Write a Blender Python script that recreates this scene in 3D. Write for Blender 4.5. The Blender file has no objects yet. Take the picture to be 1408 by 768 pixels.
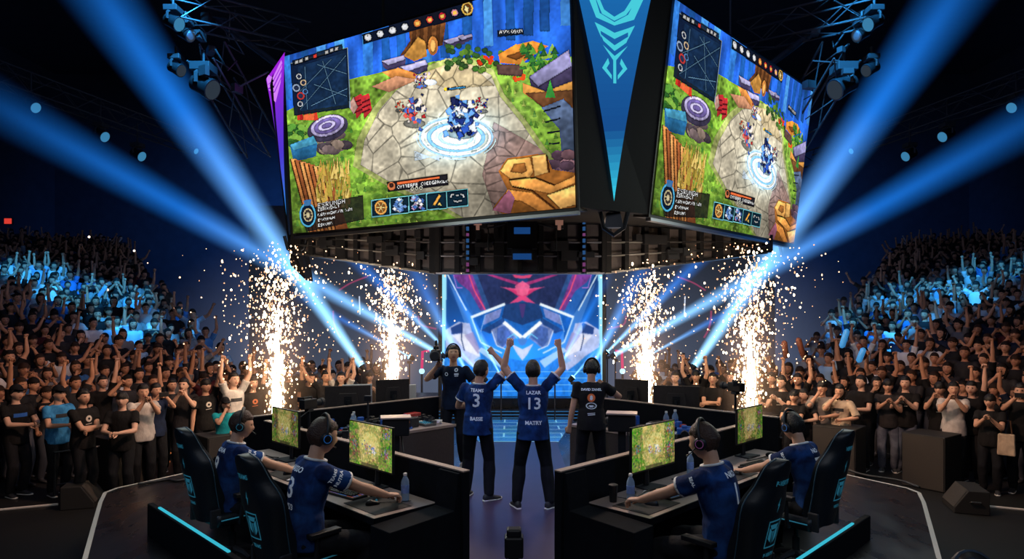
import bpy, bmesh, math, random
import numpy as np
from mathutils import Vector, Matrix, Quaternion, noise
from mathutils.kdtree import KDTree
from mathutils.bvhtree import BVHTree
R = random.Random(7)
V = Vector
PI = math.pi
scene = bpy.context.scene
COL = scene.collection
F, HZ, CH = 900.0, 435.0, 2.26          # focal length in pixels, horizon row, camera height


def G(px, py, z=0.0):
    """point on the horizontal plane z seen at pixel (px, py)"""
    y = F * (CH - z) / (py - HZ)
    return V(((px - 704) * y / F, y, z))


def W(px, py, y):
    return V(((px - 704) * y / F, y, CH - (py - HZ) * y / F))


# ---------------------------------------------------------------- materials
def new_mat(name):
    m = bpy.data.materials.new(name)
    m.use_nodes = True
    nt = m.node_tree
    nt.nodes.clear()
    out = nt.nodes.new('ShaderNodeOutputMaterial')
    return m, nt, out


def nd(nt, kind, **kw):
    n = nt.nodes.new(kind)
    for k, v in kw.items():
        if k.startswith('i_'):
            n.inputs[k[2:].replace('_', ' ')].default_value = v
        else:
            setattr(n, k, v)
    return n


def c4(c):
    return (c[0], c[1], c[2], 1.0)


def hexc(r, g, b):
    """sRGB 0..255 -> linear"""
    o = []
    for v in (r, g, b):
        v /= 255.0
        o.append(v / 12.92 if v <= .04045 else ((v + .055) / 1.055) ** 2.4)
    return tuple(o)


def mat(name, col, rough=.6, metal=0.0, emit=None, es=0.0, nscale=0.0, namt=.25, bump=0.0, spec=.5, alpha=None, trans=0.0):
    m, nt, out = new_mat(name)
    p = nd(nt, 'ShaderNodeBsdfPrincipled')
    p.inputs['Base Color'].default_value = c4(col)
    p.inputs['Roughness'].default_value = rough
    p.inputs['Metallic'].default_value = metal
    p.inputs['Specular IOR Level'].default_value = spec
    if trans:
        p.inputs['Transmission Weight'].default_value = trans
    if emit:
        p.inputs['Emission Color'].default_value = c4(emit)
        p.inputs['Emission Strength'].default_value = es
    if nscale:
        tc = nd(nt, 'ShaderNodeTexCoord')
        nz = nd(nt, 'ShaderNodeTexNoise')
        nz.inputs['Scale'].default_value = nscale
        nz.inputs['Detail'].default_value = 5
        nt.links.new(tc.outputs['Object'], nz.inputs['Vector'])
        mx = nd(nt, 'ShaderNodeMix', data_type='RGBA')
        mx.inputs[6].default_value = c4([v * (1 - namt) for v in col])
        mx.inputs[7].default_value = c4([min(1, v * (1 + namt)) for v in col])
        nt.links.new(nz.outputs['Fac'], mx.inputs[0])
        nt.links.new(mx.outputs[2], p.inputs['Base Color'])
        if bump:
            b = nd(nt, 'ShaderNodeBump')
            b.inputs['Strength'].default_value = bump
            b.inputs['Distance'].default_value = .02
            nt.links.new(nz.outputs['Fac'], b.inputs['Height'])
            nt.links.new(b.outputs['Normal'], p.inputs['Normal'])
    nt.links.new(p.outputs[0], out.inputs['Surface'])
    return m


def emat(name, col, strength=1.0, sample=False):
    m, nt, out = new_mat(name)
    e = nd(nt, 'ShaderNodeEmission')
    e.inputs[0].default_value = c4(col)
    e.inputs[1].default_value = strength
    nt.links.new(e.outputs[0], out.inputs['Surface'])
    if not sample:
        m.cycles.emission_sampling = 'NONE'
    return m


def art_mat(name, strength=1.0, sample=False):
    """self-lit picture from the mesh's colour attribute"""
    m, nt, out = new_mat(name)
    a = nd(nt, 'ShaderNodeAttribute', attribute_name='Col')
    e = nd(nt, 'ShaderNodeEmission')
    e.inputs[1].default_value = strength
    nt.links.new(a.outputs['Color'], e.inputs[0])
    nt.links.new(e.outputs[0], out.inputs['Surface'])
    if not sample:
        m.cycles.emission_sampling = 'NONE'
    return m


M = {}
M['black'] = mat('black_plastic', (.008, .009, .012), .45)
M['matte'] = mat('matte_black', (.010, .011, .014), .85, nscale=30, namt=.3)
M['dark'] = mat('dark_grey', (.022, .024, .03), .6)
M['metal'] = mat('dark_metal', (.05, .055, .065), .4, .8)
M['steel'] = mat('grey_steel', (.25, .26, .28), .35, .9)
M['truss'] = mat('truss_metal', (.07, .07, .08), .5, .6)
M['desk_black'] = mat('desk_black_laminate', (.006, .007, .010), .8, nscale=14, namt=.4, spec=.10)
M['desk_top'] = mat('desk_top_laminate', (.42, .33, .30), .35, nscale=9, namt=.18)
M['desk_front'] = mat('desk_front_brown', (.050, .036, .032), .7, nscale=40, namt=.35)
M['edge'] = mat('pale_edging', (.36, .27, .22), .45)
M['white'] = mat('white_plastic', (.75, .75, .75), .5)
M['cloth_white'] = mat('white_cloth', (.72, .74, .78), .9)
M['rubber'] = mat('mouse_pad_rubber', (.016, .015, .018), .8, nscale=80, namt=.4)
M['teal'] = emat('teal_glow', hexc(60, 190, 215), .9)
M['teal_dim'] = mat('teal_print', hexc(60, 150, 175), .6, emit=hexc(60, 160, 190), es=.16)
M['chair'] = mat('chair_leatherette', (.007, .012, .019), .42, nscale=60, namt=.35, bump=.05)
M['chair_pipe'] = mat('chair_piping', hexc(52, 84, 104), .5)
M['speaker_side'] = mat('speaker_cabinet', (.012, .012, .013), .7, nscale=60, namt=.4)
M['grille'] = mat('speaker_grille', (.036, .032, .030), .75, nscale=260, namt=.75, bump=.3)
M['amber'] = mat('warm_orange', (.8, .22, .05), .5, emit=(1, .3, .08), es=.35)
M['paper'] = mat('paper_white', (.62, .56, .52), .8)
M['red'] = mat('red_plastic', (.45, .03, .03), .45)
M['blue'] = mat('blue_plastic', (.03, .14, .55), .4)
M['skin'] = mat('skin', (.60, .33, .22), .5, nscale=25, namt=.12)
M['skin_pale'] = mat('skin_pale', (.68, .41, .30), .5, nscale=25, namt=.1)
M['hair'] = mat('hair_black', (.006, .005, .005), .5, nscale=90, namt=.7, bump=.5)
M['hair_brown'] = mat('hair_brown', (.045, .018, .010), .5, nscale=90, namt=.7, bump=.5)
M['feature'] = mat('brow_and_eye', (.06, .032, .024), .5)
M['lip'] = mat('lip', (.42, .16, .13), .5)
M['sole'] = mat('shoe_sole', (.75, .75, .74), .6)
M['shoe_dark'] = mat('shoe_dark', (.03, .032, .04), .6)
M['shoe_grey'] = mat('shoe_grey', (.36, .34, .33), .7)
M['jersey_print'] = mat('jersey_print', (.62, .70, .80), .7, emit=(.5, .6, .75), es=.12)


def cloth_mat(name, col, col2=None, scale=6.0, rough=.85, wav=.4):
    """fabric with soft folds and a two-tone dye"""
    m, nt, out = new_mat(name)
    p = nd(nt, 'ShaderNodeBsdfPrincipled')
    p.inputs['Roughness'].default_value = rough
    p.inputs['Specular IOR Level'].default_value = .25
    tc = nd(nt, 'ShaderNodeTexCoord')
    nz = nd(nt, 'ShaderNodeTexNoise')
    nz.inputs['Scale'].default_value = scale
    nz.inputs['Detail'].default_value = 4
    nz.inputs['Distortion'].default_value = .6
    nt.links.new(tc.outputs['Object'], nz.inputs['Vector'])
    rp = nd(nt, 'ShaderNodeValToRGB')
    rp.color_ramp.elements[0].position = .38
    rp.color_ramp.elements[1].position = .64
    rp.color_ramp.elements[0].color = c4(col2 or [v * .6 for v in col])
    rp.color_ramp.elements[1].color = c4(col)
    nt.links.new(nz.outputs['Fac'], rp.inputs[0])
    nt.links.new(rp.outputs[0], p.inputs['Base Color'])
    wv = nd(nt, 'ShaderNodeTexNoise')
    wv.inputs['Scale'].default_value = 11
    wv.inputs['Detail'].default_value = 3
    mp = nd(nt, 'ShaderNodeMapping')
    mp.inputs['Scale'].default_value = (1, 1, .45)
    nt.links.new(tc.outputs['Object'], mp.inputs[0])
    nt.links.new(mp.outputs[0], wv.inputs['Vector'])
    b = nd(nt, 'ShaderNodeBump')
    b.inputs['Strength'].default_value = wav
    b.inputs['Distance'].default_value = .05
    nt.links.new(wv.outputs['Fac'], b.inputs['Height'])
    nt.links.new(b.outputs['Normal'], p.inputs['Normal'])
    nt.links.new(p.outputs[0], out.inputs['Surface'])
    return m


M['jersey'] = cloth_mat('navy_jersey', hexc(28, 72, 138), hexc(12, 34, 78), 7)
M['tee_black'] = cloth_mat('black_tee', (.012, .012, .015), (.008, .008, .010))
M['tee_navy'] = cloth_mat('navy_tee', hexc(24, 42, 70), hexc(14, 26, 48))
M['jeans_black'] = cloth_mat('black_jeans', (.010, .011, .016), (.006, .007, .010))
M['jeans_blue'] = cloth_mat('blue_jeans', (.13, .15, .20), (.08, .09, .13), 9)


# ---------------------------------------------------------------- mesh builder
class MB:
    def __init__(s):
        s.v, s.f, s.m = [], [], []

    def add(s, vs, fs, mi=0):
        o = len(s.v)
        s.v += [tuple(v) for v in vs]
        s.f += [tuple(i + o for i in f) for f in fs]
        s.m += [mi] * len(fs)
        return s

    def box(s, c, d, rz=0.0, mi=0, rot=None, taper=1.0):
        c = V(c)
        Rm = rot if rot is not None else Matrix.Rotation(rz, 3, 'Z')
        vs = []
        for sz in (-1, 1):
            k = taper if sz > 0 else 1.0
            for sx, sy in ((-1, -1), (1, -1), (1, 1), (-1, 1)):
                vs.append(c + Rm @ V((sx * d[0] / 2 * k, sy * d[1] / 2 * k, sz * d[2] / 2)))
        return s.add(vs, [(3, 2, 1, 0), (4, 5, 6, 7), (0, 1, 5, 4), (1, 2, 6, 5), (2, 3, 7, 6), (3, 0, 4, 7)], mi)

    def tube(s, pts, r, n=8, mi=0, cap=True):
        pts = [V(p) for p in pts]
        rr = r if isinstance(r, (list, tuple)) else [r] * len(pts)
        t = (pts[1] - pts[0]).normalized()
        a = t.orthogonal().normalized()
        vs = []
        for i, p in enumerate(pts):
            t2 = ((pts[min(i + 1, len(pts) - 1)] - pts[max(i - 1, 0)])).normalized()
            q = t.rotation_difference(t2)
            a = (q @ a)
            a = (a - t2 * a.dot(t2)).normalized()
            t = t2
            b = t.cross(a)
            for k in range(n):
                an = 2 * PI * k / n
                vs.append(p + (a * math.cos(an) + b * math.sin(an)) * rr[i])
        fs = []
        for i in range(len(pts) - 1):
            for k in range(n):
                fs.append((i * n + k, i * n + (k + 1) % n, (i + 1) * n + (k + 1) % n, (i + 1) * n + k))
        if cap:
            fs.append(tuple(range(n - 1, -1, -1)))
            o = (len(pts) - 1) * n
            fs.append(tuple(range(o, o + n)))
        return s.add(vs, fs, mi)

    def cyl(s, a, b, r, n=14, mi=0, r2=None):
        return s.tube([a, b], [r, r if r2 is None else r2], n, mi)

    def lathe(s, prof, n=16, mi=0, origin=(0, 0, 0), rot=None):
        vs, fs = [], []
        o = V(origin)
        for (r, z) in prof:
            for k in range(n):
                an = 2 * PI * k / n
                p = V((r * math.cos(an), r * math.sin(an), z))
                vs.append(o + (rot @ p if rot is not None else p))
        for i in range(len(prof) - 1):
            for k in range(n):
                fs.append((i * n + k, i * n + (k + 1) % n, (i + 1) * n + (k + 1) % n, (i + 1) * n + k))
        fs.append(tuple(range(n - 1, -1, -1)))
        q = (len(prof) - 1) * n
        fs.append(tuple(range(q, q + n)))
        return s.add(vs, fs, mi)

    def prism(s, poly, ext, mi=0):
        """poly: list of 3-D points, ext: extrusion vector"""
        e = V(ext)
        a = [V(p) for p in poly]
        n = len(a)
        vs = a + [p + e for p in a]
        fs = [tuple(range(n - 1, -1, -1)), tuple(range(n, 2 * n))]
        fs += [(i, (i + 1) % n, (i + 1) % n + n, i + n) for i in range(n)]
        return s.add(vs, fs, mi)

    def sphere(s, c, r, n=12, mi=0, rot=None):
        c = V(c)
        r = r if isinstance(r, (list, tuple)) else (r, r, r)
        vs, fs = [], []
        m = max(4, n // 2)
        for i in range(m + 1):
            th = PI * i / m
            for k in range(n):
                ph = 2 * PI * k / n
                p = V((r[0] * math.sin(th) * math.cos(ph), r[1] * math.sin(th) * math.sin(ph), r[2] * math.cos(th)))
                vs.append(c + (rot @ p if rot is not None else p))
        for i in range(m):
            for k in range(n):
                fs.append(((i + 1) * n + k, (i + 1) * n + (k + 1) % n, i * n + (k + 1) % n, i * n + k))
        return s.add(vs, fs, mi)

    def torus(s, c, r, r2, n=24, m=8, rot=None, mi=0, arc=(0, 2 * PI)):
        full = abs(arc[1] - arc[0]) > 6.28
        pts = []
        for i in range(n + (0 if full else 1)):
            an = arc[0] + (arc[1] - arc[0]) * i / n
            p = V((r * math.cos(an), r * math.sin(an), 0))
            pts.append(V(c) + (rot @ p if rot is not None else p))
        if full:
            pts.append(pts[0].copy())
        return s.tube(pts, r2, m, mi)

    def build(s, name, mats, parent=None, smooth=False, bevel=0.0, loc=None, auto=None):
        me = bpy.data.meshes.new(name)
        me.from_pydata(s.v, [], s.f)
        mats = mats if isinstance(mats, (list, tuple)) else [mats]
        for mm in mats:
            me.materials.append(M[mm] if isinstance(mm, str) else mm)
        me.polygons.foreach_set('material_index', s.m)
        me.update()
        if smooth:
            me.polygons.foreach_set('use_smooth', [True] * len(me.polygons))
            if auto:
                try:
                    me.set_sharp_from_angle(angle=auto)
                except Exception:
                    pass
        o = bpy.data.objects.new(name, me)
        COL.objects.link(o)
        if bevel:
            b = o.modifiers.new('soft', 'BEVEL')
            b.width = bevel
            b.segments = 2
            b.limit_method = 'ANGLE'
        if parent is not None:
            o.parent = parent
        if loc is not None:
            o.location = loc
        return o


def thing(name, label, cat, loc=(0, 0, 0), rz=0.0, group=None):
    o = bpy.data.objects.new(name, None)
    o.empty_display_size = .1
    COL.objects.link(o)
    o.location = loc
    o.rotation_euler = (0, 0, rz)
    tag(o, label, cat, group)
    return o


def tag(o, label=None, cat=None, group=None, kind=None):
    if label:
        o['label'] = label
    if cat:
        o['category'] = cat
    if group:
        o['group'] = group
    if kind:
        o['kind'] = kind
    return o


def struct(o, label=None):
    o['kind'] = 'structure'
    if label:
        o['label'] = label
    return o


def copy_tree(o, parent=None):
    c = o.copy()
    COL.objects.link(c)
    if parent is not None:
        c.parent = parent
    for ch in list(o.children):
        copy_tree(ch, c)
    return c


def text_mesh(body, size, res=3, bold=0.0):
    cu = bpy.data.curves.new('lettering', 'FONT')
    cu.body = body
    cu.size = size
    cu.align_x = 'CENTER'
    cu.align_y = 'CENTER'
    cu.resolution_u = res
    cu.offset = bold
    o = bpy.data.objects.new('lettering', cu)
    COL.objects.link(o)
    dg = bpy.context.evaluated_depsgraph_get()
    me = bpy.data.meshes.new_from_object(o.evaluated_get(dg))
    bpy.data.objects.remove(o)
    bpy.data.curves.remove(cu)
    return me


def flat_text(body, size, origin, right, up, material, parent, name='lettering', bold=0.0):
    """lettering laid on a flat surface"""
    me = text_mesh(body, size, 3, bold)
    o0, r, u = V(origin), V(right).normalized(), V(up).normalized()
    for v in me.vertices:
        v.co = o0 + r * v.co.x + u * v.co.y
    me.materials.clear()
    me.materials.append(M[material] if isinstance(material, str) else material)
    o = bpy.data.objects.new(name, me)
    COL.objects.link(o)
    o.parent = parent
    return o


def project(me, bvh, origin, right, up, off=.004, cut=.03):
    """press a flat mesh (x right, y up) onto a surface along right x up's opposite"""
    o0, r, u = V(origin), V(right).normalized(), V(up).normalized()
    n = r.cross(u).normalized()        # points to the viewer of the text
    bm = bmesh.new()
    bm.from_mesh(me)
    for _ in range(2):
        long = [e for e in bm.edges if e.calc_length() > cut]
        if not long:
            break
        bmesh.ops.subdivide_edges(bm, edges=long, cuts=1)
        bmesh.ops.triangulate(bm, faces=[f for f in bm.faces if len(f.verts) > 4])
    last = 0.0
    for v in bm.verts:
        p = o0 + r * v.co.x + u * v.co.y
        h = bvh.ray_cast(p + n * .4, -n, .9)
        if h[0] is not None:
            v.co = h[0] + n * off
        else:
            v.co = p
    bm.to_mesh(me)
    bm.free()
    return me


def decal_text(body, size, origin, right, up, bvh, material, parent, name='lettering', bold=0.0):
    me = project(text_mesh(body, size, 2, bold), bvh, origin, right, up)
    me.materials.clear()
    me.materials.append(M[material])
    o = bpy.data.objects.new(name, me)
    COL.objects.link(o)
    o.parent = parent
    return o


def decal_poly(polys, origin, right, up, bvh, material, parent, name='print'):
    """polys: list of flat polygons [(x, y)...] pressed on the cloth"""
    mb = MB()
    for p in polys:
        mb.add([(x, y, 0) for x, y in p], [tuple(range(len(p)))])
    me = bpy.data.meshes.new(name)
    me.from_pydata(mb.v, [], mb.f)
    me = project(me, bvh, origin, right, up, .0035)
    me.materials.append(M[material] if isinstance(material, str) else material)
    o = bpy.data.objects.new(name, me)
    COL.objects.link(o)
    o.parent = parent
    return o


def ring_poly(cx, cy, r0, r1, n=20, a0=0, a1=2 * PI, sx=1, sy=1):
    out = []
    for i in range(n):
        a, b = a0 + (a1 - a0) * i / n, a0 + (a1 - a0) * (i + 1) / n
        out.append([(cx + r1 * math.cos(a) * sx, cy + r1 * math.sin(a) * sy), (cx + r1 * math.cos(b) * sx, cy + r1 * math.sin(b) * sy),
                    (cx + r0 * math.cos(b) * sx, cy + r0 * math.sin(b) * sy), (cx + r0 * math.cos(a) * sx, cy + r0 * math.sin(a) * sy)])
    return out
# ---------------------------------------------------------------- people
SKIN, SHIRT, LEGS, HAIR, SHOE, DARK, LIP, PRINT = range(8)


class Src:
    """closed, overlapping body volumes; remeshed into one skin"""
    def __init__(s, n=12, step=.03):
        s.v, s.f, s.t = [], [], []
        s.n, s.step = n, step

    def add(s, vs, fs, tag):
        o = len(s.v)
        s.v += [V(p) for p in vs]
        s.f += [tuple(i + o for i in f) for f in fs]
        s.t += list(tag) if isinstance(tag, (list, tuple)) else [tag] * len(vs)

    def loft(s, rings, tag, n=None):
        """rings: (centre, side vector, other vector) with lengths = radii"""
        n = n or s.n
        vs, fs = [], []
        for c, a, b in rings:
            for k in range(n):
                an = 2 * PI * k / n
                vs.append(c + a * math.cos(an) + b * math.sin(an))
        m = len(rings)
        for i in range(m - 1):
            for k in range(n):
                fs.append((i * n + k, i * n + (k + 1) % n, (i + 1) * n + (k + 1) % n, (i + 1) * n + k))
        fs.append(tuple(range(n - 1, -1, -1)))
        fs.append(tuple(range((m - 1) * n, m * n)))
        s.add(vs, fs, tag)

    def limb(s, pts, rad, tag, flat=1.0, flat_axis=None, n=None, round_end=True):
        """tapering limb through joints pts with radii rad (linear between), resampled"""
        P, Q = [], []
        for i in range(len(pts) - 1):
            L = (pts[i + 1] - pts[i]).length
            m = max(1, int(L / s.step))
            for j in range(m):
                t = j / m
                P.append(pts[i].lerp(pts[i + 1], t))
                Q.append(rad[i] * (1 - t) + rad[i + 1] * t)
        P.append(pts[-1])
        Q.append(rad[-1])
        if round_end:
            d = (P[-1] - P[-2]).normalized()
            P.append(P[-1] + d * Q[-1] * .5)
            Q.append(Q[-1] * .75)
            d0 = (P[0] - P[1]).normalized()
            P.insert(0, P[0] + d0 * Q[0] * .5)
            Q.insert(0, Q[0] * .75)
        # soften the bend
        t = (P[1] - P[0]).normalized()
        a = flat_axis.copy() if flat_axis is not None else t.orthogonal()
        a = (a - t * a.dot(t)).normalized()
        rings = []
        for i, p in enumerate(P):
            t2 = (P[min(i + 1, len(P) - 1)] - P[max(0, i - 1)]).normalized()
            a = t.rotation_difference(t2) @ a
            a = (a - t2 * a.dot(t2)).normalized()
            t = t2
            rings.append((p, a * Q[i], t2.cross(a) * (Q[i] * flat)))
        s.loft(rings, tag, n)

    def blob(s, c, ax, tag, n=None):
        """ellipsoid with axis vectors ax (3)"""
        n = n or s.n
        m = max(4, n * 2 // 3)
        vs, fs = [], []
        for i in range(m + 1):
            th = PI * i / m
            for k in range(n):
                ph = 2 * PI * k / n
                vs.append(c + ax[0] * (math.sin(th) * math.cos(ph)) + ax[1] * (math.sin(th) * math.sin(ph)) + ax[2] * math.cos(th))
        for i in range(m):
            for k in range(n):
                fs.append(((i + 1) * n + k, (i + 1) * n + (k + 1) % n, i * n + (k + 1) % n, i * n + k))
        s.add(vs, fs, tag)

    def mesh(s, voxel=None, smooth=2, name='body', tags=True):
        me = bpy.data.meshes.new(name)
        me.from_pydata([tuple(v) for v in s.v], [], s.f)
        if voxel:
            o = bpy.data.objects.new('tmp', me)
            COL.objects.link(o)
            md = o.modifiers.new('r', 'REMESH')
            md.mode = 'VOXEL'
            md.voxel_size = voxel
            if smooth:
                sm = o.modifiers.new('s', 'SMOOTH')
                sm.factor = .5
                sm.iterations = smooth
            dg = bpy.context.evaluated_depsgraph_get()
            me2 = bpy.data.meshes.new_from_object(o.evaluated_get(dg))
            bpy.data.objects.remove(o)
            bpy.data.meshes.remove(me)
            me = me2
            me.name = name
            me.materials.clear()
            if tags:
                kd = KDTree(len(s.v))
                for i, v in enumerate(s.v):
                    kd.insert(v, i)
                kd.balance()
                ft = [s.t[kd.find(p.center)[1]] for p in me.polygons]
                me.polygons.foreach_set('material_index', ft)
            else:
                me.polygons.foreach_set('material_index', [0] * len(me.polygons))
        else:
            me.polygons.foreach_set('material_index', [s.t[p.vertices[0]] for p in me.polygons])
        me.polygons.foreach_set('use_smooth', [True] * len(me.polygons))
        me.update()
        return me


def ik(a, b, l1, l2, pole):
    d = b - a
    L = d.length
    if L > (l1 + l2) * .998:
        b = a + d * ((l1 + l2) * .998 / L)
        d = b - a
        L = d.length
    L = max(L, abs(l1 - l2) + .02)
    x = (l1 * l1 - l2 * l2 + L * L) / (2 * L)
    hgt = math.sqrt(max(0, l1 * l1 - x * x))
    u = d.normalized()
    p = V(pole) - u * V(pole).dot(u)
    if p.length < 1e-4:
        p = u.orthogonal()
    p.normalize()
    return a + u * x + p * hgt, b


POSES = {
    'down': dict(R=(.25, .03, .80), L=(-.25, .03, .80), pR=(.4, -1, 0), pL=(-.4, -1, 0)),
    'up_both': dict(R=(.24, .10, 1.97), L=(-.24, .10, 1.97), pR=(1, .35, 0), pL=(-1, .35, 0), fist=1),
    'up_wide': dict(R=(.50, .08, 1.84), L=(-.50, .08, 1.84), pR=(.6, .3, -.6), pL=(-.6, .3, -.6), fist=1),
    'up_right': dict(R=(.22, .10, 2.0), L=(-.26, .06, .82), pR=(1, .35, 0), pL=(-.4, -1, 0), fist=1),
    'up_left': dict(R=(.26, .06, .82), L=(-.22, .10, 2.0), pR=(.4, -1, 0), pL=(-1, .35, 0), fist=1),
    'clap': dict(R=(.04, .33, 1.36), L=(-.04, .33, 1.36), pR=(.6, -.2, -1), pL=(-.6, -.2, -1)),
    'clap_high': dict(R=(.05, .36, 1.50), L=(-.05, .36, 1.50), pR=(.55, -.1, -1), pL=(-.55, -.1, -1)),
    'cross': dict(R=(-.10, .24, 1.18), L=(.10, .22, 1.14), pR=(1, -.1, -.5), pL=(-1, -.1, -.5)),
    'hold': dict(R=(.06, .34, 1.16), L=(-.06, .34, 1.16), pR=(.8, -.5, -.6), pL=(-.8, -.5, -.6)),
    'phone': dict(R=(.07, .36, 1.54), L=(-.07, .36, 1.54), pR=(.8, .1, -1), pL=(-.8, .1, -1)),
    'pump': dict(R=(.27, .22, 1.62), L=(-.16, .26, 1.12), pR=(.8, -.2, -.8), pL=(-.8, -.4, -.6), fist=1),
    'mouth': dict(R=(.05, .17, 1.50), L=(-.10, .22, 1.12), pR=(.8, .1, -1), pL=(-1, -.1, -.4)),
}


def joints(P):
    """joint positions of a 1.75 m figure facing +Y; P overrides"""
    J = {}
    pel = V(P.get('pelvis', (0, 0, .95)))
    lean, side, twist = P.get('lean', 0), P.get('side', 0), P.get('twist', 0)
    hipyaw = P.get('hipyaw', 0)
    Rp = Matrix.Rotation(hipyaw, 3, 'Z')
    Rt = Matrix.Rotation(hipyaw + twist, 3, 'Z') @ Matrix.Rotation(-lean, 3, 'X') @ Matrix.Rotation(side, 3, 'Y')
    J['Rp'], J['Rt'] = Rp, Rt
    up = Rt @ V((0, 0, 1))
    J['pel'] = pel
    # gentle S through the trunk
    tl = .52
    mid = pel + V((0, 0, 1)).lerp(up, .55).normalized() * tl * .5
    nb = mid + up * tl * .5
    J['mid'], J['nb'] = mid, nb
    hy, hp, hr = P.get('head', (0, 0, 0))
    Rh = Matrix.Rotation(hipyaw + twist + hy, 3, 'Z') @ Matrix.Rotation(-hp - lean * .35, 3, 'X') @ Matrix.Rotation(hr, 3, 'Y')
    J['Rh'] = Rh
    hc = nb + up * .045 + Rh @ V((0, .02, .115))
    J['head'] = hc
    pose = POSES.get(P.get('pose', 'down'))
    for sd, sx in (('R', 1), ('L', -1)):
        tgt = V(P.get(sd, pose[sd]))
        pole = V(P.get('p' + sd, pose['p' + sd]))
        sh = nb + Rt @ V((.178 * sx, 0, -.065))
        raise_ = max(0.0, min(1.0, (tgt.z - sh.z) / .5))
        sh = sh + Rt @ V((-.02 * sx * raise_, 0, .05 * raise_))
        el, wr = ik(sh, tgt, .29, .255, pole)
        J['sh' + sd], J['el' + sd], J['wr' + sd] = sh, el, wr
        hip = pel + Rp @ V((.092 * sx, 0, -.035))
        ank = V(P.get('f' + sd, (.10 * sx, 0, .085)))
        kn, ank = ik(hip, ank, .43, .42, V(P.get('k' + sd, Rp @ V((.15 * sx, 1, 0)))))
        J['hip' + sd], J['kn' + sd], J['an' + sd] = hip, kn, ank
        J['fy' + sd] = P.get('fy' + sd, hipyaw - sx * .15)
    J['fist'] = P.get('fist', pose.get('fist', 0))
    return J


TORSO = [(-.15, .115, .095), (-.06, .158, .115), (.06, .160, .115), (.26, .138, .098), (.45, .148, .105), (.64, .165, .114),
         (.80, .168, .108), (.90, .145, .090), (.97, .085, .068), (1.02, .060, .058)]


def trunk_at(J, t):
    """point and side / front axes on the trunk, t = 0 pelvis .. 1 neck base"""
    a, b, c = J['pel'], J['mid'], J['nb']
    if t < 0:
        p = a + V((0, 0, 1)) * (t * .52)
    elif t > 1:
        p = c + (c - b).normalized() * ((t - 1) * .52)
    else:
        p = a * (1 - t) ** 2 + (b * 2 - (a + c) * .5) * (2 * t * (1 - t)) + c * t * t
    k = min(1, max(0, t))
    sd = (J['Rp'] @ V((1, 0, 0))).lerp(J['Rt'] @ V((1, 0, 0)), k).normalized()
    fr = (J['Rp'] @ V((0, 1, 0))).lerp(J['Rt'] @ V((0, 1, 0)), k)
    fr = (fr - sd * fr.dot(sd)).normalized()
    return p, sd, fr


def trunk(s, J, inf=0.0, t0=-.15, t1=1.02, tag=SHIRT, width=1.0, hem=0):
    xs = [r[0] for r in TORSO]
    rings = []
    m = max(6, int((t1 - t0) * .52 / s.step))
    for i in range(m + 1):
        t = t0 + (t1 - t0) * i / m
        rx, ry = np.interp(t, xs, [r[1] for r in TORSO]), np.interp(t, xs, [r[2] for r in TORSO])
        p, sd, fr = trunk_at(J, t)
        if hem and t < .3:
            rx, ry = max(rx, .172 - .06 * max(0, t)), max(ry, .128 - .06 * max(0, t))
        rings.append((p, sd * (rx * width + inf), fr * (ry + inf)))
    s.loft(rings, tag, max(s.n, 8) + 4)


def arms(s, J, tag=SKIN, inf=0.0, upto=1.0, sleeve_flare=0.0, start=0.0):
    for sd in 'RL':
        sh, el, wr = J['sh' + sd], J['el' + sd], J['wr' + sd]
        if start:
            s.limb([sh.lerp(el, start), el, el.lerp(wr, .3), wr], [.047, .040, .041, .027], tag)
            continue
        if upto >= 1:
            s.limb([sh, sh.lerp(el, .35), el, el.lerp(wr, .3), wr], [.056, .050, .040, .041, .027], tag)
        else:
            e = sh.lerp(el, upto)
            s.limb([sh, sh.lerp(el, upto * .5), e], [.058 + inf, .053 + inf * 1.1, .048 + inf + sleeve_flare], tag, round_end=False)
            # cap of the shoulder
        s.blob(sh, [V((.058 + inf, 0, 0)), V((0, .058 + inf, 0)), V((0, 0, .055 + inf))], tag, 10)


def legs(s, J, tag=LEGS, inf=0.0, loose=0.0):
    for sd in 'RL':
        hip, kn, an = J['hip' + sd], J['kn' + sd], J['an' + sd]
        bend = (kn - hip).normalized().dot((an - kn).normalized())
        s.limb([hip, hip.lerp(kn, .4), kn, kn.lerp(an, .3), an + (kn - an) * .02],
               [.090 + inf, .080 + inf, .058 + inf + loose * .5, .056 + inf + loose, .038 + inf + loose], tag)
        s.blob(hip, [V((.09 + inf, 0, 0)), V((0, .10 + inf, 0)), V((0, 0, .09 + inf))], tag, 10)


def shoe_src(s, J, sd, tag=SHOE, sole=False, infl=0.0):
    an = J['an' + sd]
    Rf = Matrix.Rotation(J['fy' + sd], 3, 'Z')
    f, x = Rf @ V((0, 1, 0)), Rf @ V((1, 0, 0))
    g = V((an.x, an.y, an.z - .085))
    if sole:
        rings = []
        for y, w, z in ((-.085, .02, .012), (-.075, .034, .014), (-.02, .038, .014), (.06, .045, .013), (.12, .048, .013), (.165, .036, .016), (.185, .015, .02)):
            rings.append((g + f * y + V((0, 0, z)), x * w, V((0, 0, .014))))
        s.loft(rings, tag, 10)
    else:
        prof = [(-.080, .026, .030, .045), (-.06, .036, .045, .052), (0, .038, .052, .055), (.05, .042, .038, .042), (.10, .045, .028, .034), (.15, .036, .022, .028), (.178, .016, .014, .022)]
        rings = [(g + f * y + V((0, 0, zc)), x * (w + infl), V((0, 0, h + infl))) for y, w, h, zc in prof]
        s.loft(rings, tag, 12)
        s.limb([an + V((0, 0, -.01)), an + V((0, 0, .035))], [.046, .047], tag)


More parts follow.
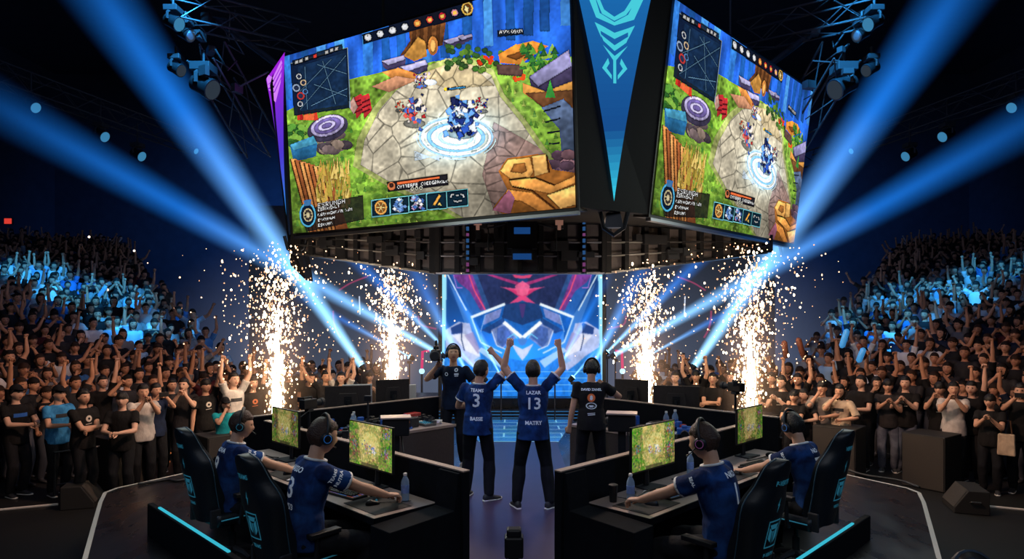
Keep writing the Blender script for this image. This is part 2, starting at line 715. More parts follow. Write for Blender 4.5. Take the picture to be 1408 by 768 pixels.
def head_dir(d, female=False):
    """local surface point of the head in direction d"""
    x, y, z = d
    a, b, c = .080, (.098 if y > 0 else .104), .121
    p = V((x * a, y * b, z * c))
    if z < 0:
        t = min(1, -z)
        p.x *= 1 - .30 * t ** 1.6
        p.y *= (1 - .10 * t) if y > 0 else (1 - .42 * t)
        if y > 0:
            p.y += .012 * t
    if y > 0:
        p.y *= 1.0 - .06 * max(0, z)
    return p


def head_src(s, J, n=26, hair=True, style='short', tags=True, hair_inf=0.0):
    c, Rh = J['head'], J['Rh']
    m = n * 2 // 3
    vs, fs, tg = [], [], []
    for i in range(m + 1):
        th = PI * i / m
        for k in range(n):
            ph = 2 * PI * k / n
            d = V((math.sin(th) * math.cos(ph), math.sin(th) * math.sin(ph), math.cos(th)))
            p = head_dir(d)
            t = HAIR if tags == 'far' and p.z > hairline(d, style) - .004 else SKIN
            if p.y > .03:
                ax = abs(p.x)
                nose = max(0, 1 - ax / .017) * (max(0, 1 - abs(p.z + .022) / .034))
                p.y += .026 * nose
                sock = max(0, 1 - ((ax - .032) ** 2 + (p.z - .012) ** 2) / .018 ** 2)
                p.y -= .007 * sock
                p.y += .005 * max(0, 1 - abs(p.z - .034) / .012) * (ax < .055)
                p.y += .005 * max(0, 1 - abs(p.z + .062) / .014) * (ax < .026)
                p.y += .006 * max(0, 1 - ((p.z + .104) ** 2 + ax * ax) / .02 ** 2)
                if tags and t == SKIN:
                    er = 1.5 if tags == 'far' else 1.15
                    if ((ax - .032) / (.014 * er)) ** 2 + ((p.z - .010) / (.0065 * er)) ** 2 < 1:
                        t = DARK
                    elif tags != 'far' and .016 < ax < .050 and abs(p.z - .037 + .25 * max(0, ax - .036)) < .0048:
                        t = DARK
                    elif ax < .024 and abs(p.z + .062) < .007:
                        t = LIP
            vs.append(c + Rh @ p)
            tg.append(t)
    for i in range(m):
        for k in range(n):
            fs.append(((i + 1) * n + k, (i + 1) * n + (k + 1) % n, i * n + (k + 1) % n, i * n + k))
    s.add(vs, fs, tg)
    for sx in (1, -1):
        s.blob(c + Rh @ V((.081 * sx, -.008, -.004)), [Rh @ V((.010, 0, 0)), Rh @ V((0, .020, 0)), Rh @ V((0, 0, .033))], SKIN, 8)
    # neck
    s.limb([J['nb'] - (J['nb'] - J['mid']).normalized() * .03, c + Rh @ V((0, -.025, -.075))], [.058, .052], SKIN)


def hairline(d, style):
    line = .066 if d.y > .45 else (.066 - (.45 - d.y) * .17 if d.y > -.2 else -.044 - .015 * max(0, -d.y))
    if style == 'fringe' and d.y > .3:
        line = .036
    if style == 'long' and d.y < .35:
        line = -.30
    if style == 'cap':
        line = .035
    return line


def hair_src(s, J, style='short', n=30, tag=HAIR, seed=1, rough=1.0):
    c, Rh = J['head'], J['Rh']
    m = n * 2 // 3
    vs, fs = [], []
    for i in range(m + 1):
        th = PI * i / m
        for k in range(n):
            ph = 2 * PI * k / n
            d = V((math.sin(th) * math.cos(ph), math.sin(th) * math.sin(ph), math.cos(th)))
            p = head_dir(d)
            line = hairline(d, style)
            nz = noise.noise(V((p.x * 38, p.y * 38, p.z * 24 + seed * 7.3))) if style != 'cap' else 0
            grow = 1.095 + (1 - rough) * .04 + .055 * nz * rough + (.045 * max(0, d.z)) + (.02 if style == 'fringe' else 0) + .03 * max(0, -d.y) + .07 * abs(d.x) * max(0, d.z + .35)
            if style == 'long' and d.y < .35 and p.z < 0:
                q = V((p.x * 1.28, p.y * 1.05 - .012, p.z * 1.75))
                vs.append(c + Rh @ q)
                continue
            if p.z > line:
                q = p * grow
            elif p.z > line - .02:
                q = p * 1.02
            else:
                q = p * .86
            vs.append(c + Rh @ q)
    for i in range(m):
        for k in range(n):
            fs.append(((i + 1) * n + k, (i + 1) * n + (k + 1) % n, i * n + (k + 1) % n, i * n + k))
    s.add(vs, fs, tag)
    if style == 'cap':      # peak of the cap
        rings = []
        for y, w in ((.05, .075), (.09, .074), (.13, .062), (.155, .035)):
            rings.append((c + Rh @ V((0, y, .055 - (y - .05) * .18)), Rh @ V((w, 0, 0)), Rh @ V((0, 0, .007))))
        s.loft(rings, tag, 10)


def hand(s, J, sd, curl, tag=SKIN, n=6, d=None, pn=None, spread=.0, fingers_only=False, palm_only=False):
    sx = 1 if sd == 'R' else -1
    wr, el = J['wr' + sd], J['el' + sd]
    d = (V(d) if d is not None else (wr - el)).normalized()
    pn = V(pn) if pn is not None else (J['Rt'] @ V((0, 1, -.2)))          # palm faces this way
    pn = (pn - d * pn.dot(d))
    if pn.length < .05:
        pn = d.orthogonal()
    pn.normalize()
    x = d.cross(pn)                       # across the hand; thumb side = -x for right with palm front & fingers up
    if sd == 'R':
        x = -x
    # x now points to the little-finger side
    if not fingers_only:
        rings = []
        for t, w, h in ((-.012, .026, .020), (.02, .032, .020), (.05, .040, .018), (.085, .042, .015), (.095, .038, .012)):
            rings.append((wr + d * t, x * w, pn * h))
        s.loft(rings, tag, 10)
    if palm_only:
        return
    for i, (off, L, r) in enumerate(((-.030, .070, .0095), (-.010, .078, .0098), (.011, .072, .0095), (.030, .057, .0085))):
        p = wr + d * (.086 - abs(off) * .15) + x * off
        dd = (d + x * (off * spread * 14)).normalized()
        pts, rad = [p - dd * .012], [r]
        ang = 0
        for j, fr in enumerate((.45, .31, .24)):
            ang += curl * (1.45, 1.65, 1.0)[j] + .10
            dirv = dd * math.cos(ang) + pn * math.sin(ang)
            p = p + dirv * L * fr
            pts.append(p)
            rad.append(r * (.96, .88, .74)[j])
        mb_tube(s, pts, rad, n, tag)
    p = wr + d * .022 - x * .026
    t1 = (d * .75 - x * (.75 - .35 * curl) + pn * (.25 + .5 * curl)).normalized()
    t2 = (d * .8 - x * (.30 - .9 * curl) + pn * (.3 + .5 * curl)).normalized()
    mb_tube(s, [p - t1 * .01, p + t1 * .036, p + t1 * .036 + t2 * .030, p + t1 * .036 + t2 * .052], [.0135, .0125, .0105, .008], n, tag)


def mb_tube(s, pts, rad, n, tag):
    mb = MB()
    pts = pts + [pts[-1] + (pts[-1] - pts[-2]).normalized() * rad[-1] * .6]
    rad = rad + [rad[-1] * .5]
    mb.tube(pts, rad, n)
    s.add(mb.v, mb.f, tag)


def join_mesh(me, src):
    """append un-remeshed pieces (fingers) to a remeshed mesh"""
    if not src.v:
        return me
    bm = bmesh.new()
    bm.from_mesh(me)
    vs = [bm.verts.new(v) for v in src.v]
    for f in src.f:
        try:
            fc = bm.faces.new([vs[i] for i in f])
            fc.material_index = src.t[f[0]]
            fc.smooth = True
        except ValueError:
            pass
    bm.to_mesh(me)
    bm.free()
    return me


def cloth_noise(me, amp=.004, sc=14.0, seed=0.0):
    n = len(me.vertices)
    no = [v.normal.copy() for v in me.vertices]
    for v, q in zip(me.vertices, no):
        p = v.co
        v.co = p + q * (amp * noise.noise(V((p.x * sc + seed, p.y * sc, p.z * sc * .6))))
    me.update()


PERSON_CACHE = {}


def person(P, label, loc, yaw, scale=1.0, group=None, voxel=.0085):
    """a figure in parts: body (one skin), top, trousers, hair, shoes"""
    J = joints(P)
    skin = P.get('skin', 'skin')
    s = Src(12, .025)
    trunk(s, J, -.012, tag=SKIN)
    arms(s, J)
    legs(s, J, SKIN, -.012)
    head_src(s, J, 40)
    for sd in 'RL':
        hk = P.get('hand' + sd, {})
        hand(s, J, sd, 0, palm_only=True, **{k: v for k, v in hk.items() if k in ('d', 'pn')})
    me = s.mesh(voxel, 2, 'person')
    f = Src(6, .02)
    for sd in 'RL':
        hk = dict(P.get('hand' + sd, {}))
        cu = hk.pop('curl', .95 if J['fist'] else .35)
        hand(f, J, sd, cu, n=7, fingers_only=True, **hk)
    join_mesh(me, f)
    for m in (skin, skin, skin, 'hair', skin, 'feature', 'lip'):
        me.materials.append(M[m])
    o = bpy.data.objects.new('person', me)
    COL.objects.link(o)
    o.location = loc
    o.rotation_euler = (0, 0, yaw)
    o.scale = (scale,) * 3
    tag(o, label, 'person', group)
    out = {'o': o, 'J': J}

    def part(src, name, material, vox, noise_amp=0, sm=2, parent=o):
        m2 = src.mesh(vox, sm, name, tags=False)
        if noise_amp:
            cloth_noise(m2, noise_amp, 12, R.random() * 50)
        m2.materials.append(M[material] if isinstance(material, str) else material)
        q = bpy.data.objects.new(name, m2)
        COL.objects.link(q)
        q.parent = parent
        out.setdefault(name, q)
        return q
    vx = voxel * 1.35
    top = Src(16, .03)
    hem = P.get('hem', -.22)
    trunk(top, J, P.get('loose', .018), t0=hem, t1=.985, hem=1)
    arms(top, J, SHIRT, .010, P.get('sleeve', .58), .016)
    tq = part(top, P.get('top_name', 'jersey'), P.get('top', 'jersey'), vx, .007, 3)
    out['top'] = tq
    tr = Src(14, .03)
    trunk(tr, J, .006, t0=-.17, t1=.10, tag=LEGS)
    legs(tr, J, LEGS, .010, P.get('legloose', .014))
    part(tr, 'trousers', P.get('trousers', 'jeans_black'), vx * 1.1, .006, 3)
    h = Src(12)
    hair_src(h, J, P.get('hair', 'short'), 44, seed=P.get('seed', 1))
    part(h, P.get('hair_name', 'hair'), P.get('hair_mat', 'hair'), None, 0)
    if P.get('cap'):
        cp = Src(12)
        hair_src(cp, {**J, 'head': J['head'] + J['Rh'] @ V((0, 0, .012))}, 'cap', 36)
        part(cp, 'cap', P['cap'], None, 0)
    for sd in 'RL':
        sh = Src(12)
        shoe_src(sh, J, sd)
        sq = part(sh, 'shoe', P.get('shoe', 'shoe_dark'), .010, 0, 1)
        so = Src(12)
        shoe_src(so, J, sd, sole=True)
        part(so, 'sole', 'sole', None, 0, 0, parent=sq)
    if P.get('trim'):
        # white collar and cuffs
        cm = MB()
        p, sdv, fr = trunk_at(J, .985)
        up = (J['nb'] - J['mid']).normalized()
        pts = [p + up * .006 + sdv * (.078 * math.cos(a)) + fr * (.074 * math.sin(a)) for a in [2 * PI * i / 20 for i in range(21)]]
        cm.tube(pts, .010, 8)
        cm.build('collar', 'white', tq, True)
        for sd in 'RL':
            e = J['sh' + sd].lerp(J['el' + sd], P.get('sleeve', .58))
            ax = (J['el' + sd] - J['sh' + sd]).normalized()
            q = MB()
            a = ax.orthogonal().normalized()
            b = ax.cross(a)
            rr = .071
            q.lathe([(rr - .002, -.013), (rr + .002, -.006), (rr + .002, .006), (rr - .006, .010), (rr - .02, .008), (rr - .02, -.010)], 22, 0, e, Matrix((a, b, ax)).transposed())
            q.build('cuff', 'white', tq, True)
    o.data.update()
    bpy.context.view_layer.update()
    out['mw'] = Matrix.Translation(V(loc)) @ Matrix.Rotation(yaw, 4, 'Z') @ Matrix.Scale(scale, 4)
    out['bvh'] = BVHTree.FromPolygons([v.co for v in tq.data.vertices], [tuple(p.vertices) for p in tq.data.polygons])
    return out


def back_frame(J, t, front=False):
    """origin, right, up of lettering on the back (or the chest) at trunk height t"""
    p, sd, fr = trunk_at(J, t)
    p2, _, _ = trunk_at(J, min(1, t + .1))
    up = (p2 - p).normalized()
    if front:
        return p + fr * .1, -sd, up
    return p - fr * .1, sd, up


def headset(pr, label, group=None, mic=True, accent='teal_dim'):
    J = pr['J']
    mw = pr['mw']
    h = thing('headset', label, 'headset', (0, 0, 0), 0, group)
    hm = mw @ Matrix.Translation(J['head']) @ J['Rh'].to_4x4()
    h.matrix_world = hm
    b = MB()
    pts = []
    for i in range(17):
        a = PI * i / 16
        pts.append(V((.106 * math.cos(a), -.012, .158 * math.sin(a) + .0)))
    b.tube(pts, .011, 8)
    b.tube([p * 1.0 + V((0, .010, -.004)) for p in pts[2:-2]], .010, 8)
    b.build('headband', 'black', h, True)
    for sx in (1, -1):
        c = MB()
        rot = Matrix.Rotation(PI / 2 * sx, 3, 'Y')
        c.lathe([(.030, -.012), (.043, -.008), (.046, .004), (.040, .016), (.026, .022)], 20, 0, (.092 * sx, -.008, -.006), rot)
        q = c.build('ear_cup', 'black', h, True)
        r = MB()
        r.torus((.113 * sx, -.008, -.006), .027, .0020, 20, 6, rot)
        r.build('light_ring', accent, q, True)
    if mic:
        m = MB()
        m.tube([V((-.095, .02, -.02)), V((-.10, .06, -.05)), V((-.075, .11, -.075)), V((-.04, .125, -.078))], [.004, .004, .004, .009], 6)
        m.build('microphone', 'black', h, True)
    return h
# ---------------------------------------------------------------- painted pictures for screens (per-vertex colour)
FONT5 = {
 'A': '01110100011000111111100011000110001', 'B': '11110100011000111110100011000111110', 'C': '01111100001000010000100001000001111',
 'E': '11111100001000011110100001000011111', 'G': '01111100001000010011100011000101111', 'H': '10001100011000111111100011000110001',
 'I': '11111001000010000100001000010011111', 'L': '10000100001000010000100001000011111', 'M': '10001110111010110001100011000110001',
 'N': '10001110011010110011100011000110001', 'O': '01110100011000110001100011000101110', 'P': '11110100011000111110100001000010000',
 'R': '11110100011000111110101001001010001', 'S': '01111100001000001110000010000111110', 'T': '11111001000010000100001000010000100',
 'U': '10001100011000110001100011000101110', 'D': '11110100011000110001100011000111110', 'Y': '10001100010101000100001000010000100',
 ' ': '0' * 35}


class Canvas:
    def __init__(s, w, h, col=(0, 0, 0)):
        s.w, s.h = w, h
        s.a = np.zeros((h, w, 3), np.float32)
        s.a[:] = np.array(col) / 255.
        s.X, s.Y = np.meshgrid(np.arange(w) + .5, np.arange(h) + .5)
        s.map = lambda p: p
        s.depth = False

    def _mask_poly(s, pts):
        pts = [s.map(p) for p in pts]
        xs, ys = [p[0] for p in pts], [p[1] for p in pts]
        x0, x1 = max(0, int(min(xs)) - 1), min(s.w, int(max(xs)) + 2)
        y0, y1 = max(0, int(min(ys)) - 1), min(s.h, int(max(ys)) + 2)
        if x0 >= x1 or y0 >= y1:
            return None
        X, Y = s.X[y0:y1, x0:x1], s.Y[y0:y1, x0:x1]
        inside = np.zeros(X.shape, bool)
        n = len(pts)
        for i in range(n):
            (ax, ay), (bx, by) = pts[i], pts[(i + 1) % n]
            if ay == by:
                continue
            c = ((ay > Y) != (by > Y)) & (X < (bx - ax) * (Y - ay) / (by - ay) + ax)
            inside ^= c
        return (slice(y0, y1), slice(x0, x1)), inside.astype(np.float32)

    def poly(s, pts, col, al=1.0, nz=0.0, shade=0.0):
        r = s._mask_poly(pts)
        if r is None:
            return
        sl, m = r
        if s.depth and m.sum() > 150:
            nz, shade = max(nz, .34), shade or .45
        c = np.array(col, np.float32) / 255.
        c = np.broadcast_to(c, s.a[sl].shape).copy()
        if nz:
            c *= (1 + nz * (s.N1[sl] - .5) * 2)[..., None]
        if shade:
            yy = s.Y[sl]
            t = (yy - yy.min()) / max(1, yy.max() - yy.min())
            c *= (1 + shade * (.5 - t))[..., None]
        m = (m * al)[..., None]
        s.a[sl] = s.a[sl] * (1 - m) + c * m

    def ell(s, cx, cy, rx, ry, col, al=1.0, n=28, ring=0, rot=0):
        def P(k):
            return [(cx + rx * k * math.cos(t) * math.cos(rot) - ry * k * math.sin(t) * math.sin(rot), cy + rx * k * math.cos(t) * math.sin(rot) + ry * k * math.sin(t) * math.cos(rot)) for t in [2 * PI * i / n for i in range(n)]]
        if ring:
            a, b = P(1), P(1 - ring)
            for i in range(n):
                j = (i + 1) % n
                s.poly([a[i], a[j], b[j], b[i]], col, al)
        else:
            s.poly(P(1), col, al)

    def glow(s, cx, cy, rx, ry, col, amt):
        x, y = s.map((cx, cy))
        x2, _ = s.map((cx + rx, cy))
        _, y2 = s.map((cx, cy + ry))
        g = np.exp(-(((s.X - x) / abs(x2 - x + 1e-6)) ** 2 + ((s.Y - y) / abs(y2 - y + 1e-6)) ** 2)) * amt
        s.a += g[..., None] * (np.array(col) / 255.)

    def line(s, pts, col, w=2.0, al=1.0):
        for (a, b) in zip(pts[:-1], pts[1:]):
            dx, dy = b[0] - a[0], b[1] - a[1]
            L = math.hypot(dx, dy) or 1
            nx, ny = -dy / L * w / 2, dx / L * w / 2
            s.poly([(a[0] + nx, a[1] + ny), (b[0] + nx, b[1] + ny), (b[0] - nx, b[1] - ny), (a[0] - nx, a[1] - ny)], col, al)

    def text(s, txt, x, y, hgt, col, dx=(1, 0), al=1.0):
        u = hgt / 7.0
        for ch in txt:
            g = FONT5.get(ch, FONT5[' '])
            for r in range(7):
                for c in range(5):
                    if g[r * 5 + c] == '1':
                        px, py = x + c * u * dx[0], y + c * u * dx[1] + r * u
                        s.poly([(px, py), (px + u * 1.15 * dx[0], py + u * 1.15 * dx[1]), (px + u * 1.15 * dx[0], py + u * 1.15 * dx[1] + u * 1.15), (px, py + u * 1.15)], col, al)
            x += 6.2 * u * dx[0]
            y += 6.2 * u * dx[1]

    def noise_fields(s, seed=1):
        rg = np.random.RandomState(seed)

        def vn(fx, fy):
            g = rg.rand(fy + 2, fx + 2)
            u, v = s.X / s.w * fx, s.Y / s.h * fy
            iu, iv = u.astype(int), v.astype(int)
            fu, fv = u - iu, v - iv
            fu, fv = fu * fu * (3 - 2 * fu), fv * fv * (3 - 2 * fv)
            return (g[iv, iu] * (1 - fu) + g[iv, iu + 1] * fu) * (1 - fv) + (g[iv + 1, iu] * (1 - fu) + g[iv + 1, iu + 1] * fu) * fv
        s.vn = vn
        s.N1 = vn(14, 9) * .35 + vn(34, 22) * .3 + vn(90, 60) * .35
        s.N2 = vn(6, 4) * .5 + vn(20, 14) * .3 + vn(60, 44) * .2


def homography(src, dst):
    A, b = [], []
    for (x, y), (u, v) in zip(src, dst):
        A += [[x, y, 1, 0, 0, 0, -u * x, -u * y], [0, 0, 0, x, y, 1, -v * x, -v * y]]
        b += [u, v]
    h = np.append(np.linalg.solve(np.array(A, float), np.array(b, float)), 1).reshape(3, 3)

    def f(p):
        q = h @ np.array([p[0], p[1], 1.0])
        return (q[0] / q[2], q[1] / q[2])
    return f


def paint_game(w=520, h=292):
    c = Canvas(w, h, (40, 100, 185))
    c.noise_fields(5)
    c.depth = True
    # written in the coordinates of a sketch 970 wide, 768 high of the left screen
    hm = homography([(400, 325), (796, 281), (778, -36), (393, 76)], [(0, h), (w, h), (w, 0), (0, 0)])
    c.map = lambda p: hm((340 + p[0] / 2.0208, p[1] / 2.0208))
    # lake and blue woods
    st = c.vn(60, 5) * .6 + c.vn(24, 12) * .4
    c.a *= (.55 + .9 * st)[..., None]
    c.a[..., 2] = np.clip(c.a[..., 2] * 1.15, 0, 1)
    for i in range(16):
        x = 90 + i * 56 + R.uniform(-14, 14)
        y = 150 - (x - 110) * .27
        c.poly([(x, y - 40), (x + R.uniform(14, 34), y - 60), (x + 30, y + 120), (x + 4, y + 120)], R.choice([(26, 84, 140), (60, 140, 215), (20, 66, 112), (90, 170, 225)]), .6, .4)
    # meadow
    c.poly([(60, 330), (290, 215), (400, 190), (520, 165), (660, 150), (720, 175), (900, 150), (960, 160), (960, 640), (60, 720)], (112, 150, 52), 1, .75)
    for i in range(500):
        x, y = R.uniform(110, 920), R.uniform(190, 640)
        k = R.uniform(4, 13)
        if y > 330 - (x - 110) * .2:
            c.poly([(x, y), (x + k * .4, y - k * 1.6), (x + k, y)], R.choice([(80, 130, 30), (150, 180, 70), (60, 105, 34), (178, 190, 90), (60, 120, 50)]), .7)
    for i in range(700):
        x, y = R.uniform(100, 930), R.uniform(180, 650)
        if y > 340 - (x - 110) * .2:
            k = R.uniform(6, 20)
            c.ell(x, y, k, k * .55, R.choice([(58, 96, 30), (126, 168, 62), (86, 128, 40), (48, 80, 34), (150, 176, 80)]), .35, 8)
    # paved clearing
    clearing = [(318, 455), (330, 385), (372, 300), (420, 245), (480, 205), (560, 172), (625, 172), (680, 200), (708, 262), (765, 330), (815, 400), (870, 460), (850, 560), (760, 610), (640, 620), (560, 575), (430, 520)]
    cx, cy = 590, 400
    c.poly([(cx + (x - cx) * 1.08, cy + (y - cy) * 1.07) for x, y in clearing], (150, 150, 96), .8, .5)
    before = c.a.copy()
    c.poly(clearing, (184, 174, 152), 1, .28)
    c.glow(590, 330, 190, 130, (60, 56, 44), .5)
    c.poly([(690, 330), (815, 400), (870, 460), (850, 560), (760, 610), (700, 600), (660, 480)], (140, 104, 100), .7, .3)
    c.poly([(470, 205), (560, 172), (625, 172), (690, 230), (560, 240)], (206, 180, 128), .6, .3)
    # crazy paving joints: voronoi in the sketch plane
    rg = np.random.RandomState(3)
    pts = np.array([hm((340 + x / 2.0208, y / 2.0208)) for x, y in [(rg.uniform(310, 890), rg.uniform(170, 620)) for _ in range(85)]])
    d = np.stack([np.hypot((c.X - p[0]), (c.Y - p[1]) * 1.25) for p in pts])
    d.sort(axis=0)
    edge = np.clip(1 - (d[1] - d[0]) / 1.7, 0, 1)
    r = c._mask_poly(clearing)
    sl, m = r
    c.a[sl] *= (1 - .30 * edge[sl] * m)[..., None]
    tone = (np.abs(np.sin(d[0][sl] * .11)) * .12 * m)
    c.a[sl] *= (1 - tone)[..., None]
    # totem tree, far ledges
    c.poly([(452, 20), (560, 5), (556, 60), (548, 120), (430, 150), (458, 110)], (120, 74, 40), 1, .6)
    for x in (470, 490, 512, 535):
        c.poly([(x, 15), (x + 8, 12), (x + 4, 120), (x - 8, 124)], (78, 46, 26), .8)
    c.poly([(440, 150), (480, 98), (500, 110), (505, 150), (470, 165)], (196, 138, 64), 1, .4)
    c.ell(521, 122, 14, 26, (206, 130, 62))
    c.ell(521, 122, 7, 17, (236, 176, 96))
    for (x, y, k) in ((380, 165, 60), (430, 180, 70), (548, 108, 56), (590, 100, 36)):
        c.poly([(x, y), (x + k, y - k * .28), (x + k * 1.1, y - k * .1), (x + k * .3, y + k * .18)], (170, 165, 205), 1, .3)
        c.poly([(x, y), (x + k * .3, y + k * .18), (x + k * 1.1, y - k * .1), (x + k * 1.08, y + k * .14), (x + k * .3, y + k * .45), (x + 4, y + k * .25)], (66, 58, 90), 1, .4)
    c.poly([(380, 195), (425, 182), (468, 195), (490, 210), (420, 220)], (205, 132, 66), 1, .4)
    c.poly([(350, 235), (420, 205), (480, 215), (400, 250)], (196, 138, 104), 1, .3)
    for i in range(40):
        x, y = R.uniform(560, 720), R.uniform(120, 190)
        c.ell(x, y, 9, 8, R.choice([(52, 92, 40), (70, 120, 50), (40, 70, 34), (90, 130, 44)]), .9, 8)
    for i in range(14):
        c.ell(R.uniform(640, 685), R.uniform(152, 172), 6, 5, (200, 60, 30), 1, 7)
    # top right
    c.poly([(700, 145), (745, 118), (795, 108), (835, 122), (790, 150), (760, 172), (705, 168)], (226, 142, 58), 1, .35)
    c.poly([(720, 150), (785, 128), (800, 132), (750, 160)], (112, 64, 30), .9)
    c.poly([(695, 172), (765, 172), (770, 205), (700, 200)], (84, 62, 56), 1, .5)
    for i in range(46):
        x, y = R.uniform(765, 855), R.uniform(118, 205)
        c.poly([(x - 10, y + 8), (x, y - 14), (x + 12, y + 6)], R.choice([(60, 132, 50), (104, 168, 60), (38, 92, 46), (150, 190, 70)]), .9)
    for i in range(8):
        c.ell(R.uniform(740, 775), R.uniform(195, 215), 6, 5, (214, 84, 34), 1, 7)
    c.poly([(785, 205), (890, 132), (900, 175), (810, 232)], (150, 145, 190), 1, .3)
    c.poly([(785, 205), (810, 232), (900, 175), (905, 215), (820, 255), (792, 236)], (60, 52, 80), 1, .4)
    c.poly([(768, 222), (830, 245), (905, 215), (908, 300), (830, 290), (770, 250)], (196, 136, 66), 1, .4)
    c.poly([(775, 250), (905, 240), (908, 310), (830, 295)], (86, 54, 34), .9, .5)
    c.poly([(830, 262), (842, 212), (858, 262)], (62, 150, 62))
    c.poly([(820, 290), (880, 265), (915, 300), (915, 440), (880, 430), (872, 350)], (70, 84, 110), 1, .5)
    for k in range(5):
        c.line([(826 + k * 6, 300 + k * 30), (872, 285 + k * 34)], (30, 34, 48), 4)
    for i in range(9):
        c.ell(R.uniform(850, 910), R.uniform(400, 470), 22, 15, R.choice([(150, 110, 120), (116, 84, 92), (84, 62, 76)]), 1, 9)
    # big timber bottom right
    c.poly([(705, 468), (728, 432), (795, 420), (835, 418), (855, 462), (918, 470), (925, 580), (720, 590), (690, 575), (730, 520)], (150, 92, 40), 1, .3)
    c.poly([(710, 468), (730, 436), (792, 428), (802, 470), (790, 486), (740, 490)], (238, 172, 90), 1, .25)
    c.poly([(738, 470), (748, 448), (778, 444), (784, 466), (770, 474)], (150, 94, 44))
    c.poly([(797, 424), (835, 420), (842, 470), (806, 482)], (246, 186, 104), 1, .25)
    c.poly([(735, 494), (806, 486), (862, 506), (918, 478), (920, 498), (850, 530), (800, 520), (745, 512)], (222, 150, 74), 1, .3)
    c.poly([(730, 520), (800, 528), (862, 575), (826, 584), (770, 552), (722, 548)], (206, 132, 62), 1, .3)
    c.poly([(840, 535), (920, 505), (924, 560), (880, 572)], (240, 180, 100), 1, .25)
    for a, b in (((735, 492), (806, 484)), ((806, 484), (862, 506)), ((745, 512), (800, 522)), ((800, 522), (866, 574)), ((838, 420), (846, 470))):
        c.line([a, b], (84, 44, 20), 4)
    c.poly([(690, 580), (735, 520), (752, 545), (740, 590)], (150, 90, 110), 1, .3)
    # left: bushes, barrels, portal, stones, banners, crystals
    for i in range(60):
        x, y = R.uniform(118, 200), R.uniform(345, 400)
        c.ell(x, y, 11, 9, R.choice([(60, 120, 44), (96, 160, 60), (44, 92, 40), (130, 180, 70)]), .9, 8)
    for i in range(14):
        c.ell(R.uniform(190, 280), R.uniform(370, 415), 20, 14, R.choice([(98, 84, 84), (134, 116, 104), (64, 56, 62)]), 1, 9)
    c.ell(226, 352, 60, 36, (66, 60, 84), 1, 26, 0, -.35)
    c.ell(226, 345, 50, 28, (190, 178, 224), 1, 26, 0, -.35)
    c.ell(226, 345, 40, 21, (120, 104, 170), 1, 26, 0, -.35)
    c.ell(224, 345, 26, 12, (206, 196, 236), 1, 22, .4, -.35)
    c.poly([(118, 400), (186, 374), (196, 395), (192, 432), (128, 450)], (40, 104, 150), 1, .35)
    c.poly([(118, 400), (186, 374), (196, 395), (128, 416)], (76, 160, 196), 1, .2)
    for dx in (0, 22):
        c.poly([(298 + dx, 268 + dx * -.3), (322 + dx, 254), (330 + dx, 300), (308 + dx, 326)], (178, 44, 50), 1, .3)
        for q in range(3):
            c.line([(302 + dx, 280 + q * 14), (324 + dx, 270 + q * 14)], (96, 22, 30), 4)
    c.poly([(285, 290), (300, 264), (312, 292), (300, 312)], (206, 160, 146))
    for i in range(7):
        x = 146 + i * 8
        c.poly([(x - 6, 330), (x + R.uniform(-3, 4), 285 + R.uniform(-8, 14)), (x + 7, 330)], R.choice([(206, 58, 40), (230, 104, 60), (170, 30, 34)]))
    for i in range(8):
        c.poly([(118 + i * 13, 440 + i * 4), (136 + i * 13, 440 + i * 4), (196 + i * 13, 660), (168 + i * 11, 660)], ((196, 124, 66), (150, 84, 46), (216, 148, 84))[i % 3], 1, .35)
        c.line([(118 + i * 13, 440 + i * 4), (170 + i * 11, 655)], (72, 36, 22), 3)
    for i in range(90):
        x, y = R.uniform(195, 285), R.uniform(455, 560)
        c.poly([(x - 4, y + 22), (x + R.uniform(-8, 10), y - 24), (x + 5, y + 22)], R.choice([(196, 160, 72), (226, 196, 110), (150, 116, 50), (170, 150, 60)]), .9)
    # fighters: small clusters of coloured scraps (anonymous)
    c.glow(588, 372, 95, 60, (120, 200, 255), .75)
    for (rx, ry, k, cc, al) in ((104, 58, .10, (170, 220, 255), .8), (98, 52, .08, (255, 255, 255), .95), (82, 42, .16, (110, 190, 250), .7), (70, 35, .12, (255, 255, 255), .9), (50, 24, .2, (190, 230, 255), .9)):
        c.ell(586, 374, rx, ry, cc, al, 36, k)
    for a0 in range(5):
        t = a0 * 1.3
        c.line([(586 + 110 * math.cos(t + i * .13), 376 + 60 * math.sin(t + i * .13)) for i in range(7)], (215, 240, 255), 4, .9)
    for i in range(6):
        t = 2.6 + i * .1
        c.line([(470, 415 + i * 5), (540, 440 - i * 3)], (200, 225, 250), 2.5, .7)

    def fighter(x, y, sx, sy, cols, n):
        c.ell(x, y + sy * .8, sx * .9, sy * .28, (30, 34, 40), .5)
        for i in range(n):
            px, py = R.gauss(x, sx * .42), R.gauss(y, sy * .45)
            k = R.uniform(.12, .3) * sx
            an = R.uniform(0, 6)
            c.poly([(px + k * math.cos(an + q), py + k * math.sin(an + q) * 1.1) for q in (0, 1.9, 2.9, 4.6)], R.choice(cols), .95)
    fighter(470, 302, 34, 44, [(176, 40, 44), (66, 100, 180), (220, 90, 80), (236, 220, 210), (40, 50, 90)], 60)
    fighter(430, 285, 14, 20, [(176, 60, 44), (230, 150, 110)], 14)
    fighter(487, 212, 22, 26, [(176, 40, 60), (80, 120, 200), (230, 210, 220), (60, 70, 120)], 30)
    c.ell(515, 222, 18, 9, (225, 235, 245), .8)
    fighter(658, 284, 18, 22, [(60, 80, 170), (190, 50, 60), (220, 220, 235), (40, 46, 100)], 28)
    fighter(600, 318, 46, 56, [(30, 48, 120), (46, 84, 180), (20, 28, 70), (230, 240, 255), (110, 170, 240)], 110)
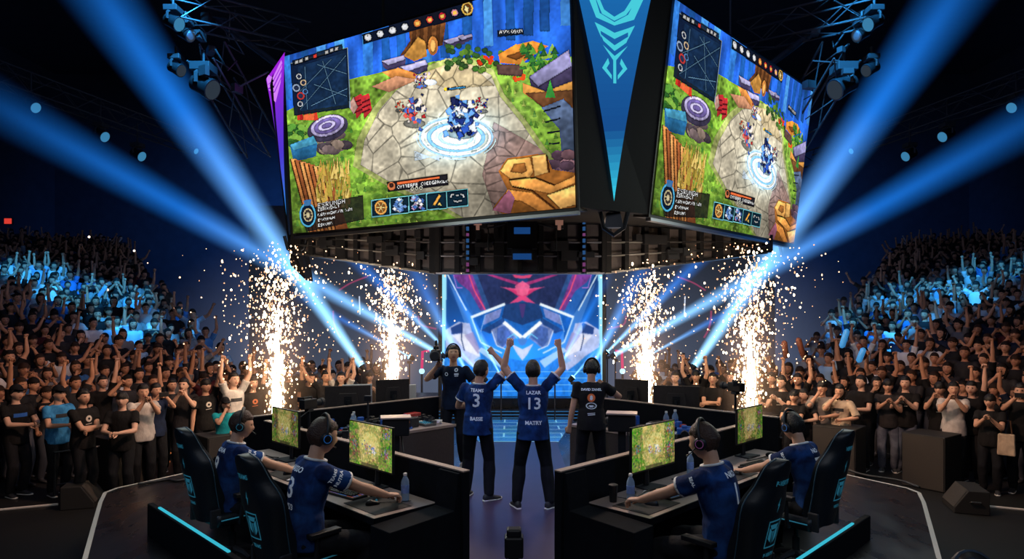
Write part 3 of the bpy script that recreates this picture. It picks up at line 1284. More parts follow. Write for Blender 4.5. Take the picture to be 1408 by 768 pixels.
    fighter(596, 300, 16, 22, [(236, 244, 255), (180, 214, 250), (255, 255, 255)], 34)
    c.poly([(552, 238), (612, 231), (612, 238), (552, 246)], (20, 30, 60))
    c.poly([(566, 238), (610, 233), (610, 236), (566, 242)], (70, 150, 240))
    c.ell(556, 241, 5, 5, (240, 200, 60))
    c.depth = False
    # minimap top left
    c.poly([(125, 172), (285, 128), (290, 295), (132, 318)], (14, 24, 44), .92)
    c.poly([(145, 180), (280, 142), (284, 285), (150, 305)], (22, 44, 74), .9, .4)
    for (a, b) in (((150, 300), (280, 150)), ((165, 180), (170, 300)), ((190, 230), (282, 262)), ((200, 175), (282, 200)), ((215, 165), (250, 285)), ((150, 250), (240, 160)), ((180, 290), (284, 240))):
        c.line([a, b], (92, 130, 160), 2, .8)
    c.line([(125, 172), (285, 128), (290, 295)], (150, 176, 190), 3, .8)
    for (x, y, k, cc) in ((148, 208, 8, (200, 210, 220)), (140, 240, 11, (150, 170, 200)), (160, 225, 9, (220, 190, 160)), (152, 262, 11, (180, 60, 60)), (150, 285, 8, (200, 210, 230)), (165, 250, 8, (90, 140, 200))):
        c.ell(x, y, k, k, cc)
        c.ell(x, y, k * .6, k * .6, (40, 50, 80))
    c.poly([(130, 165), (270, 118), (272, 134), (132, 180)], (12, 14, 22), .8)
    for i, x in enumerate((138, 150, 166, 190, 222, 236, 250)):
        c.poly([(x, 168 - (x - 130) * .33), (x + 9, 165 - (x - 130) * .33), (x + 9, 174 - (x - 130) * .33), (x, 177 - (x - 130) * .33)], (210, 60, 50) if i == 3 else (190, 190, 190))
    # top bar
    c.poly([(326, 92), (600, 8), (628, 2), (628, 40), (602, 46), (330, 118)], (14, 18, 32), .95)
    for i in range(8):
        x = 342 + i * 34
        y = 100 - i * 9.6
        c.ell(x, y, 10, 10, (214, 216, 220) if i < 4 else ((224, 120, 60), (230, 70, 60), (200, 40, 60), (236, 150, 170))[i - 4], 1, 6 if i % 2 else 9, .5)
        c.poly([(x - 6, y - 2), (x + 5, y - 6), (x + 6, y + 3), (x - 4, y + 6)], (222, 222, 226) if i < 4 else (250, 190, 90))
    c.ell(614, 22, 16, 18, (226, 180, 84))
    c.ell(614, 22, 11, 13, (120, 70, 30))
    c.poly([(608, 12), (618, 20), (616, 34), (606, 26)], (246, 220, 150))
    c.poly([(696, 80), (766, 74), (768, 90), (698, 98)], (20, 26, 34), .9)
    c.text('ANOLOEUM', 702, 80, 9, (200, 206, 210), (1, -.05))
    # name plate
    c.poly([(392, 503), (562, 478), (566, 510), (395, 532)], (26, 24, 30), .95)
    c.poly([(420, 503), (540, 486), (541, 492), (421, 510)], (216, 104, 60))
    c.ell(405, 515, 11, 12, (190, 110, 70))
    c.ell(405, 512, 6, 7, (60, 34, 28))
    c.text('CUTTERPE COEDIBARER', 421, 513, 8.5, (214, 214, 210), (1, -.14))
    for i in range(3):
        c.ell(464 + i * 12, 522 - i * 1.5, 5, 6, (230, 220, 190), 1, 10, .5)
    # action bar
    bx = [(347, 556), (400, 548), (453, 541), (504, 533), (560, 526), (620, 518)]
    for i in range(5):
        (x0, y0), (x1, y1) = bx[i], bx[i + 1]
        c.poly([(x0, y0), (x1, y1), (x1 + 2, y1 + 52), (x0 + 1, y0 + 50)], (120, 200, 214))
        c.poly([(x0 + 2, y0 + 2.5), (x1 - 1.5, y1 + 2.5), (x1, y1 + 49), (x0 + 3, y0 + 47)], (16, 36, 50))
        mx, my = (x0 + x1) / 2 + 1, (y0 + y1) / 2 + 25
        if i == 0:
            c.ell(mx, my, 18, 21, (226, 160, 80))
            c.ell(mx, my, 13, 15, (150, 92, 40))
            for q in range(6):
                c.line([(mx, my), (mx + 13 * math.cos(q * 1.05), my + 15 * math.sin(q * 1.05))], (240, 196, 120), 3)
        elif i in (1, 2):
            for q in range(26):
                px, py = mx + R.uniform(-16, 16), my + R.uniform(-17, 17)
                c.poly([(px, py - 6), (px + 7, py), (px, py + 6), (px - 7, py)], R.choice([(150, 190, 230), (70, 110, 180), (240, 240, 250), (180, 150, 190) if i == 2 else (110, 150, 210)]))
        elif i == 3:
            c.poly([(mx - 12, my + 14), (mx + 6, my - 18), (mx + 12, my - 14), (mx - 4, my + 14)], (230, 160, 70))
            c.poly([(mx + 2, my + 14), (mx + 8, my + 4), (mx + 14, my + 14)], (240, 190, 110))
        else:
            for q in (-1, 1):
                c.line([(mx + q * 18, my - 2), (mx + q * 17, my - 10), (mx + q * 9, my - 11)], (230, 230, 220), 4)
            c.line([(mx - 10, my + 8), (mx, my + 10), (mx + 12, my + 6)], (230, 230, 220), 4)
            c.ell(mx, my - 8, 4, 3, (230, 230, 220))
    # text panel and flask
    c.poly([(200, 568), (324, 542), (327, 612), (160, 652), (150, 620)], (24, 22, 24), .78)
    for r_, (wd, hh) in enumerate(((92, 13), (66, 8), (106, 8), (52, 8), (44, 8))):
        y = 572 + r_ * 15
        c.text('ESRUNGHETOLSINA'[:max(4, int(wd / (hh * .9)))], 194, y - 4, hh, (226, 220, 216) if r_ != 1 else (200, 196, 190), (1, -.2))
    c.ell(165, 602, 24, 36, (86, 180, 226))
    c.ell(165, 602, 19, 30, (16, 30, 54))
    c.poly([(154, 560), (176, 556), (174, 574), (156, 576)], (60, 110, 160))
    c.ell(166, 602, 14, 20, (206, 190, 150))
    for q in range(9):
        c.ell(166 + 8 * math.cos(q * .7), 602 + 12 * math.sin(q * .7), 3, 4, (70, 60, 60))
    a = np.clip(c.a, 0, 1)
    # painterly finish: fine brush grain, crisped contours
    blur = a.copy()
    for _ in range(3):
        blur[1:-1, 1:-1] = (blur[:-2, 1:-1] + blur[2:, 1:-1] + blur[1:-1, :-2] + blur[1:-1, 2:] + blur[1:-1, 1:-1]) / 5
    a = np.clip(a + .7 * (a - blur), 0, 1)
    g = a.mean(-1)
    ed = np.zeros_like(g)
    ed[1:-1, 1:-1] = np.abs(g[1:-1, 2:] - g[1:-1, :-2]) + np.abs(g[2:, 1:-1] - g[:-2, 1:-1])
    a *= (1 - .38 * np.clip(ed * 1.6, 0, 1))[..., None]
    a *= (.93 + .15 * c.vn(150, 90))[..., None]
    # deeper corners of the painted world
    u, v = c.X / c.w, c.Y / c.h
    a *= (1.04 - .30 * np.clip(np.hypot((u - .5) * 1.25, (v - .52) * 1.1) - .28, 0, 1))[..., None]
    return np.clip(a, 0, 1)


def soften(a, n):
    a = a.copy()
    for _ in range(n):
        p = np.pad(a, ((1, 1), (1, 1), (0, 0)), 'edge')
        a = (p[:-2, 1:-1] + p[2:, 1:-1] + p[1:-1, :-2] + p[1:-1, 2:] + 2 * p[1:-1, 1:-1]) / 6
    return a


def to_linear(a):
    return np.where(a <= .04045, a / 12.92, ((a + .055) / 1.055) ** 2.4)


def picture(name, art, corners, material, parent, gain=1.0):
    """a flat panel (bottom left, bottom right, top right, top left) coloured point by point"""
    h, w = art.shape[:2]
    bl, br, tr, tl = [np.array(c, float) for c in corners]
    u = np.linspace(0, 1, w + 1)[None, :, None]
    v = np.linspace(1, 0, h + 1)[:, None, None]
    P = (bl * (1 - u) + br * u) * (1 - v) + (tl * (1 - u) + tr * u) * v
    vs = P.reshape(-1, 3)
    idx = np.arange((h + 1) * (w + 1)).reshape(h + 1, w + 1)
    fs = np.stack([idx[1:, :-1], idx[1:, 1:], idx[:-1, 1:], idx[:-1, :-1]], -1).reshape(-1, 4)
    me = bpy.data.meshes.new(name)
    me.vertices.add(len(vs))
    me.vertices.foreach_set('co', vs.ravel())
    me.loops.add(fs.size)
    me.loops.foreach_set('vertex_index', fs.ravel().astype(np.int32))
    me.polygons.add(len(fs))
    me.polygons.foreach_set('loop_start', np.arange(0, fs.size, 4, dtype=np.int32))
    me.update(calc_edges=True)
    at = me.attributes.new('Col', 'FLOAT_COLOR', 'FACE')
    col = np.ones((h * w, 4), np.float32)
    col[:, :3] = to_linear(np.clip(art, 0, 1)).reshape(-1, 3) * gain
    at.data.foreach_set('color', col.ravel())
    me.materials.append(material)
    o = bpy.data.objects.new(name, me)
    COL.objects.link(o)
    if parent is not None:
        o.parent = parent
    return o


def paint_monitor(seed, w=200, h=116):
    c = Canvas(w, h, (150, 150, 60))
    c.noise_fields(seed)
    n = c.N1
    c.a = np.stack([.40 + .75 * (n - .45), .46 + .60 * (c.N2 - .45), .20 + .5 * (n - .45)], -1).astype(np.float32)
    c.poly([(w * .2, 0), (w * .75, 0), (w * .7, h * .7), (w * .3, h)], (226, 206, 140), .5, .6)
    c.ell(w * .5, h * .4, w * .2, h * .22, (246, 232, 150), .5)
    for i in range(900):
        x, y = R.uniform(0, w), R.uniform(0, h)
        side = abs(x / w - .5) > .27
        k = R.uniform(1, 4)
        c.poly([(x, y - k), (x + k, y), (x, y + k), (x - k, y)], R.choice([(60, 110, 40), (130, 170, 60), (46, 70, 60), (190, 170, 90), (90, 120, 50)] if side else [(220, 200, 120), (150, 150, 80), (200, 170, 90)]), .85)
    for (x, y, cols, q) in ((.42, .56, [(220, 220, 230), (180, 90, 60), (70, 90, 140)], 26), (.58, .60, [(230, 190, 190), (60, 110, 180), (240, 240, 240)], 24), (.87, .18, [(200, 60, 60), (90, 110, 190), (160, 160, 170)], 24), (.86, .62, [(180, 60, 70), (60, 60, 110), (150, 150, 180)], 30), (.12, .5, [(70, 130, 150), (180, 80, 60), (60, 60, 70)], 26)):
        for i in range(int(q * 1.8)):
            px, py = R.gauss(x * w, w * .035), R.gauss(y * h, h * .06)
            k = R.uniform(.8, 2.6)
            c.poly([(px - k, py - k), (px + k, py - k * .6), (px + k * .7, py + k), (px - k * .8, py + k * .8)], R.choice(cols), .95)
    c.poly([(w * .3, h * .92), (w * .7, h * .92), (w * .7, h), (w * .3, h)], (60, 56, 40), .7)
    return soften(np.clip(c.a, 0, 1), 2)


def paint_stage(w=330, h=318):
    """mirror-symmetric winged emblem of the big stage screen"""
    # stage screen spans pixels x 608..828, y 336..548
    c = Canvas(w, h, (28, 70, 140))
    c.noise_fields(9)
    c.map = lambda p: ((580 + p[0] / 4.268 - 608) / 220 * w, (360 + p[1] / 4.268 - 336) / 212 * h)
    yy = c.Y / h
    xx = np.abs(c.X / w - .5) * 2
    base = np.stack([.10 + .05 * c.N2, .20 + .26 * yy + .1 * (1 - xx) * yy, .42 + .42 * yy], -1)
    c.a = base.astype(np.float32)
    c.glow(590, 520, 420, 200, (40, 120, 200), .5)
    ax = 590.0

    def both(pts, col, al=1.0, nz=0.0):
        c.poly(pts, col, al, nz)
        c.poly([(2 * ax - x, y) for x, y in pts], col, al, nz)

    def bline(pts, col, wd, al=1.0):
        c.line(pts, col, wd, al)
        c.line([(2 * ax - x, y) for x, y in pts], col, wd, al)
    both([(150, -60), (560, -60), (560, 240), (370, 280), (270, 60)], (44, 52, 96), .9, .3)
    # side light curtains
    both([(160, 60), (320, 60), (480, 480), (300, 320)], (70, 150, 240), .35, .3)
    both([(160, 120), (300, 320), (480, 640), (360, 640)], (120, 190, 250), .4)
    # pink bars and crest
    both([(180, 70), (295, 70), (375, 280), (345, 285), (280, 170), (215, 120)], (150, 60, 150), .8, .4)
    bline([(275, 70), (310, 170), (372, 280)], (255, 90, 130), 7)
    bline([(185, 70), (205, 150), (240, 150)], (200, 130, 220), 5)
    both([(380, 75), (600, 150), (600, 128), (420, 75)], (190, 60, 130), .9, .3)
    both([(455, 145), (600, 160), (600, 200), (560, 190), (500, 160)], (238, 92, 150), .95, .2)
    both([(500, 155), (600, 225), (600, 195), (560, 170)], (208, 60, 120), .95)
    both([(545, 140), (590, 110), (590, 200), (560, 190)], (236, 110, 160), .9, .2)
    both([(505, 250), (570, 200), (590, 200), (590, 225), (540, 245)], (230, 80, 140), .95)
    both([(530, 72), (590, 80), (590, 98), (545, 92)], (230, 80, 130), .95)
    # cockpit dome
    dome = [(490, 250), (465, 300), (480, 360), (590, 450), (590, 235), (540, 238)]
    both(dome, (36, 70, 130), 1, .2)
    both([(480, 330), (590, 370), (590, 440), (490, 370)], (36, 120, 210), .85, .2)
    both([(570, 245), (590, 245), (590, 330), (583, 320)], (90, 60, 130), .8)
    # armour wings
    both([(288, 325), (490, 245), (470, 320), (345, 410), (345, 470)], (30, 106, 196), 1, .3)
    both([(370, 310), (470, 270), (455, 325), (360, 370)], (146, 160, 214), .95, .25)
    both([(350, 400), (470, 330), (480, 360), (400, 420)], (40, 80, 150), 1, .3)
    both([(405, 400), (490, 355), (560, 440), (520, 470), (470, 510), (430, 480)], (150, 160, 205), .8, .4)
    both([(440, 390), (490, 372), (540, 440), (470, 500), (440, 460)], (72, 110, 190), .8, .3)
    bline([(288, 325), (488, 246)], (240, 250, 255), 16)
    bline([(292, 325), (345, 470), (470, 535)], (205, 236, 255), 9)
    bline([(345, 410), (372, 310)], (150, 200, 240), 5)
    bline([(480, 352), (590, 446)], (250, 253, 255), 22)
    bline([(410, 405), (440, 490), (500, 515)], (225, 240, 255), 6)
    bline([(500, 450), (540, 420), (560, 450)], (120, 210, 250), 7)
    both([(525, 478), (590, 512), (590, 578), (560, 540)], (206, 216, 240), 1, .12)
    both([(560, 455), (590, 440), (590, 490), (575, 485)], (90, 140, 200), .8)
    # big white shoulders
    both([(135, 400), (215, 350), (280, 360), (350, 600), (330, 640), (140, 500)], (196, 204, 236), .95, .2)
    both([(170, 385), (235, 355), (240, 415), (175, 425)], (38, 70, 140), .95)
    both([(180, 430), (250, 420), (330, 500), (345, 560), (260, 520)], (232, 234, 246), .95, .1)
    both([(250, 430), (300, 410), (345, 520), (330, 540)], (168, 160, 200), .8)
    both([(140, 500), (220, 550), (320, 640), (320, 800), (130, 800)], (54, 150, 226), .8, .3)
    both([(345, 515), (480, 560), (590, 580), (590, 800), (340, 800)], (38, 130, 214), .75, .35)
    both([(690, 580), (830, 500), (850, 520), (720, 620)], (226, 240, 252), .7)
    bline([(238, 360), (232, 450), (250, 520)], (28, 50, 100), 5)
    # bright edges
    both([(118, -120), (150, -120), (140, 420), (122, 800)], (170, 232, 250), .98)
    bline([(150, 70), (262, 285)], (235, 252, 255), 7)
    for i in range(7):
        x = R.uniform(150, 560)
        y = R.uniform(560, 800)
        both([(x, y), (x + 40, y - 30), (x + 60, y + 30)], (90, 180, 240), .4)
    c.a = soften(c.a, 2)
    gl = soften(np.clip(c.a - .62, 0, 1), 30)
    c.a = c.a * .92 + gl * .35
    for k in range(4):
        both([(150, 640 + k * 38), (590, 640 + k * 38), (590, 646 + k * 38), (150, 646 + k * 38)], (150, 220, 250), .45)
    return np.clip(c.a, 0, 1)
# ---------------------------------------------------------------- desk islands
# each island is a frame: u runs along the desk away from the aisle, n points from the players to the stage
SIDES = {-1: 'left', 1: 'right'}
Q = math.sqrt(.5)


def isl(s, u, n, z=0.0):
    return V((s * .40 + s * Q * u - s * Q * n, 5.19 + Q * u + Q * n, z))


def isl_rz(s):
    return s * PI / 4


MON_ART = {}
for sd_ in (11, 12, 13, 14):
    MON_ART[sd_] = paint_monitor(sd_)
M['monitor_art'] = art_mat('monitor_picture', 1.0)
M['monitor_art_dim'] = art_mat('monitor_picture_dim', .55)


def lx(s, x):
    """local x inside an island object: +x points away from the aisle on the right, so mirror on the left"""
    return s * x


def monitor(s, loc, rz, art, label, w=.64, h=.39, z0=.17, mname='monitor_art', gain=1.0, group=None):
    """screen looks along local -y"""
    t = thing('gaming_monitor', label, 'monitor', loc, rz, group)
    b = MB()
    b.box((0, .012, z0 + h / 2), (w, .024, h))
    b.box((0, .034, z0 + h * .45), (w * .55, .03, h * .55), taper=.8)
    b.build('housing', 'black', t, bevel=.004)
    k = .010
    zz = (z0 + k * 1.6, z0 + h - k)
    picture('screen', art, [(-w / 2 + k, -.002, zz[0]), (w / 2 - k, -.002, zz[0]), (w / 2 - k, -.002, zz[1]), (-w / 2 + k, -.002, zz[1])], M[mname], t, gain)
    st = MB()
    st.tube([(0, .05, z0 + h * .4), (0, .085, z0 + h * .2), (0, .08, .02)], [.022, .02, .026], 8)
    st.build('stand', 'black', t)
    f = MB()
    f.prism([(-.13, -.05, 0), (.13, -.05, 0), (.10, .13, 0), (-.10, .13, 0)], (0, 0, .014))
    f.build('foot', 'dark', t, bevel=.003)
    return t


def gaming_chair(s, loc, rz, label, brand, group=None):
    """faces local +y"""
    t = thing('gaming_chair', label, 'chair', loc, rz, group)
    # five-star base
    b = MB()
    for i in range(5):
        a = 2 * PI * i / 5 + .3
        d = V((math.cos(a), math.sin(a), 0))
        b.tube([d * .03 + V((0, 0, .135)), d * .15 + V((0, 0, .115)), d * .24 + V((0, 0, .075))], [.032, .026, .018], 8)
    b.lathe([(.045, .09), (.05, .12), (.042, .16)], 14)
    b.build('base', 'dark', t, True, auto=.6)
    for i in range(5):
        a = 2 * PI * i / 5 + .3
        c = MB()
        p = V((math.cos(a), math.sin(a), 0)) * .245 + V((0, 0, .032))
        tx = V((-math.sin(a), math.cos(a), 0))
        for q in (-.016, .016):
            c.cyl(p + tx * (q - .011), p + tx * (q + .011), .031, 14)
        c.cyl(p, p + V((0, 0, .05)), .009, 8)
        c.build('caster', 'black', t)
    g = MB()
    g.lathe([(.034, .15), (.034, .28), (.02, .281), (.02, .40)], 14)
    g.box((0, .0, .405), (.20, .26, .04))
    g.build('gas_column', 'dark', t)
    # seat: cushion with raised side bolsters
    se = MB()
    nx, ny = 12, 12
    vs, fs = [], []
    for layer in (1, 0):
        for j in range(ny + 1):
            for i in range(nx + 1):
                x = (i / nx - .5) * 2
                y = j / ny
                wdt = .27 - .02 * (y > .9)
                z = .50 + .045 * abs(x) ** 3 - .03 * max(0, y - .8) * 5 * max(0, y - .8) * 2 if layer else .42
                e = 1 - .12 * (max(0, abs(x) - .85) / .15) - 0
                vs.append((x * wdt, -.25 + y * .52, z - (.03 if layer and abs(x) > .98 else 0) - (.035 if layer and y > .98 else 0)))
    m = (nx + 1) * (ny + 1)
    for j in range(ny):
        for i in range(nx):
            a = j * (nx + 1) + i
            fs.append((a, a + 1, a + nx + 2, a + nx + 1))
            fs.append((m + a + nx + 1, m + a + nx + 2, m + a + 1, m + a))
    rim = [i for i in range(nx + 1)] + [(j + 1) * (nx + 1) + nx for j in range(ny)] + [ny * (nx + 1) + i for i in range(nx - 1, -1, -1)] + [j * (nx + 1) for j in range(ny - 1, 0, -1)]
    for k in range(len(rim)):
        a, c = rim[k], rim[(k + 1) % len(rim)]
        fs.append((a, m + a, m + c, c))
    se.add(vs, fs)
    so = se.build('seat', 'chair', t, True)
    pp = MB()
    pp.tube([(-.272, -.22, .475), (-.272, .25, .475), (-.2, .275, .455), (.2, .275, .455), (.272, .25, .475), (.272, -.22, .475)], .006, 6)
    pp.build('piping', 'teal_dim', so, True)
    # backrest
    prof = [(0, .20), (.06, .225), (.16, .225), (.30, .245), (.42, .275), (.50, .285), (.56, .272), (.62, .225), (.67, .185), (.73, .170), (.79, .160), (.83, .135), (.855, .08), (.862, .02)]

    def hw(v):
        return float(np.interp(v, [p[0] for p in prof], [p[1] for p in prof]))
    tilt = .23

    def bp(x, v, back):
        wing = .075 * abs(x) ** 2.2 * (1.0 if v < .6 else max(0, 1 - (v - .6) * 4))
        bulge = .035 * math.exp(-((v - .2) / .15) ** 2)
        yy = wing + bulge if not back else wing * .75 - .085 * (1 - abs(x) ** 6) - .012
        return V((x * hw(v), yy - .235 - v * math.sin(tilt), .46 + v * math.cos(tilt)))
    nv, nu = 34, 14
    vs, fs = [], []
    for back in (0, 1):
        for j in range(nv + 1):
            for i in range(nu + 1):
                vs.append(bp((i / nu - .5) * 2, .862 * j / nv, back))
    m = (nv + 1) * (nu + 1)
    for j in range(nv):
        for i in range(nu):
            a = j * (nu + 1) + i
            fs.append((a + nu + 1, a + nu + 2, a + 1, a))
            fs.append((m + a, m + a + 1, m + a + nu + 2, m + a + nu + 1))
    rim = [i for i in range(nu + 1)] + [(j + 1) * (nu + 1) + nu for j in range(nv)] + [nv * (nu + 1) + i for i in range(nu - 1, -1, -1)] + [j * (nu + 1) for j in range(nv - 1, 0, -1)]
    for k in range(len(rim)):
        a, c = rim[k], rim[(k + 1) % len(rim)]
        fs.append((a, c, m + c, m + a))
    bk = MB()
    bk.add(vs, fs)
    bo = bk.build('backrest', 'chair', t, True, auto=1.0)
    pp = MB()
    for sx in (-1, 1):
        pp.tube([bp(sx, .862 * j / 28, 1) + V((sx * .004, -.002, 0)) for j in range(29)], .0048, 6)
    pp.build('piping', 'chair_pipe', bo, True)
    # lettering and badge printed on the back shell (seen from behind)
    n0 = bp(0, .3, 1)
    upv = (bp(0, .5, 1) - bp(0, .1, 1)).normalized()
    rt = V((1, 0, 0))
    bv = BVHTree.FromPolygons([V(v) for v in vs], fs)
    decal_text(brand, .050, bp(0, .70, 1), rt, upv, bv, 'teal_dim', bo, bold=.001)
    decal_poly([[(.012, .055), (-.016, -.004), (-.002, -.002), (-.008, -.055), (.016, .006), (.003, .004)]], bp(0, .54, 1), rt, upv, bv, 'teal_dim', bo, 'emblem')
    fr = []
    w0, h0, th = .085, .10, .010
    sk = .02
    def q(x, y):
        return (x + y * sk, y)
    for (a, b2) in (((-w0, -h0), (w0, -h0 + th)), ((-w0, h0 - th), (w0, h0)), ((-w0, -h0), (-w0 + th, h0)), ((w0 - th, -h0), (w0, h0))):
        fr.append([q(a[0], a[1]), q(b2[0], a[1]), q(b2[0], b2[1]), q(a[0], b2[1])])
    fr += [[q(-.06, .07), q(.06, .07), q(.035, .035), q(-.035, .035)], [q(-.06, .05), q(-.02, .02), q(-.02, -.06), q(-.06, -.03)], [q(.06, .05), q(.02, .02), q(.02, -.07), q(.06, -.03)], [q(-.01, .02), q(.01, .02), q(0, -.08)]]
    decal_poly(fr, bp(0, .33, 1), rt, upv, bv, 'teal_dim', bo, 'badge')
    decal_text(brand, .038, bp(0, .175, 1), rt, upv, bv, 'teal_dim', bo, bold=.001)
    for sx in (-1, 1):
        a = MB()
        a.tube([(sx * .20, -.05, .43), (sx * .31, -.05, .43), (sx * .32, -.05, .50), (sx * .32, -.04, .66)], [.02, .022, .022, .02], 8)
        a.box((sx * .32, .02, .68), (.085, .27, .035))
        a.build('armrest', 'black', t, bevel=.01)
        hinge = MB()
        hinge.box((sx * .235, -.26, .50), (.03, .10, .16))
        hinge.build('recline_hinge', 'dark', t, bevel=.01)
    return t


def keyboard(loc, rz, label, lit, group=None):
    t = thing('keyboard', label, 'keyboard', loc, rz, group)
    b = MB()
    b.prism([(-.22, -.075, 0), (.22, -.075, 0), (.22, .075, 0), (-.22, .075, 0)], (0, 0, .02))
    b.box((0, 0, .019), (.43, .14, .006))
    b.build('case', 'black', t, bevel=.004)
    k = MB()
    for r_ in range(5):
        x = -.208
        y = -.055 + r_ * .0265
        widths = [(.027, .027, .033, .135, .033, .027, .027, .027, .027, .022), (.04,) + (.0262,) * 12 + (.04,), (.045,) + (.0262,) * 12 + (.03,), (.036,) + (.0262,) * 13, (.0262,) * 15][r_]
        for w in widths:
            if x + w > .21:
                break
            k.box((x + w / 2, y, .030), (w - .005, .021, .014), taper=.8)
            x += w
    k.build('keys', 'black', t)
    g = MB()
    for r_ in range(5):
        for c_ in range(15):
            x, y = -.196 + c_ * .0278, -.068 + r_ * .0265
            g.add([(x - .012, y, .0235), (x + .012, y, .0235), (x + .012, y + .005, .0235), (x - .012, y + .005, .0235)], [(0, 1, 2, 3)], (c_ // 4 + r_) % 3)
    g.build('key_lights', lit, t)
    return t


LITS = [[emat('key_red', hexc(235, 110, 90), .9), emat('key_violet', hexc(170, 140, 230), .8), emat('key_blue', hexc(90, 150, 240), .9)],
        [emat('key_ice', hexc(110, 160, 220), .6), emat('key_sea', hexc(70, 120, 190), .6), emat('key_sky', hexc(90, 140, 210), .6)]]


def mouse(loc, rz, label, group=None):
    t = thing('mouse', label, 'mouse', loc, rz, group)
    b = MB()
    vs, fs = [], []
    n, m = 14, 8
    for i in range(m + 1):
        th = PI / 2 * i / m
        for k in range(n):
            ph = 2 * PI * k / n
            y = math.sin(ph) * .060
            x = math.cos(ph) * (.033 - .004 * math.cos(2 * ph))
            sc = math.cos(th) ** .6 if i < m else .05
            vs.append((x * sc, y * sc, .036 * math.sin(th) * (1 - .25 * (y / .06 + .2))))
    for i in range(m):
        for k in range(n):
            fs.append((i * n + k, i * n + (k + 1) % n, (i + 1) * n + (k + 1) % n, (i + 1) * n + k))
    fs.append(tuple(m * n + k for k in range(n)))
    b.add(vs, fs)
    b.build('shell', 'black', t, True)
    w = MB()
    w.cyl((-.004, .03, .030), (.004, .03, .030), .009, 12)
    w.build('wheel', 'teal_dim', t)
    c = MB()
    c.tube([(0, .058, .008), (.01, .12, .006), (.05, .20, .006), (.06, .30, .006)], .003, 6)
    c.build('cord', 'black', t, True)
    return t


def water_glass_mat():
    m, nt, out = new_mat('clear_blue_plastic')
    p = nd(nt, 'ShaderNodeBsdfPrincipled')
    p.inputs['Base Color'].default_value = (.45, .62, .85, 1)
    p.inputs['Roughness'].default_value = .12
    p.inputs['Transmission Weight'].default_value = .55
    p.inputs['IOR'].default_value = 1.2
    nt.links.new(p.outputs[0], out.inputs['Surface'])
    return m


M['bottle'] = water_glass_mat()
M['bottle_label'] = mat('bottle_label', hexc(120, 150, 215), .6, nscale=40, namt=.5)


def bottle(loc, label, h=.23, r=.033, cap='white', lab='bottle_label', group=None):
    t = thing('water_bottle', label, 'bottle', loc, R.uniform(0, 6), group)
    b = MB()
    pr = [(.0, 0), (r * .85, 0), (r, .012)]
    for i in range(6):
        z = .02 + i * .02
        pr += [(r * (.97 if i % 2 else 1), z * h / .23)]
    pr += [(r, h * .66), (r * .9, h * .74), (r * .5, h * .86), (r * .38, h * .9), (r * .38, h * .93)]
    b.lathe(pr, 18)
    b.build('bottle_body', 'bottle', t, True)
    l = MB()
    l.lathe([(r * 1.01, h * .30), (r * 1.02, h * .31), (r * 1.02, h * .58), (r * 1.01, h * .59)], 18)
    l.build('paper_label', lab, t, True)
    c = MB()
    c.lathe([(r * .46, h * .91), (r * .47, h * .93), (r * .47, h * .99), (r * .4, h)], 16)
    c.build('cap', cap, t, True, auto=.6)
    return t


def cup(loc, label, h=.15, r=.036):
    t = thing('drink_tumbler', label, 'tumbler', loc, 0)
    b = MB()
    b.lathe([(r * .8, 0), (r * .84, .006), (r, h * .8), (r * 1.02, h * .88)], 18)
    b.build('tumbler_body', 'black', t, True, auto=.7)
    l = MB()
    l.lathe([(r * 1.06, h * .88), (r * 1.06, h * .93), (r * .7, h * .97), (r * .2, h * .98)], 18)
    l.build('lid', 'dark', t, True, auto=.6)
    return t


def cable(name, pts, r, material, label, n=6, cat='cable', group=None):
    b = MB()
    # Catmull-Rom through pts
    P = [V(p) for p in pts]
    P = [P[0] * 2 - P[1]] + P + [P[-1] * 2 - P[-2]]
    out = []
    for i in range(1, len(P) - 2):
        for k in range(8):
            t = k / 8
            a, b0, c0, d = P[i - 1], P[i], P[i + 1], P[i + 2]
            out.append(.5 * ((2 * b0) + (c0 - a) * t + (2 * a - 5 * b0 + 4 * c0 - d) * t * t + (3 * b0 - a - 3 * c0 + d) * t ** 3))
    out.append(P[-2])
    b.tube(out, r, n)
    o = b.build(name, material, None, True)
    return tag(o, label, cat, group)


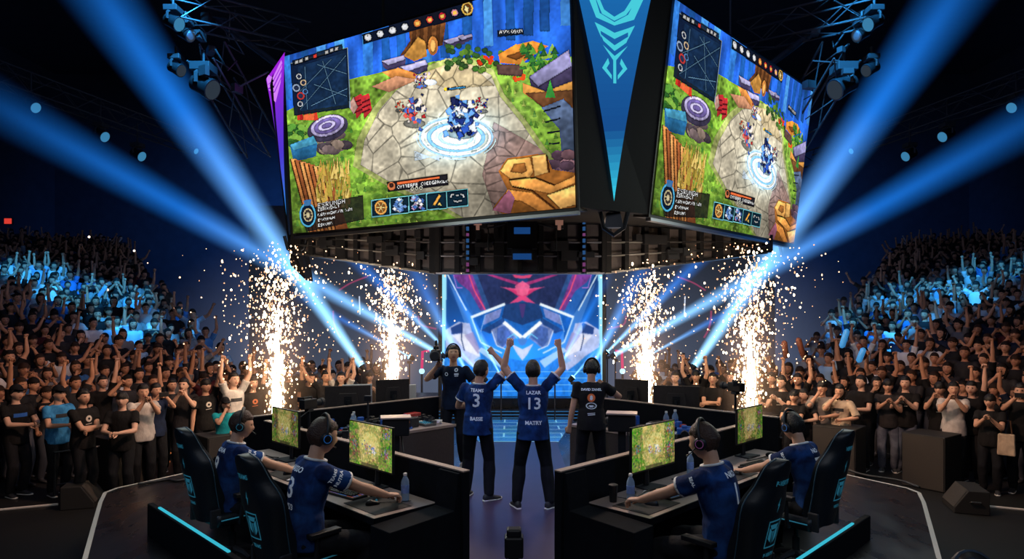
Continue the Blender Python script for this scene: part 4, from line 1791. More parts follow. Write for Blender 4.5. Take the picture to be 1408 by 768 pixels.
def desk_island(s):
    side = SIDES[s]
    rz = isl_rz(s)
    L = lambda x: lx(s, x)
    t = thing('player_desk', f'long black player desk with a pale top on the {side} of the walkway', 'desk', isl(s, 0, 0), rz)
    # table top: n from -.66 to -.06, along .24 .. 3.3
    d = MB()
    d.box((L(1.76), -.36, .735), (3.06, .60, .035))
    d.build('tabletop', 'desk_top', t, bevel=.004)
    e = MB()
    e.box((L(1.76), -.665, .728), (3.08, .012, .05))
    e.box((L(.226), -.36, .728), (.012, .62, .05))
    e.build('front_edge', 'desk_black', t)
    b = MB()
    b.box((L(1.72), .0, .52), (3.56, .07, 1.04))
    b.build('privacy_panel', 'desk_black', t, bevel=.006)
    c = MB()
    c.box((L(1.72), .0, 1.045), (3.56, .068, .010))
    c.build('pale_top_trim', 'edge', t)  # thin strip, paler than the panel below it
    g = MB()
    g.prism([(L(-.03), -.70, 0), (L(-.03), .03, 0), (L(-.03), .03, 1.03), (L(-.03), -.06, 1.03), (L(-.03), -.10, .745), (L(-.03), -.70, .715)], (L(.25), 0, 0))
    g.build('end_panel', 'desk_black', t, bevel=.006)
    m = MB()
    m.box((L(1.9), -.10, .36), (3.0, .03, .70))
    m.build('modesty_panel', 'desk_black', t)
    f = MB()
    f.box((L(3.36), -.36, .36), (.06, .60, .72))
    f.build('end_leg', 'desk_black', t)
    # monitors (screen looks to -n) turned a little to the aisle
    lab = {(-1, 0): 'green and yellow gaming monitor before the seated player in the number 3 jersey',
           (-1, 1): 'gaming monitor with a dull amber picture at the far end of the left desk',
           (1, 0): 'bright lime green gaming monitor beside the black tumbler on the right desk',
           (1, 1): 'gaming monitor with an amber and olive picture at the far end of the right desk'}
    for i, (u, nn, yaw) in enumerate(((1.0, -.20, .02), (2.58 if s < 0 else 2.84, -.22, .02))):
        p = isl(s, u, nn, .752)
        mi = MON_ART[11 + (i + (0 if s < 0 else 2))]
        monitor(s, p, rz - s * yaw if i == 0 else rz - s * yaw, mi, lab[(s, i)], .67 if i == 0 else .58, .40 if i == 0 else .38, .17 if i == 0 else .16,
                'monitor_art' if i == 0 else 'monitor_art_dim')
    # mats, keyboards, mice
    for i, (uk, um) in enumerate(((.98, .52), (2.45, 1.95))):
        far = ('near the walkway', 'at the far seat')[i]
        mp = MB()
        mp.box((0, 0, .002), (.46, .34, .004))
        o = mp.build('mouse_pad', 'rubber', None, bevel=.001)
        o.location = isl(s, um, -.44, .7535)
        o.rotation_euler.z = rz
        tag(o, f'dark rectangular mouse pad {far} of the {side} desk', 'mouse pad')
        keyboard(isl(s, uk, -.47, .7535), rz - s * .12, f'backlit mechanical keyboard {far} of the {side} desk', LITS[0] if s < 0 and i == 0 else LITS[1])
        mouse(isl(s, um + .02, -.47, .758), rz + s * .3, f'black gaming mouse under the player\'s hand {far}, {side} desk')
    return t


for s_ in (-1, 1):
    desk_island(s_)

# desk clutter
bottle(isl(-1, .45, -.22, .753), 'clear water bottle with a blue label standing near the walkway end of the left desk')
bottle(isl(1, .50, -.30, .753), 'clear blue water bottle beside the black tumbler on the right desk')
bottle(isl(1, 1.62, -.20, .753), 'white capped water bottle between the two monitors on the right desk')
cup(isl(1, .40, -.20, .753), 'black tumbler with a lid beside the blue water bottle on the right desk')
for s_ in (-1, 1):
    sn = SIDES[s_]
    for i, (u, n, w, dd, a) in enumerate(((.80, -.28, .20, .12, .4), (1.48, -.30, .28, .20, -.2), (1.75, -.42, .21, .29, .5), (2.15, -.30, .24, .17, .1))):
        pb = MB()
        pb.box((0, 0, .003), (w, dd, .005))
        o = pb.build('paper_sheet', ('paper', 'paper', 'cloth_white', 'paper')[i], None)
        o.location = isl(s_, u, n, .7535)
        o.rotation_euler.z = isl_rz(s_) + a
        tag(o, f'{("small slip", "wide sheet", "tall page", "square sheet")[i]} of pale paper lying on the {sn} desk', 'paper', f'papers on the {sn} desk')
    for i, (u0, n0) in enumerate(((.72, -.20), (1.38, -.18), (1.62, -.26), (2.1, -.2), (2.75, -.24))):
        pts = [isl(s_, u0 + .05 * k * math.cos(k * 1.3 + i), n0 + .035 * math.sin(k * 1.9 + i * 2) - .02 * k, .758 + .012 * (k % 3)) for k in range(7)]
        cable('desk_cable', pts, .006, ('black', 'dark', 'black', 'red' if s_ > 0 else 'dark', 'black')[i],
              f'tangled {"red" if (i == 3 and s_ > 0) else "dark"} cable on the {sn} desk, {("nearest the walkway", "beside the first monitor", "between the seats", "before the far monitor", "at the far end")[i]}', group=f'cables on the {sn} desk')
    # folded dark jacket / bag of peripherals at the middle of the desk
    for i, (u, n) in enumerate(((1.62, -.50), (2.9, -.45))):
        f = Src(10)
        for k in range(7):
            f.blob(V((R.uniform(-.12, .12), R.uniform(-.07, .07), .03)), [V((R.uniform(.05, .10), 0, 0)), V((0, R.uniform(.03, .06), 0)), V((0, 0, R.uniform(.02, .04)))], 0, 10)
        me = f.mesh(.012, 2, 'folded_cloth', False)
        for v in me.vertices:
            v.co.z = max(0.0, v.co.z)
        me.materials.append(M['tee_black'])
        o = bpy.data.objects.new('folded_cloth', me)
        COL.objects.link(o)
        o.location = isl(s_, u, n, .754)
        o.rotation_euler.z = isl_rz(s_)
        tag(o, f'crumpled dark cloth lying on the {sn} desk {("between the two seats", "at its far end")[i]}', 'cloth')

# ---------------------------------------------------------------- chairs
CH = CH
CHAIRS = {(-1, 0): (.66, -1.02, .10, 'TEAMS', 'black gaming chair with teal lettering behind the seated player in the number 3 jersey'),
          (-1, 1): (2.12, -.95, .08, 'TEAMS', 'black gaming chair with teal lettering at the far seat of the left desk'),
          (1, 0): (.50, -1.10, .10, 'P-VERTX', 'black gaming chair with a teal badge at the near seat of the right desk'),
          (1, 1): (2.04, -1.02, .08, 'VERTX', 'black gaming chair with a teal badge at the far seat of the right desk')}
for (s_, i), (u, n, yaw, brand, lab) in CHAIRS.items():
    gaming_chair(s_, isl(s_, u, n, 0), isl_rz(s_) - s_ * yaw, lab, brand).scale = (.82, .95, 1.0)

# lit kerb behind the chairs
for s_ in (-1, 1):
    t = thing('led_kerb', f'low black ledge topped by a glowing teal strip behind the {SIDES[s_]} chairs', 'light strip', isl(s_, 0, -1.20), isl_rz(s_))
    k = MB()
    zl = .33 if s_ < 0 else .25
    k.box((lx(s_, 2.35), -.04, zl / 2), (2.3 if s_ < 0 else 1.9, .06, zl))
    k.build('kerb', 'desk_black', t, bevel=.01)
    q = MB()
    q.box((lx(s_, 2.35 if s_ < 0 else 2.2), -.035, zl + .006), (1.75 if s_ < 0 else 1.35, .024, .014))
    q.build('light_tube', 'teal', t)
    # ledge
# ---------------------------------------------------------------- rear equipment tables
def rear_frame(s):
    return V((s * 2.62, 8.0, 0)), -s * PI / 4     # local x: from the outer end to the stage end (right: mirrored)


def rloc(s, a, m, z=0.0):
    """a along the table towards the walkway, m across it towards the back barrier"""
    o = V((s * 2.38, 7.61, 0))
    return o + V((-s * Q, Q, 0)) * a + V((s * Q, Q, 0)) * m + V((0, 0, z))


def rear_table(s):
    sn = SIDES[s]
    rz = -s * PI / 4
    t = thing('equipment_table', f'long equipment table with a brown front and low back wall, {sn} side', 'table', rloc(s, 0, 0), rz)
    LL = lambda x: -s * x
    f = MB()
    f.box((LL(1.12), 0, .365), (2.16, .04, .73))
    f.box((LL(2.18), .31, .365), (.04, .62, .73))
    f.build('front_panel', 'desk_front', t)
    d = MB()
    d.box((LL(1.12), .31, .74), (2.2, .66, .03))
    d.build('tabletop', 'desk_top', t, bevel=.003)
    e = MB()
    e.box((LL(1.12), -.025, .742), (2.22, .012, .034))
    e.build('pale_edge', 'edge', t)
    b = MB()
    b.box((LL(1.0), .66, .53), (2.9, .06, 1.06))
    b.build('back_wall', 'desk_black', t)
    c = MB()
    c.box((LL(1.0), .66, 1.066), (2.9, .062, .012))
    c.build('pale_rim', 'edge', t)  # thin strip, paler than the wall below it
    return t


for s_ in (-1, 1):
    rear_table(s_)


def dslr_on_tripod(loc, rz, H, label, scale=1.0, tally=True):
    t = thing('broadcast_camera', label, 'camera', loc, rz)
    t.scale = (scale,) * 3
    g = MB()
    for i in range(3):
        a = 2 * PI * i / 3 + .4
        g.tube([(0, 0, H * .72), (math.cos(a) * .32 * H * .6, math.sin(a) * .32 * H * .6, .0)], [.022, .014], 6)
    g.cyl((0, 0, H * .55), (0, 0, H), .022, 10)
    g.build('tripod', 'metal', t)
    p = MB()
    p.box((0, 0, H + .02), (.10, .12, .05))
    p.tube([(.05, -.06, H + .02), (.09, -.28, H - .06)], .010, 6)
    p.build('pan_head', 'dark', t, bevel=.006)
    c = MB()
    c.box((0, -.02, H + .13), (.13, .30, .16))
    c.box((0, -.04, H + .24), (.035, .20, .03))
    c.box((0, .06, H + .225), (.03, .03, .05))
    c.box((0, -.12, H + .225), (.03, .03, .05))
    c.build('camera_body', 'black', t, bevel=.012)
    l = MB()
    l.lathe([(.045, 0), (.05, .03), (.055, .12), (.07, .13), (.07, .19), (.055, .19)], 16, 0, (0, .13, H + .13), Matrix.Rotation(-PI / 2, 3, 'X'))
    l.build('lens', 'dark', t, True, auto=.6)
    v = MB()
    v.box((-.11, -.10, H + .20), (.12, .02, .085))
    v.build('viewfinder', 'dark', t, bevel=.004)
    return t


def post_unit(loc, rz, H, label, w=.24, dpt=.16, hh=.16, thick=.05):
    """a shelf-mounted monitor box on a thick post"""
    t = thing('post_monitor', label, 'monitor post', loc, rz)
    p = MB()
    p.box((0, 0, H / 2), (thick * 1.4, thick, H))
    p.box((0, 0, .01), (.34, .30, .02))
    p.box((.04, 0, H * .4), (.02, thick * 1.5, .10))
    p.build('post', 'metal', t, bevel=.006)
    b = MB()
    b.box((0, 0, H + hh / 2), (w, dpt, hh))
    b.build('monitor_box', 'black', t, bevel=.01)
    s2 = MB()
    s2.box((0, -.01, H + hh + .008), (w * 1.12, dpt * 1.15, .014))
    s2.build('sun_shade', 'desk_top', t)
    c = MB()
    c.tube([(thick, .02, H), (thick * 1.6, .0, H * .7), (thick * .9, .02, H * .45), (thick * 1.4, 0, .05)], .008, 6)
    c.build('cord', 'black', t, True)
    return t


def back_monitor(loc, rz, label, w=.52, h=.34, z0=.10, pale=False):
    """monitor seen from behind (its back looks along local -y)"""
    t = thing('backward_monitor', label, 'monitor', loc, rz)
    b = MB()
    b.box((0, 0, z0 + h / 2), (w, .03, h))
    b.box((0, -.025, z0 + h * .5), (w * .5, .04, h * .5), taper=.75)
    b.build('housing', 'desk_front' if not pale else 'white', t, bevel=.006)
    s2 = MB()
    s2.tube([(0, -.06, z0 + h * .5), (0, -.08, z0 * .8), (0, -.05, .01)], [.035, .03, .03], 8)
    s2.box((0, -.045, z0 + h * .52), (.10, .02, .10))
    s2.build('stand', 'black', t)
    f = MB()
    f.box((0, -.03, .007), (.24, .18, .014))
    f.build('foot', 'black', t)
    return t


for s_ in (-1, 1):
    sn = SIDES[s_]
    rz = -s_ * PI / 4
    # gear on the table
    G_ = f'small gear spread over the {sn} equipment table'
    kinds = ['audio_mixer', 'switch_box', 'coiled_cable', 'small_camera', 'battery_pack', 'tape_roll']
    cat_ = {'audio_mixer': 'mixer', 'switch_box': 'box', 'coiled_cable': 'cable', 'small_camera': 'camera', 'battery_pack': 'battery', 'tape_roll': 'tape'}
    spots = [(.10, .14), (.22, .40), (.36, .22), (.46, .46), (.58, .14), (.70, .36), (.82, .20), (.30, .52), (.92, .50), (1.04, .30), (1.16, .14), (1.30, .40), (1.42, .22), (1.55, .46), (1.66, .26), (1.78, .44), (1.88, .20), (.16, .54), (.64, .54), (1.22, .54), (1.98, .40), (2.06, .18)]
    used = set()
    GEARC = ['black', 'dark', 'metal', 'steel', 'black', 'blue', 'white', 'dark', 'metal', 'steel', 'red']
    spots += [(R.uniform(.05, 2.1), R.uniform(.10, .56)) for _ in range(22)]
    for i, (a, m) in enumerate(spots):
        kd = kinds[(i * 5 + (2 if s_ > 0 else 0) + i // 4) % 6]
        col = R.choice(GEARC)
        cn = {'black': 'black', 'dark': 'dark grey', 'metal': 'gunmetal', 'steel': 'silver', 'blue': 'blue', 'red': 'red', 'white': 'white'}[col]
        where = ('near its outer end', 'along its middle', 'near its walkway end')[min(2, int(a / .75))] + (', front' if m < .3 else ', back')
        lab = f'{cn} {kd.replace("_", " ")} on the {sn} equipment table {where}'
        while lab in used:
            kd = R.choice(kinds)
            col = R.choice(GEARC)
            cn = {'black': 'black', 'dark': 'dark grey', 'metal': 'gunmetal', 'steel': 'silver', 'blue': 'blue', 'red': 'red', 'white': 'white'}[col]
            lab = f'{cn} {kd.replace("_", " ")} on the {sn} equipment table {where}'
        used.add(lab)
        o = thing(kd, lab, cat_[kd], rloc(s_, a, m, .756), R.uniform(0, 6), G_)
        o.scale = (R.uniform(1.0, 1.4),) * 3
        if kd == 'audio_mixer':
            b = MB()
            b.prism([(-.10, -.08, 0), (.10, -.08, 0), (.10, -.08, .03), (-.10, -.08, .03)], (0, .16, .0))
            b.box((0, .06, .045), (.20, .05, .03))
            b.build('case', col, o, bevel=.004)
            k = MB()
            for x in range(5):
                for y in range(3):
                    k.lathe([(.007, 0), (.006, .012)], 8, 0, (-.07 + x * .035, -.055 + y * .035, .03))
            k.build('knobs_and_ports', R.choice(['white', 'amber', 'blue', 'teal_dim']), o)  # round mixer knobs, all in one mesh
        elif kd == 'switch_box':
            b = MB()
            b.box((0, 0, .05), (.16, .11, .10))
            b.build('case', col, o, bevel=.006)
            k = MB()
            for x in range(4):
                k.box((-.05 + x * .033, -.056, .06), (.018, .006, .018))
            k.build('knobs_and_ports', R.choice(['teal_dim', 'blue', 'amber', 'white']), o)  # row of ports on the box front, in one mesh
        elif kd == 'coiled_cable':
            b = MB()
            pts = [V(((.055 + .008 * math.sin(k * .7)) * math.cos(k * .5), (.055 + .006 * math.cos(k * .9)) * math.sin(k * .5), .008 + .0008 * k)) for k in range(50)]
            b.tube(pts, .007, 6)
            b.build('coil', col, o, True)
        elif kd == 'small_camera':
            b = MB()
            b.box((0, 0, .05), (.13, .07, .09))
            b.box((0, 0, .105), (.05, .05, .03))
            b.build('camera_body', col if col not in ('white',) else 'dark', o, bevel=.008)
            k = MB()
            k.lathe([(.03, 0), (.036, .03), (.036, .08), (.028, .08)], 14, 0, (0, .03, .05), Matrix.Rotation(-PI / 2, 3, 'X'))
            k.build('lens', 'black', o, True, auto=.6)
        elif kd == 'battery_pack':
            for q in range(3):
                b = MB()
                b.box((-.05 + q * .05, 0, .045 + .012 * q), (.042, .06, .09 + .024 * q))
                b.build('cell', ('black', col, 'blue')[q], o, bevel=.005)
        else:
            b = MB()
            b.torus((0, 0, .018), .04, .017, 20, 8)
            b.build('roll', col, o, True)
    cables = [(.05, 1.2), (.5, 1.9), (1.0, 2.1)]
    for i, (a0, a1) in enumerate(cables):
        pts = [rloc(s_, a0 + (a1 - a0) * k / 8, .30 + .22 * math.sin(k * 1.7 + i * 2.2), .765 + .01 * (k % 2)) for k in range(9)]
        cable('patch_cable', pts, .009, ('black', 'dark', 'blue')[i], f'{("black", "grey", "blue")[i]} patch cable winding across the {sn} equipment table', group=f'patch cables on the {sn} equipment table')
    # papers / laptop lid
    pb = MB()
    pb.box((0, 0, .004), (.30, .22, .006))
    o = pb.build('paper_sheet', 'paper', None)
    o.location = rloc(s_, 1.08, .42, .757)
    o.rotation_euler.z = rz + .2
    tag(o, f'large pale sheet lying in the middle of the {sn} equipment table', 'paper')
bottle(rloc(-1, .78, .30, .757), 'blue bottle standing among gear on the left equipment table', .26, .036, 'white', 'blue')
bottle(rloc(-1, .86, .40, .757), 'clear bottle beside the blue bottle on the left equipment table', .27, .036, 'white', 'paper')
bottle(rloc(1, .80, .42, .757), 'taller blue bottle standing on the right equipment table', .30, .04, 'white', 'blue')
bottle(rloc(1, .92, .40, .757), 'second bottle with a red label on the right equipment table', .27, .038, 'white', 'red')

# monitors beyond the low walls (seen from behind)
def outer_desk(s):
    sn = SIDES[s]
    t = thing('outer_desk', f'narrow black outer desk behind the low wall on the {sn}', 'desk', rloc(s, 1.2, 1.05), -s * PI / 4)
    b = MB()
    b.box((0, 0, .70), (2.7, .55, .04))
    b.build('tabletop', 'desk_black', t)
    for x in (-1.25, 1.25):
        k = MB()
        k.box((x, 0, .34), (.05, .5, .68))
        k.build('leg', 'desk_black', t)


for s_ in (-1, 1):
    outer_desk(s_)
    sn = SIDES[s_]
    back_monitor(rloc(s_, 1.12, .98, .72), -s_ * PI / 4 + s_ * .55, f'dark monitor seen from behind above the {sn} low wall, nearer the crowd', .62, .40, .18)
    back_monitor(rloc(s_, 1.85, .96, .72), -s_ * PI / 4 + s_ * .35, f'dark monitor seen from behind above the {sn} low wall, nearer the stage', .50, .44, .18)
back_monitor(rloc(-1, 1.42, 1.22, .72), PI / 4 - .5, 'pale monitor edge peeking out behind the dark monitor on the left', .42, .36, .20, True)
back_monitor(rloc(-1, 2.18, 1.15, .72), PI / 4 - .3, 'pale grey monitor nearest the stage on the left outer desk', .40, .34, .16, True)

dslr_on_tripod(W(425, 0, 7.9) * V((1, 1, 0)), -.5, 1.60, 'black broadcast camera on a tripod at the outer end of the left equipment table', .70)
dslr_on_tripod(V((2.85, 8.35, 0)), .5, 1.82, 'black broadcast camera on a tripod at the outer end of the right equipment table', .70)
post_unit(V((-1.14, 6.42, 0)), .2, 1.10, 'black monitor box on a thick post beside the near left desk', .26, .18, .17, .055)
post_unit(V((1.10, 6.55, 0)), -.2, 1.12, 'black monitor box on a thick post beside the near right desk', .27, .18, .17, .055)
for i, (px, a, m, lab) in enumerate(((497, .92, .16, 'thin upright microphone post on the left equipment table'),)):
    t = thing('table_stand', lab, 'stand', rloc(-1, a, m, .756), 0)
    b = MB()
    b.lathe([(.07, 0), (.07, .012), (.012, .02), (.012, .44)], 14)
    b.build('pole', 'dark', t)
    c = MB()
    c.box((0, 0, .46), (.09, .06, .07))
    c.box((0, .05, .47), (.03, .06, .03))
    c.build('clamp_head', 'black', t, bevel=.006)
t = thing('floor_gimbal_camera', 'small black camera on a stand in the walkway at the bottom edge', 'camera', V((.012, 4.0, 0)), 0)
b = MB()
b.cyl((0, 0, .05), (0, 0, .80), .022, 10)
for i in range(3):
    a = 2 * PI * i / 3 + .5
    b.tube([(0, 0, .25), (.28 * math.cos(a), .28 * math.sin(a), .0)], .012, 6)
b.build('stand', 'metal', t)
c = MB()
c.box((0, 0, .86), (.115, .10, .13))
c.box((0, 0, .945), (.09, .08, .05))
c.box((0, .0, .785), (.06, .06, .05))
c.build('camera_body', 'black', t, bevel=.012)
l = MB()
l.lathe([(.03, 0), (.036, .02), (.036, .06), (.03, .06)], 16, 0, (0, .05, .87), Matrix.Rotation(-PI / 2, 3, 'X'))
l.build('lens', 'dark', t, True, auto=.6)
# ---------------------------------------------------------------- arena shell, stage, scoreboard, rig
def floor_mat():
    m, nt, out = new_mat('stage_floor_gloss')
    p = nd(nt, 'ShaderNodeBsdfPrincipled')
    tc = nd(nt, 'ShaderNodeTexCoord')
    nz = nd(nt, 'ShaderNodeTexNoise')
    nz.inputs['Scale'].default_value = 3.5
    nz.inputs['Detail'].default_value = 6
    mp = nd(nt, 'ShaderNodeMapping')
    mp.inputs['Scale'].default_value = (1, .35, 1)
    nt.links.new(tc.outputs['Object'], mp.inputs[0])
    nt.links.new(mp.outputs[0], nz.inputs['Vector'])
    rp = nd(nt, 'ShaderNodeValToRGB')
    rp.color_ramp.elements[0].position = .3
    rp.color_ramp.elements[1].position = .75
    rp.color_ramp.elements[0].color = (.22, .22, .22, 1)
    rp.color_ramp.elements[1].color = (.42, .42, .42, 1)
    nt.links.new(nz.outputs['Fac'], rp.inputs[0])
    nt.links.new(rp.outputs[0], p.inputs['Roughness'])
    br = nd(nt, 'ShaderNodeTexBrick')
    br.inputs['Scale'].default_value = 1.0
    br.inputs['Color1'].default_value = (.011, .010, .012, 1)
    br.inputs['Color2'].default_value = (.013, .012, .014, 1)
    br.inputs['Mortar'].default_value = (.006, .006, .007, 1)
    br.inputs['Mortar Size'].default_value = .006
    br.inputs['Brick Width'].default_value = 1.22
    br.inputs['Row Height'].default_value = 2.44
    br.offset = 0
    nt.links.new(tc.outputs['Object'], br.inputs['Vector'])
    nt.links.new(br.outputs['Color'], p.inputs['Base Color'])
    b = nd(nt, 'ShaderNodeBump')
    b.inputs['Strength'].default_value = .08
    n2 = nd(nt, 'ShaderNodeTexNoise')
    n2.inputs['Scale'].default_value = 120
    nt.links.new(tc.outputs['Object'], n2.inputs['Vector'])
    nt.links.new(n2.outputs['Fac'], b.inputs['Height'])
    nt.links.new(b.outputs['Normal'], p.inputs['Normal'])
    nt.links.new(p.outputs[0], out.inputs['Surface'])
    return m


M['stage_floor'] = floor_mat()
M['hall_floor'] = mat('hall_floor', (.006, .006, .007), .6, nscale=8, namt=.4)
M['wall'] = mat('arena_wall', (.035, .045, .065), .9, nscale=2, namt=.3)
M['tape'] = mat('white_floor_tape', (.55, .52, .5), .6, emit=(.6, .55, .5), es=.03)
M['runway'] = mat('runway_gloss', (.055, .042, .105), .34, nscale=5, namt=.2)
M['riser'] = mat('stand_step', (.010, .011, .014), .8)

# hall floor, walls, ceiling
HF = -.6
b = MB()
b.box((0, 14, HF - .1), (56, 52, .2))
struct(b.build('floor', 'hall_floor'))
for nm, c, d in (('wall_back', (0, 39.9, 8), (56, .2, 18)), ('wall_left', (-27.9, 14, 8), (.2, 52, 18)), ('wall_right', (27.9, 14, 8), (.2, 52, 18)), ('wall_front', (0, -11.9, 8), (56, .2, 18)), ('ceiling', (0, 14, 17.1), (56, 52, .2))):
    b = MB()
    b.box(c, d)
    struct(b.build(nm, 'wall'))

# stage deck: outline of the raised floor
edge = [(-3.2, -1.5), (-3.7, 4.0), (-3.98, 6.1), (-4.45, 6.95), (-5.0, 7.95), (-5.22, 8.4), (-5.2, 8.62), (-4.66, 9.55), (-3.9, 10.7), (-3.3, 12.6), (-3.1, 15.8)]
outline = [V((x, y, 0)) for x, y in edge] + [V((-x, y, 0)) for x, y in reversed(edge)]
b = MB()
b.prism([p + V((0, 0, HF)) for p in outline][::-1], (0, 0, -HF))
struct(b.build('floor_stage', 'stage_floor'))
for s_ in (-1, 1):
    b = MB()
    pts = [V((s_ * -x if s_ > 0 else x, y, .006)) for x, y in edge[1:9]]
    for p, q in zip(pts[:-1], pts[1:]):
        d = (q - p).normalized()
        nn = V((-d.y, d.x, 0)) * .022
        b.add([p + nn, q + nn, q - nn, p - nn], [(0, 1, 2, 3)])
    struct(b.build('trim_1' if s_ < 0 else 'trim_2', 'tape'))
# runway strip along the walkway
b = MB()
b.box((0.03, 6.0, .004), (1.55, 11.6, .008))
struct(b.build('floor_runway', 'runway'))
# tiled floor patch before the screen, blue brightness put into its emission
def bright_floor_mat():
    m, nt, out = new_mat('bright_floor_tiles')
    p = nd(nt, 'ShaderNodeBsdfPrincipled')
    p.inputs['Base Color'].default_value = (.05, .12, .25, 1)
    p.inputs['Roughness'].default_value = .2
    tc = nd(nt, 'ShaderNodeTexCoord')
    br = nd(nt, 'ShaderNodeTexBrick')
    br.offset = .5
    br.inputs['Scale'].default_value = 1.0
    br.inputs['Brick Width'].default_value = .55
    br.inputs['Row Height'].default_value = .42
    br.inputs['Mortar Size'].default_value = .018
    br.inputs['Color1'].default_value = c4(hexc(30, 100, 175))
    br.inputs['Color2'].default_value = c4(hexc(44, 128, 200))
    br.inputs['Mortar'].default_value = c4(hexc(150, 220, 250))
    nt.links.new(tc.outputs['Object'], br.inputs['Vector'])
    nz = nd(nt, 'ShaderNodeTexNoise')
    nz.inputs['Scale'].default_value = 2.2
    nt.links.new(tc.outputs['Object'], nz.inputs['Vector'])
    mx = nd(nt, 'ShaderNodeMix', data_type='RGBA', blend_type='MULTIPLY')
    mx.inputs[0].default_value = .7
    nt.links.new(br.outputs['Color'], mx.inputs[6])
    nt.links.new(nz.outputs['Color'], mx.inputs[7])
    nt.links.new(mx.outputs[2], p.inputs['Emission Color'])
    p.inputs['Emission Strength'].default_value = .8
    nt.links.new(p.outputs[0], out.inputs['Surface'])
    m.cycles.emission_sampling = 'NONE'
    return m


M['bright_floor'] = bright_floor_mat()
t = thing('bright_floor_patch', 'bright blue tiled floor patch between the players and the big stage screen', 'floor panel', (0.12, 13.05, 0), 0)
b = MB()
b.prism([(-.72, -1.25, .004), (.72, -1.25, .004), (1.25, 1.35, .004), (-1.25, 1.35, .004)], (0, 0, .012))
b.build('tiles', 'bright_floor', t)
# low step below the screen
b = MB()
b.box((.2, 15.15, .22), (6.0, 1.1, .44))
struct(b.build('floor_riser', 'stage_floor'))
t = thing('lit_step', 'low stage step with thin blue light lines under the big screen', 'step', (.2, 14.5, 0))
b = MB()
b.box((0, .05, .11), (5.2, .5, .22))
b.build('step_block', 'stage_floor', t, bevel=.01)
for k in range(3):
    q = MB()
    q.box((0, -.21, .05 + k * .07), (4.8, .012, .012))
    q.build('light_line', emat('step_line', hexc(70, 150, 220), .5) if k == 0 else bpy.data.materials['step_line'], t)

# ---------------------------------------------------------------- big stage screen
t = thing('stage_screen', 'big stage screen showing a winged blue armour emblem under a pink crest', 'screen', (.235, 15.0, 0))
b = MB()
b.box((0, .10, 2.2), (3.86, .18, 3.6))
b.build('screen_frame', 'black', t, bevel=.01)
z0, z1 = CH - (548 - HZ) * 15 / F, CH + (HZ - 336) * 15 / F
picture('screen_picture', paint_stage(), [(-1.835, 0, z0), (1.835, 0, z0), (1.835, 0, z1), (-1.835, 0, z1)], art_mat('stage_picture', 1.0, True), t)
# neon curves on the dark set walls either side
M['neon'] = emat('pink_neon', hexc(225, 60, 120), .85)
M['neon_dim'] = emat('pink_neon_dim', hexc(150, 45, 85), .75)
M['neon_white'] = emat('white_tube', hexc(205, 215, 235), .9)
for s_ in (-1, 1):
    sn = SIDES[s_]
    b = MB()
    b.box((s_ * 5.2, 21.0, 2.6), (6.4, .2, 6.4))
    struct(b.build('wall_set_left' if s_ < 0 else 'wall_set_right', 'wall'))
    mx = lambda px: px if s_ < 0 else 1436 - px
    arcs = [([(466, 399), (480, 390), (494, 384), (505, 380)], .025, 'neon_dim', 'thin curved pink neon line high'),
            ([(458, 427), (459, 442), (463, 455), (468, 464)], .03, 'neon_dim', 'short curved pink neon line low'),
            ([(575, 434), (579, 446), (600, 452)], .03, 'neon_dim', 'hooked pink neon line close to the screen'),
            ([(494, 407), (495, 432)], .02, 'neon_white', 'upright white light tube')]
    for pts, r, m_, lab in arcs:
        P = [W(mx(x), y, 20.85) for x, y in pts]
        if len(P) > 2:
            cable('neon_line', P, r, m_, f'{lab} on the {sn} set wall', 6, 'neon light')
        else:
            c = MB()
            c.tube(P, r, 8)
            tag(c.build('light_tube', m_), f'{lab} on the {sn} set wall', 'light tube')
    # pink bracket lamp
    P = [W(mx(590), 482, 17.0), W(mx(581), 483, 17.0), W(mx(580), 509, 17.0)]
    t = thing('bracket_lamp', f'pink bracket lamp with a pale bulb {sn} of the big screen', 'lamp', (0, 0, 0))
    b = MB()
    b.tube(P, .035, 6)
    b.build('bracket', 'neon', t)
    q = MB()
    q.sphere(W(mx(580), 510, 17.0), .075, 12)
    q.build('bulb', emat('pale_bulb', hexc(170, 225, 255), 1.6), t, True)
    c = MB()
    c.tube([W(mx(580), 512, 17.0), V((W(mx(580), 512, 17.0).x, 17.0, 0)) + V((0, 0, HF))], .03, 6)
    c.build('pole', 'dark', t)

# ---------------------------------------------------------------- hanging scoreboard
t = thing('hanging_scoreboard', 'huge hanging scoreboard with two bright game screens and triangular banners', 'scoreboard', (0, 0, 0))
SB = t
LBL, LBR, LTR, LTL = V((-4.35, 13, 3.91)), V((.96, 9.88, 3.91)), V((.84, 9.68, 7.34)), V((-4.46, 12.8, 7.34))
k_ = (3.914 - CH) / (3.697 - CH)
RBL, RBR, RTR, RTL = [V((p[0] * k_, p[1] * k_, CH + (p[2] - CH) * k_)) for p in ((1.965, 9.2, 3.697), (5.56, 12.91, 3.697), (5.82, 12.66, 6.6), (2.23, 8.95, 6.6))]
game = paint_game()
M['game_art'] = art_mat('game_picture', 1.22)


def slab(corners, th, name, material, parent, off=0.0, grow=0.0):
    bl, br, tr, tl = corners
    n = (br - bl).cross(tl - bl).normalized()      # outward
    x, y = (br - bl).normalized(), (tl - bl).normalized()
    c = [bl - x * grow - y * grow, br + x * grow - y * grow, tr + x * grow + y * grow, tl - x * grow + y * grow]
    b = MB()
    b.prism([p + n * off for p in c], -n * th)
    return b.build(name, material, parent), n


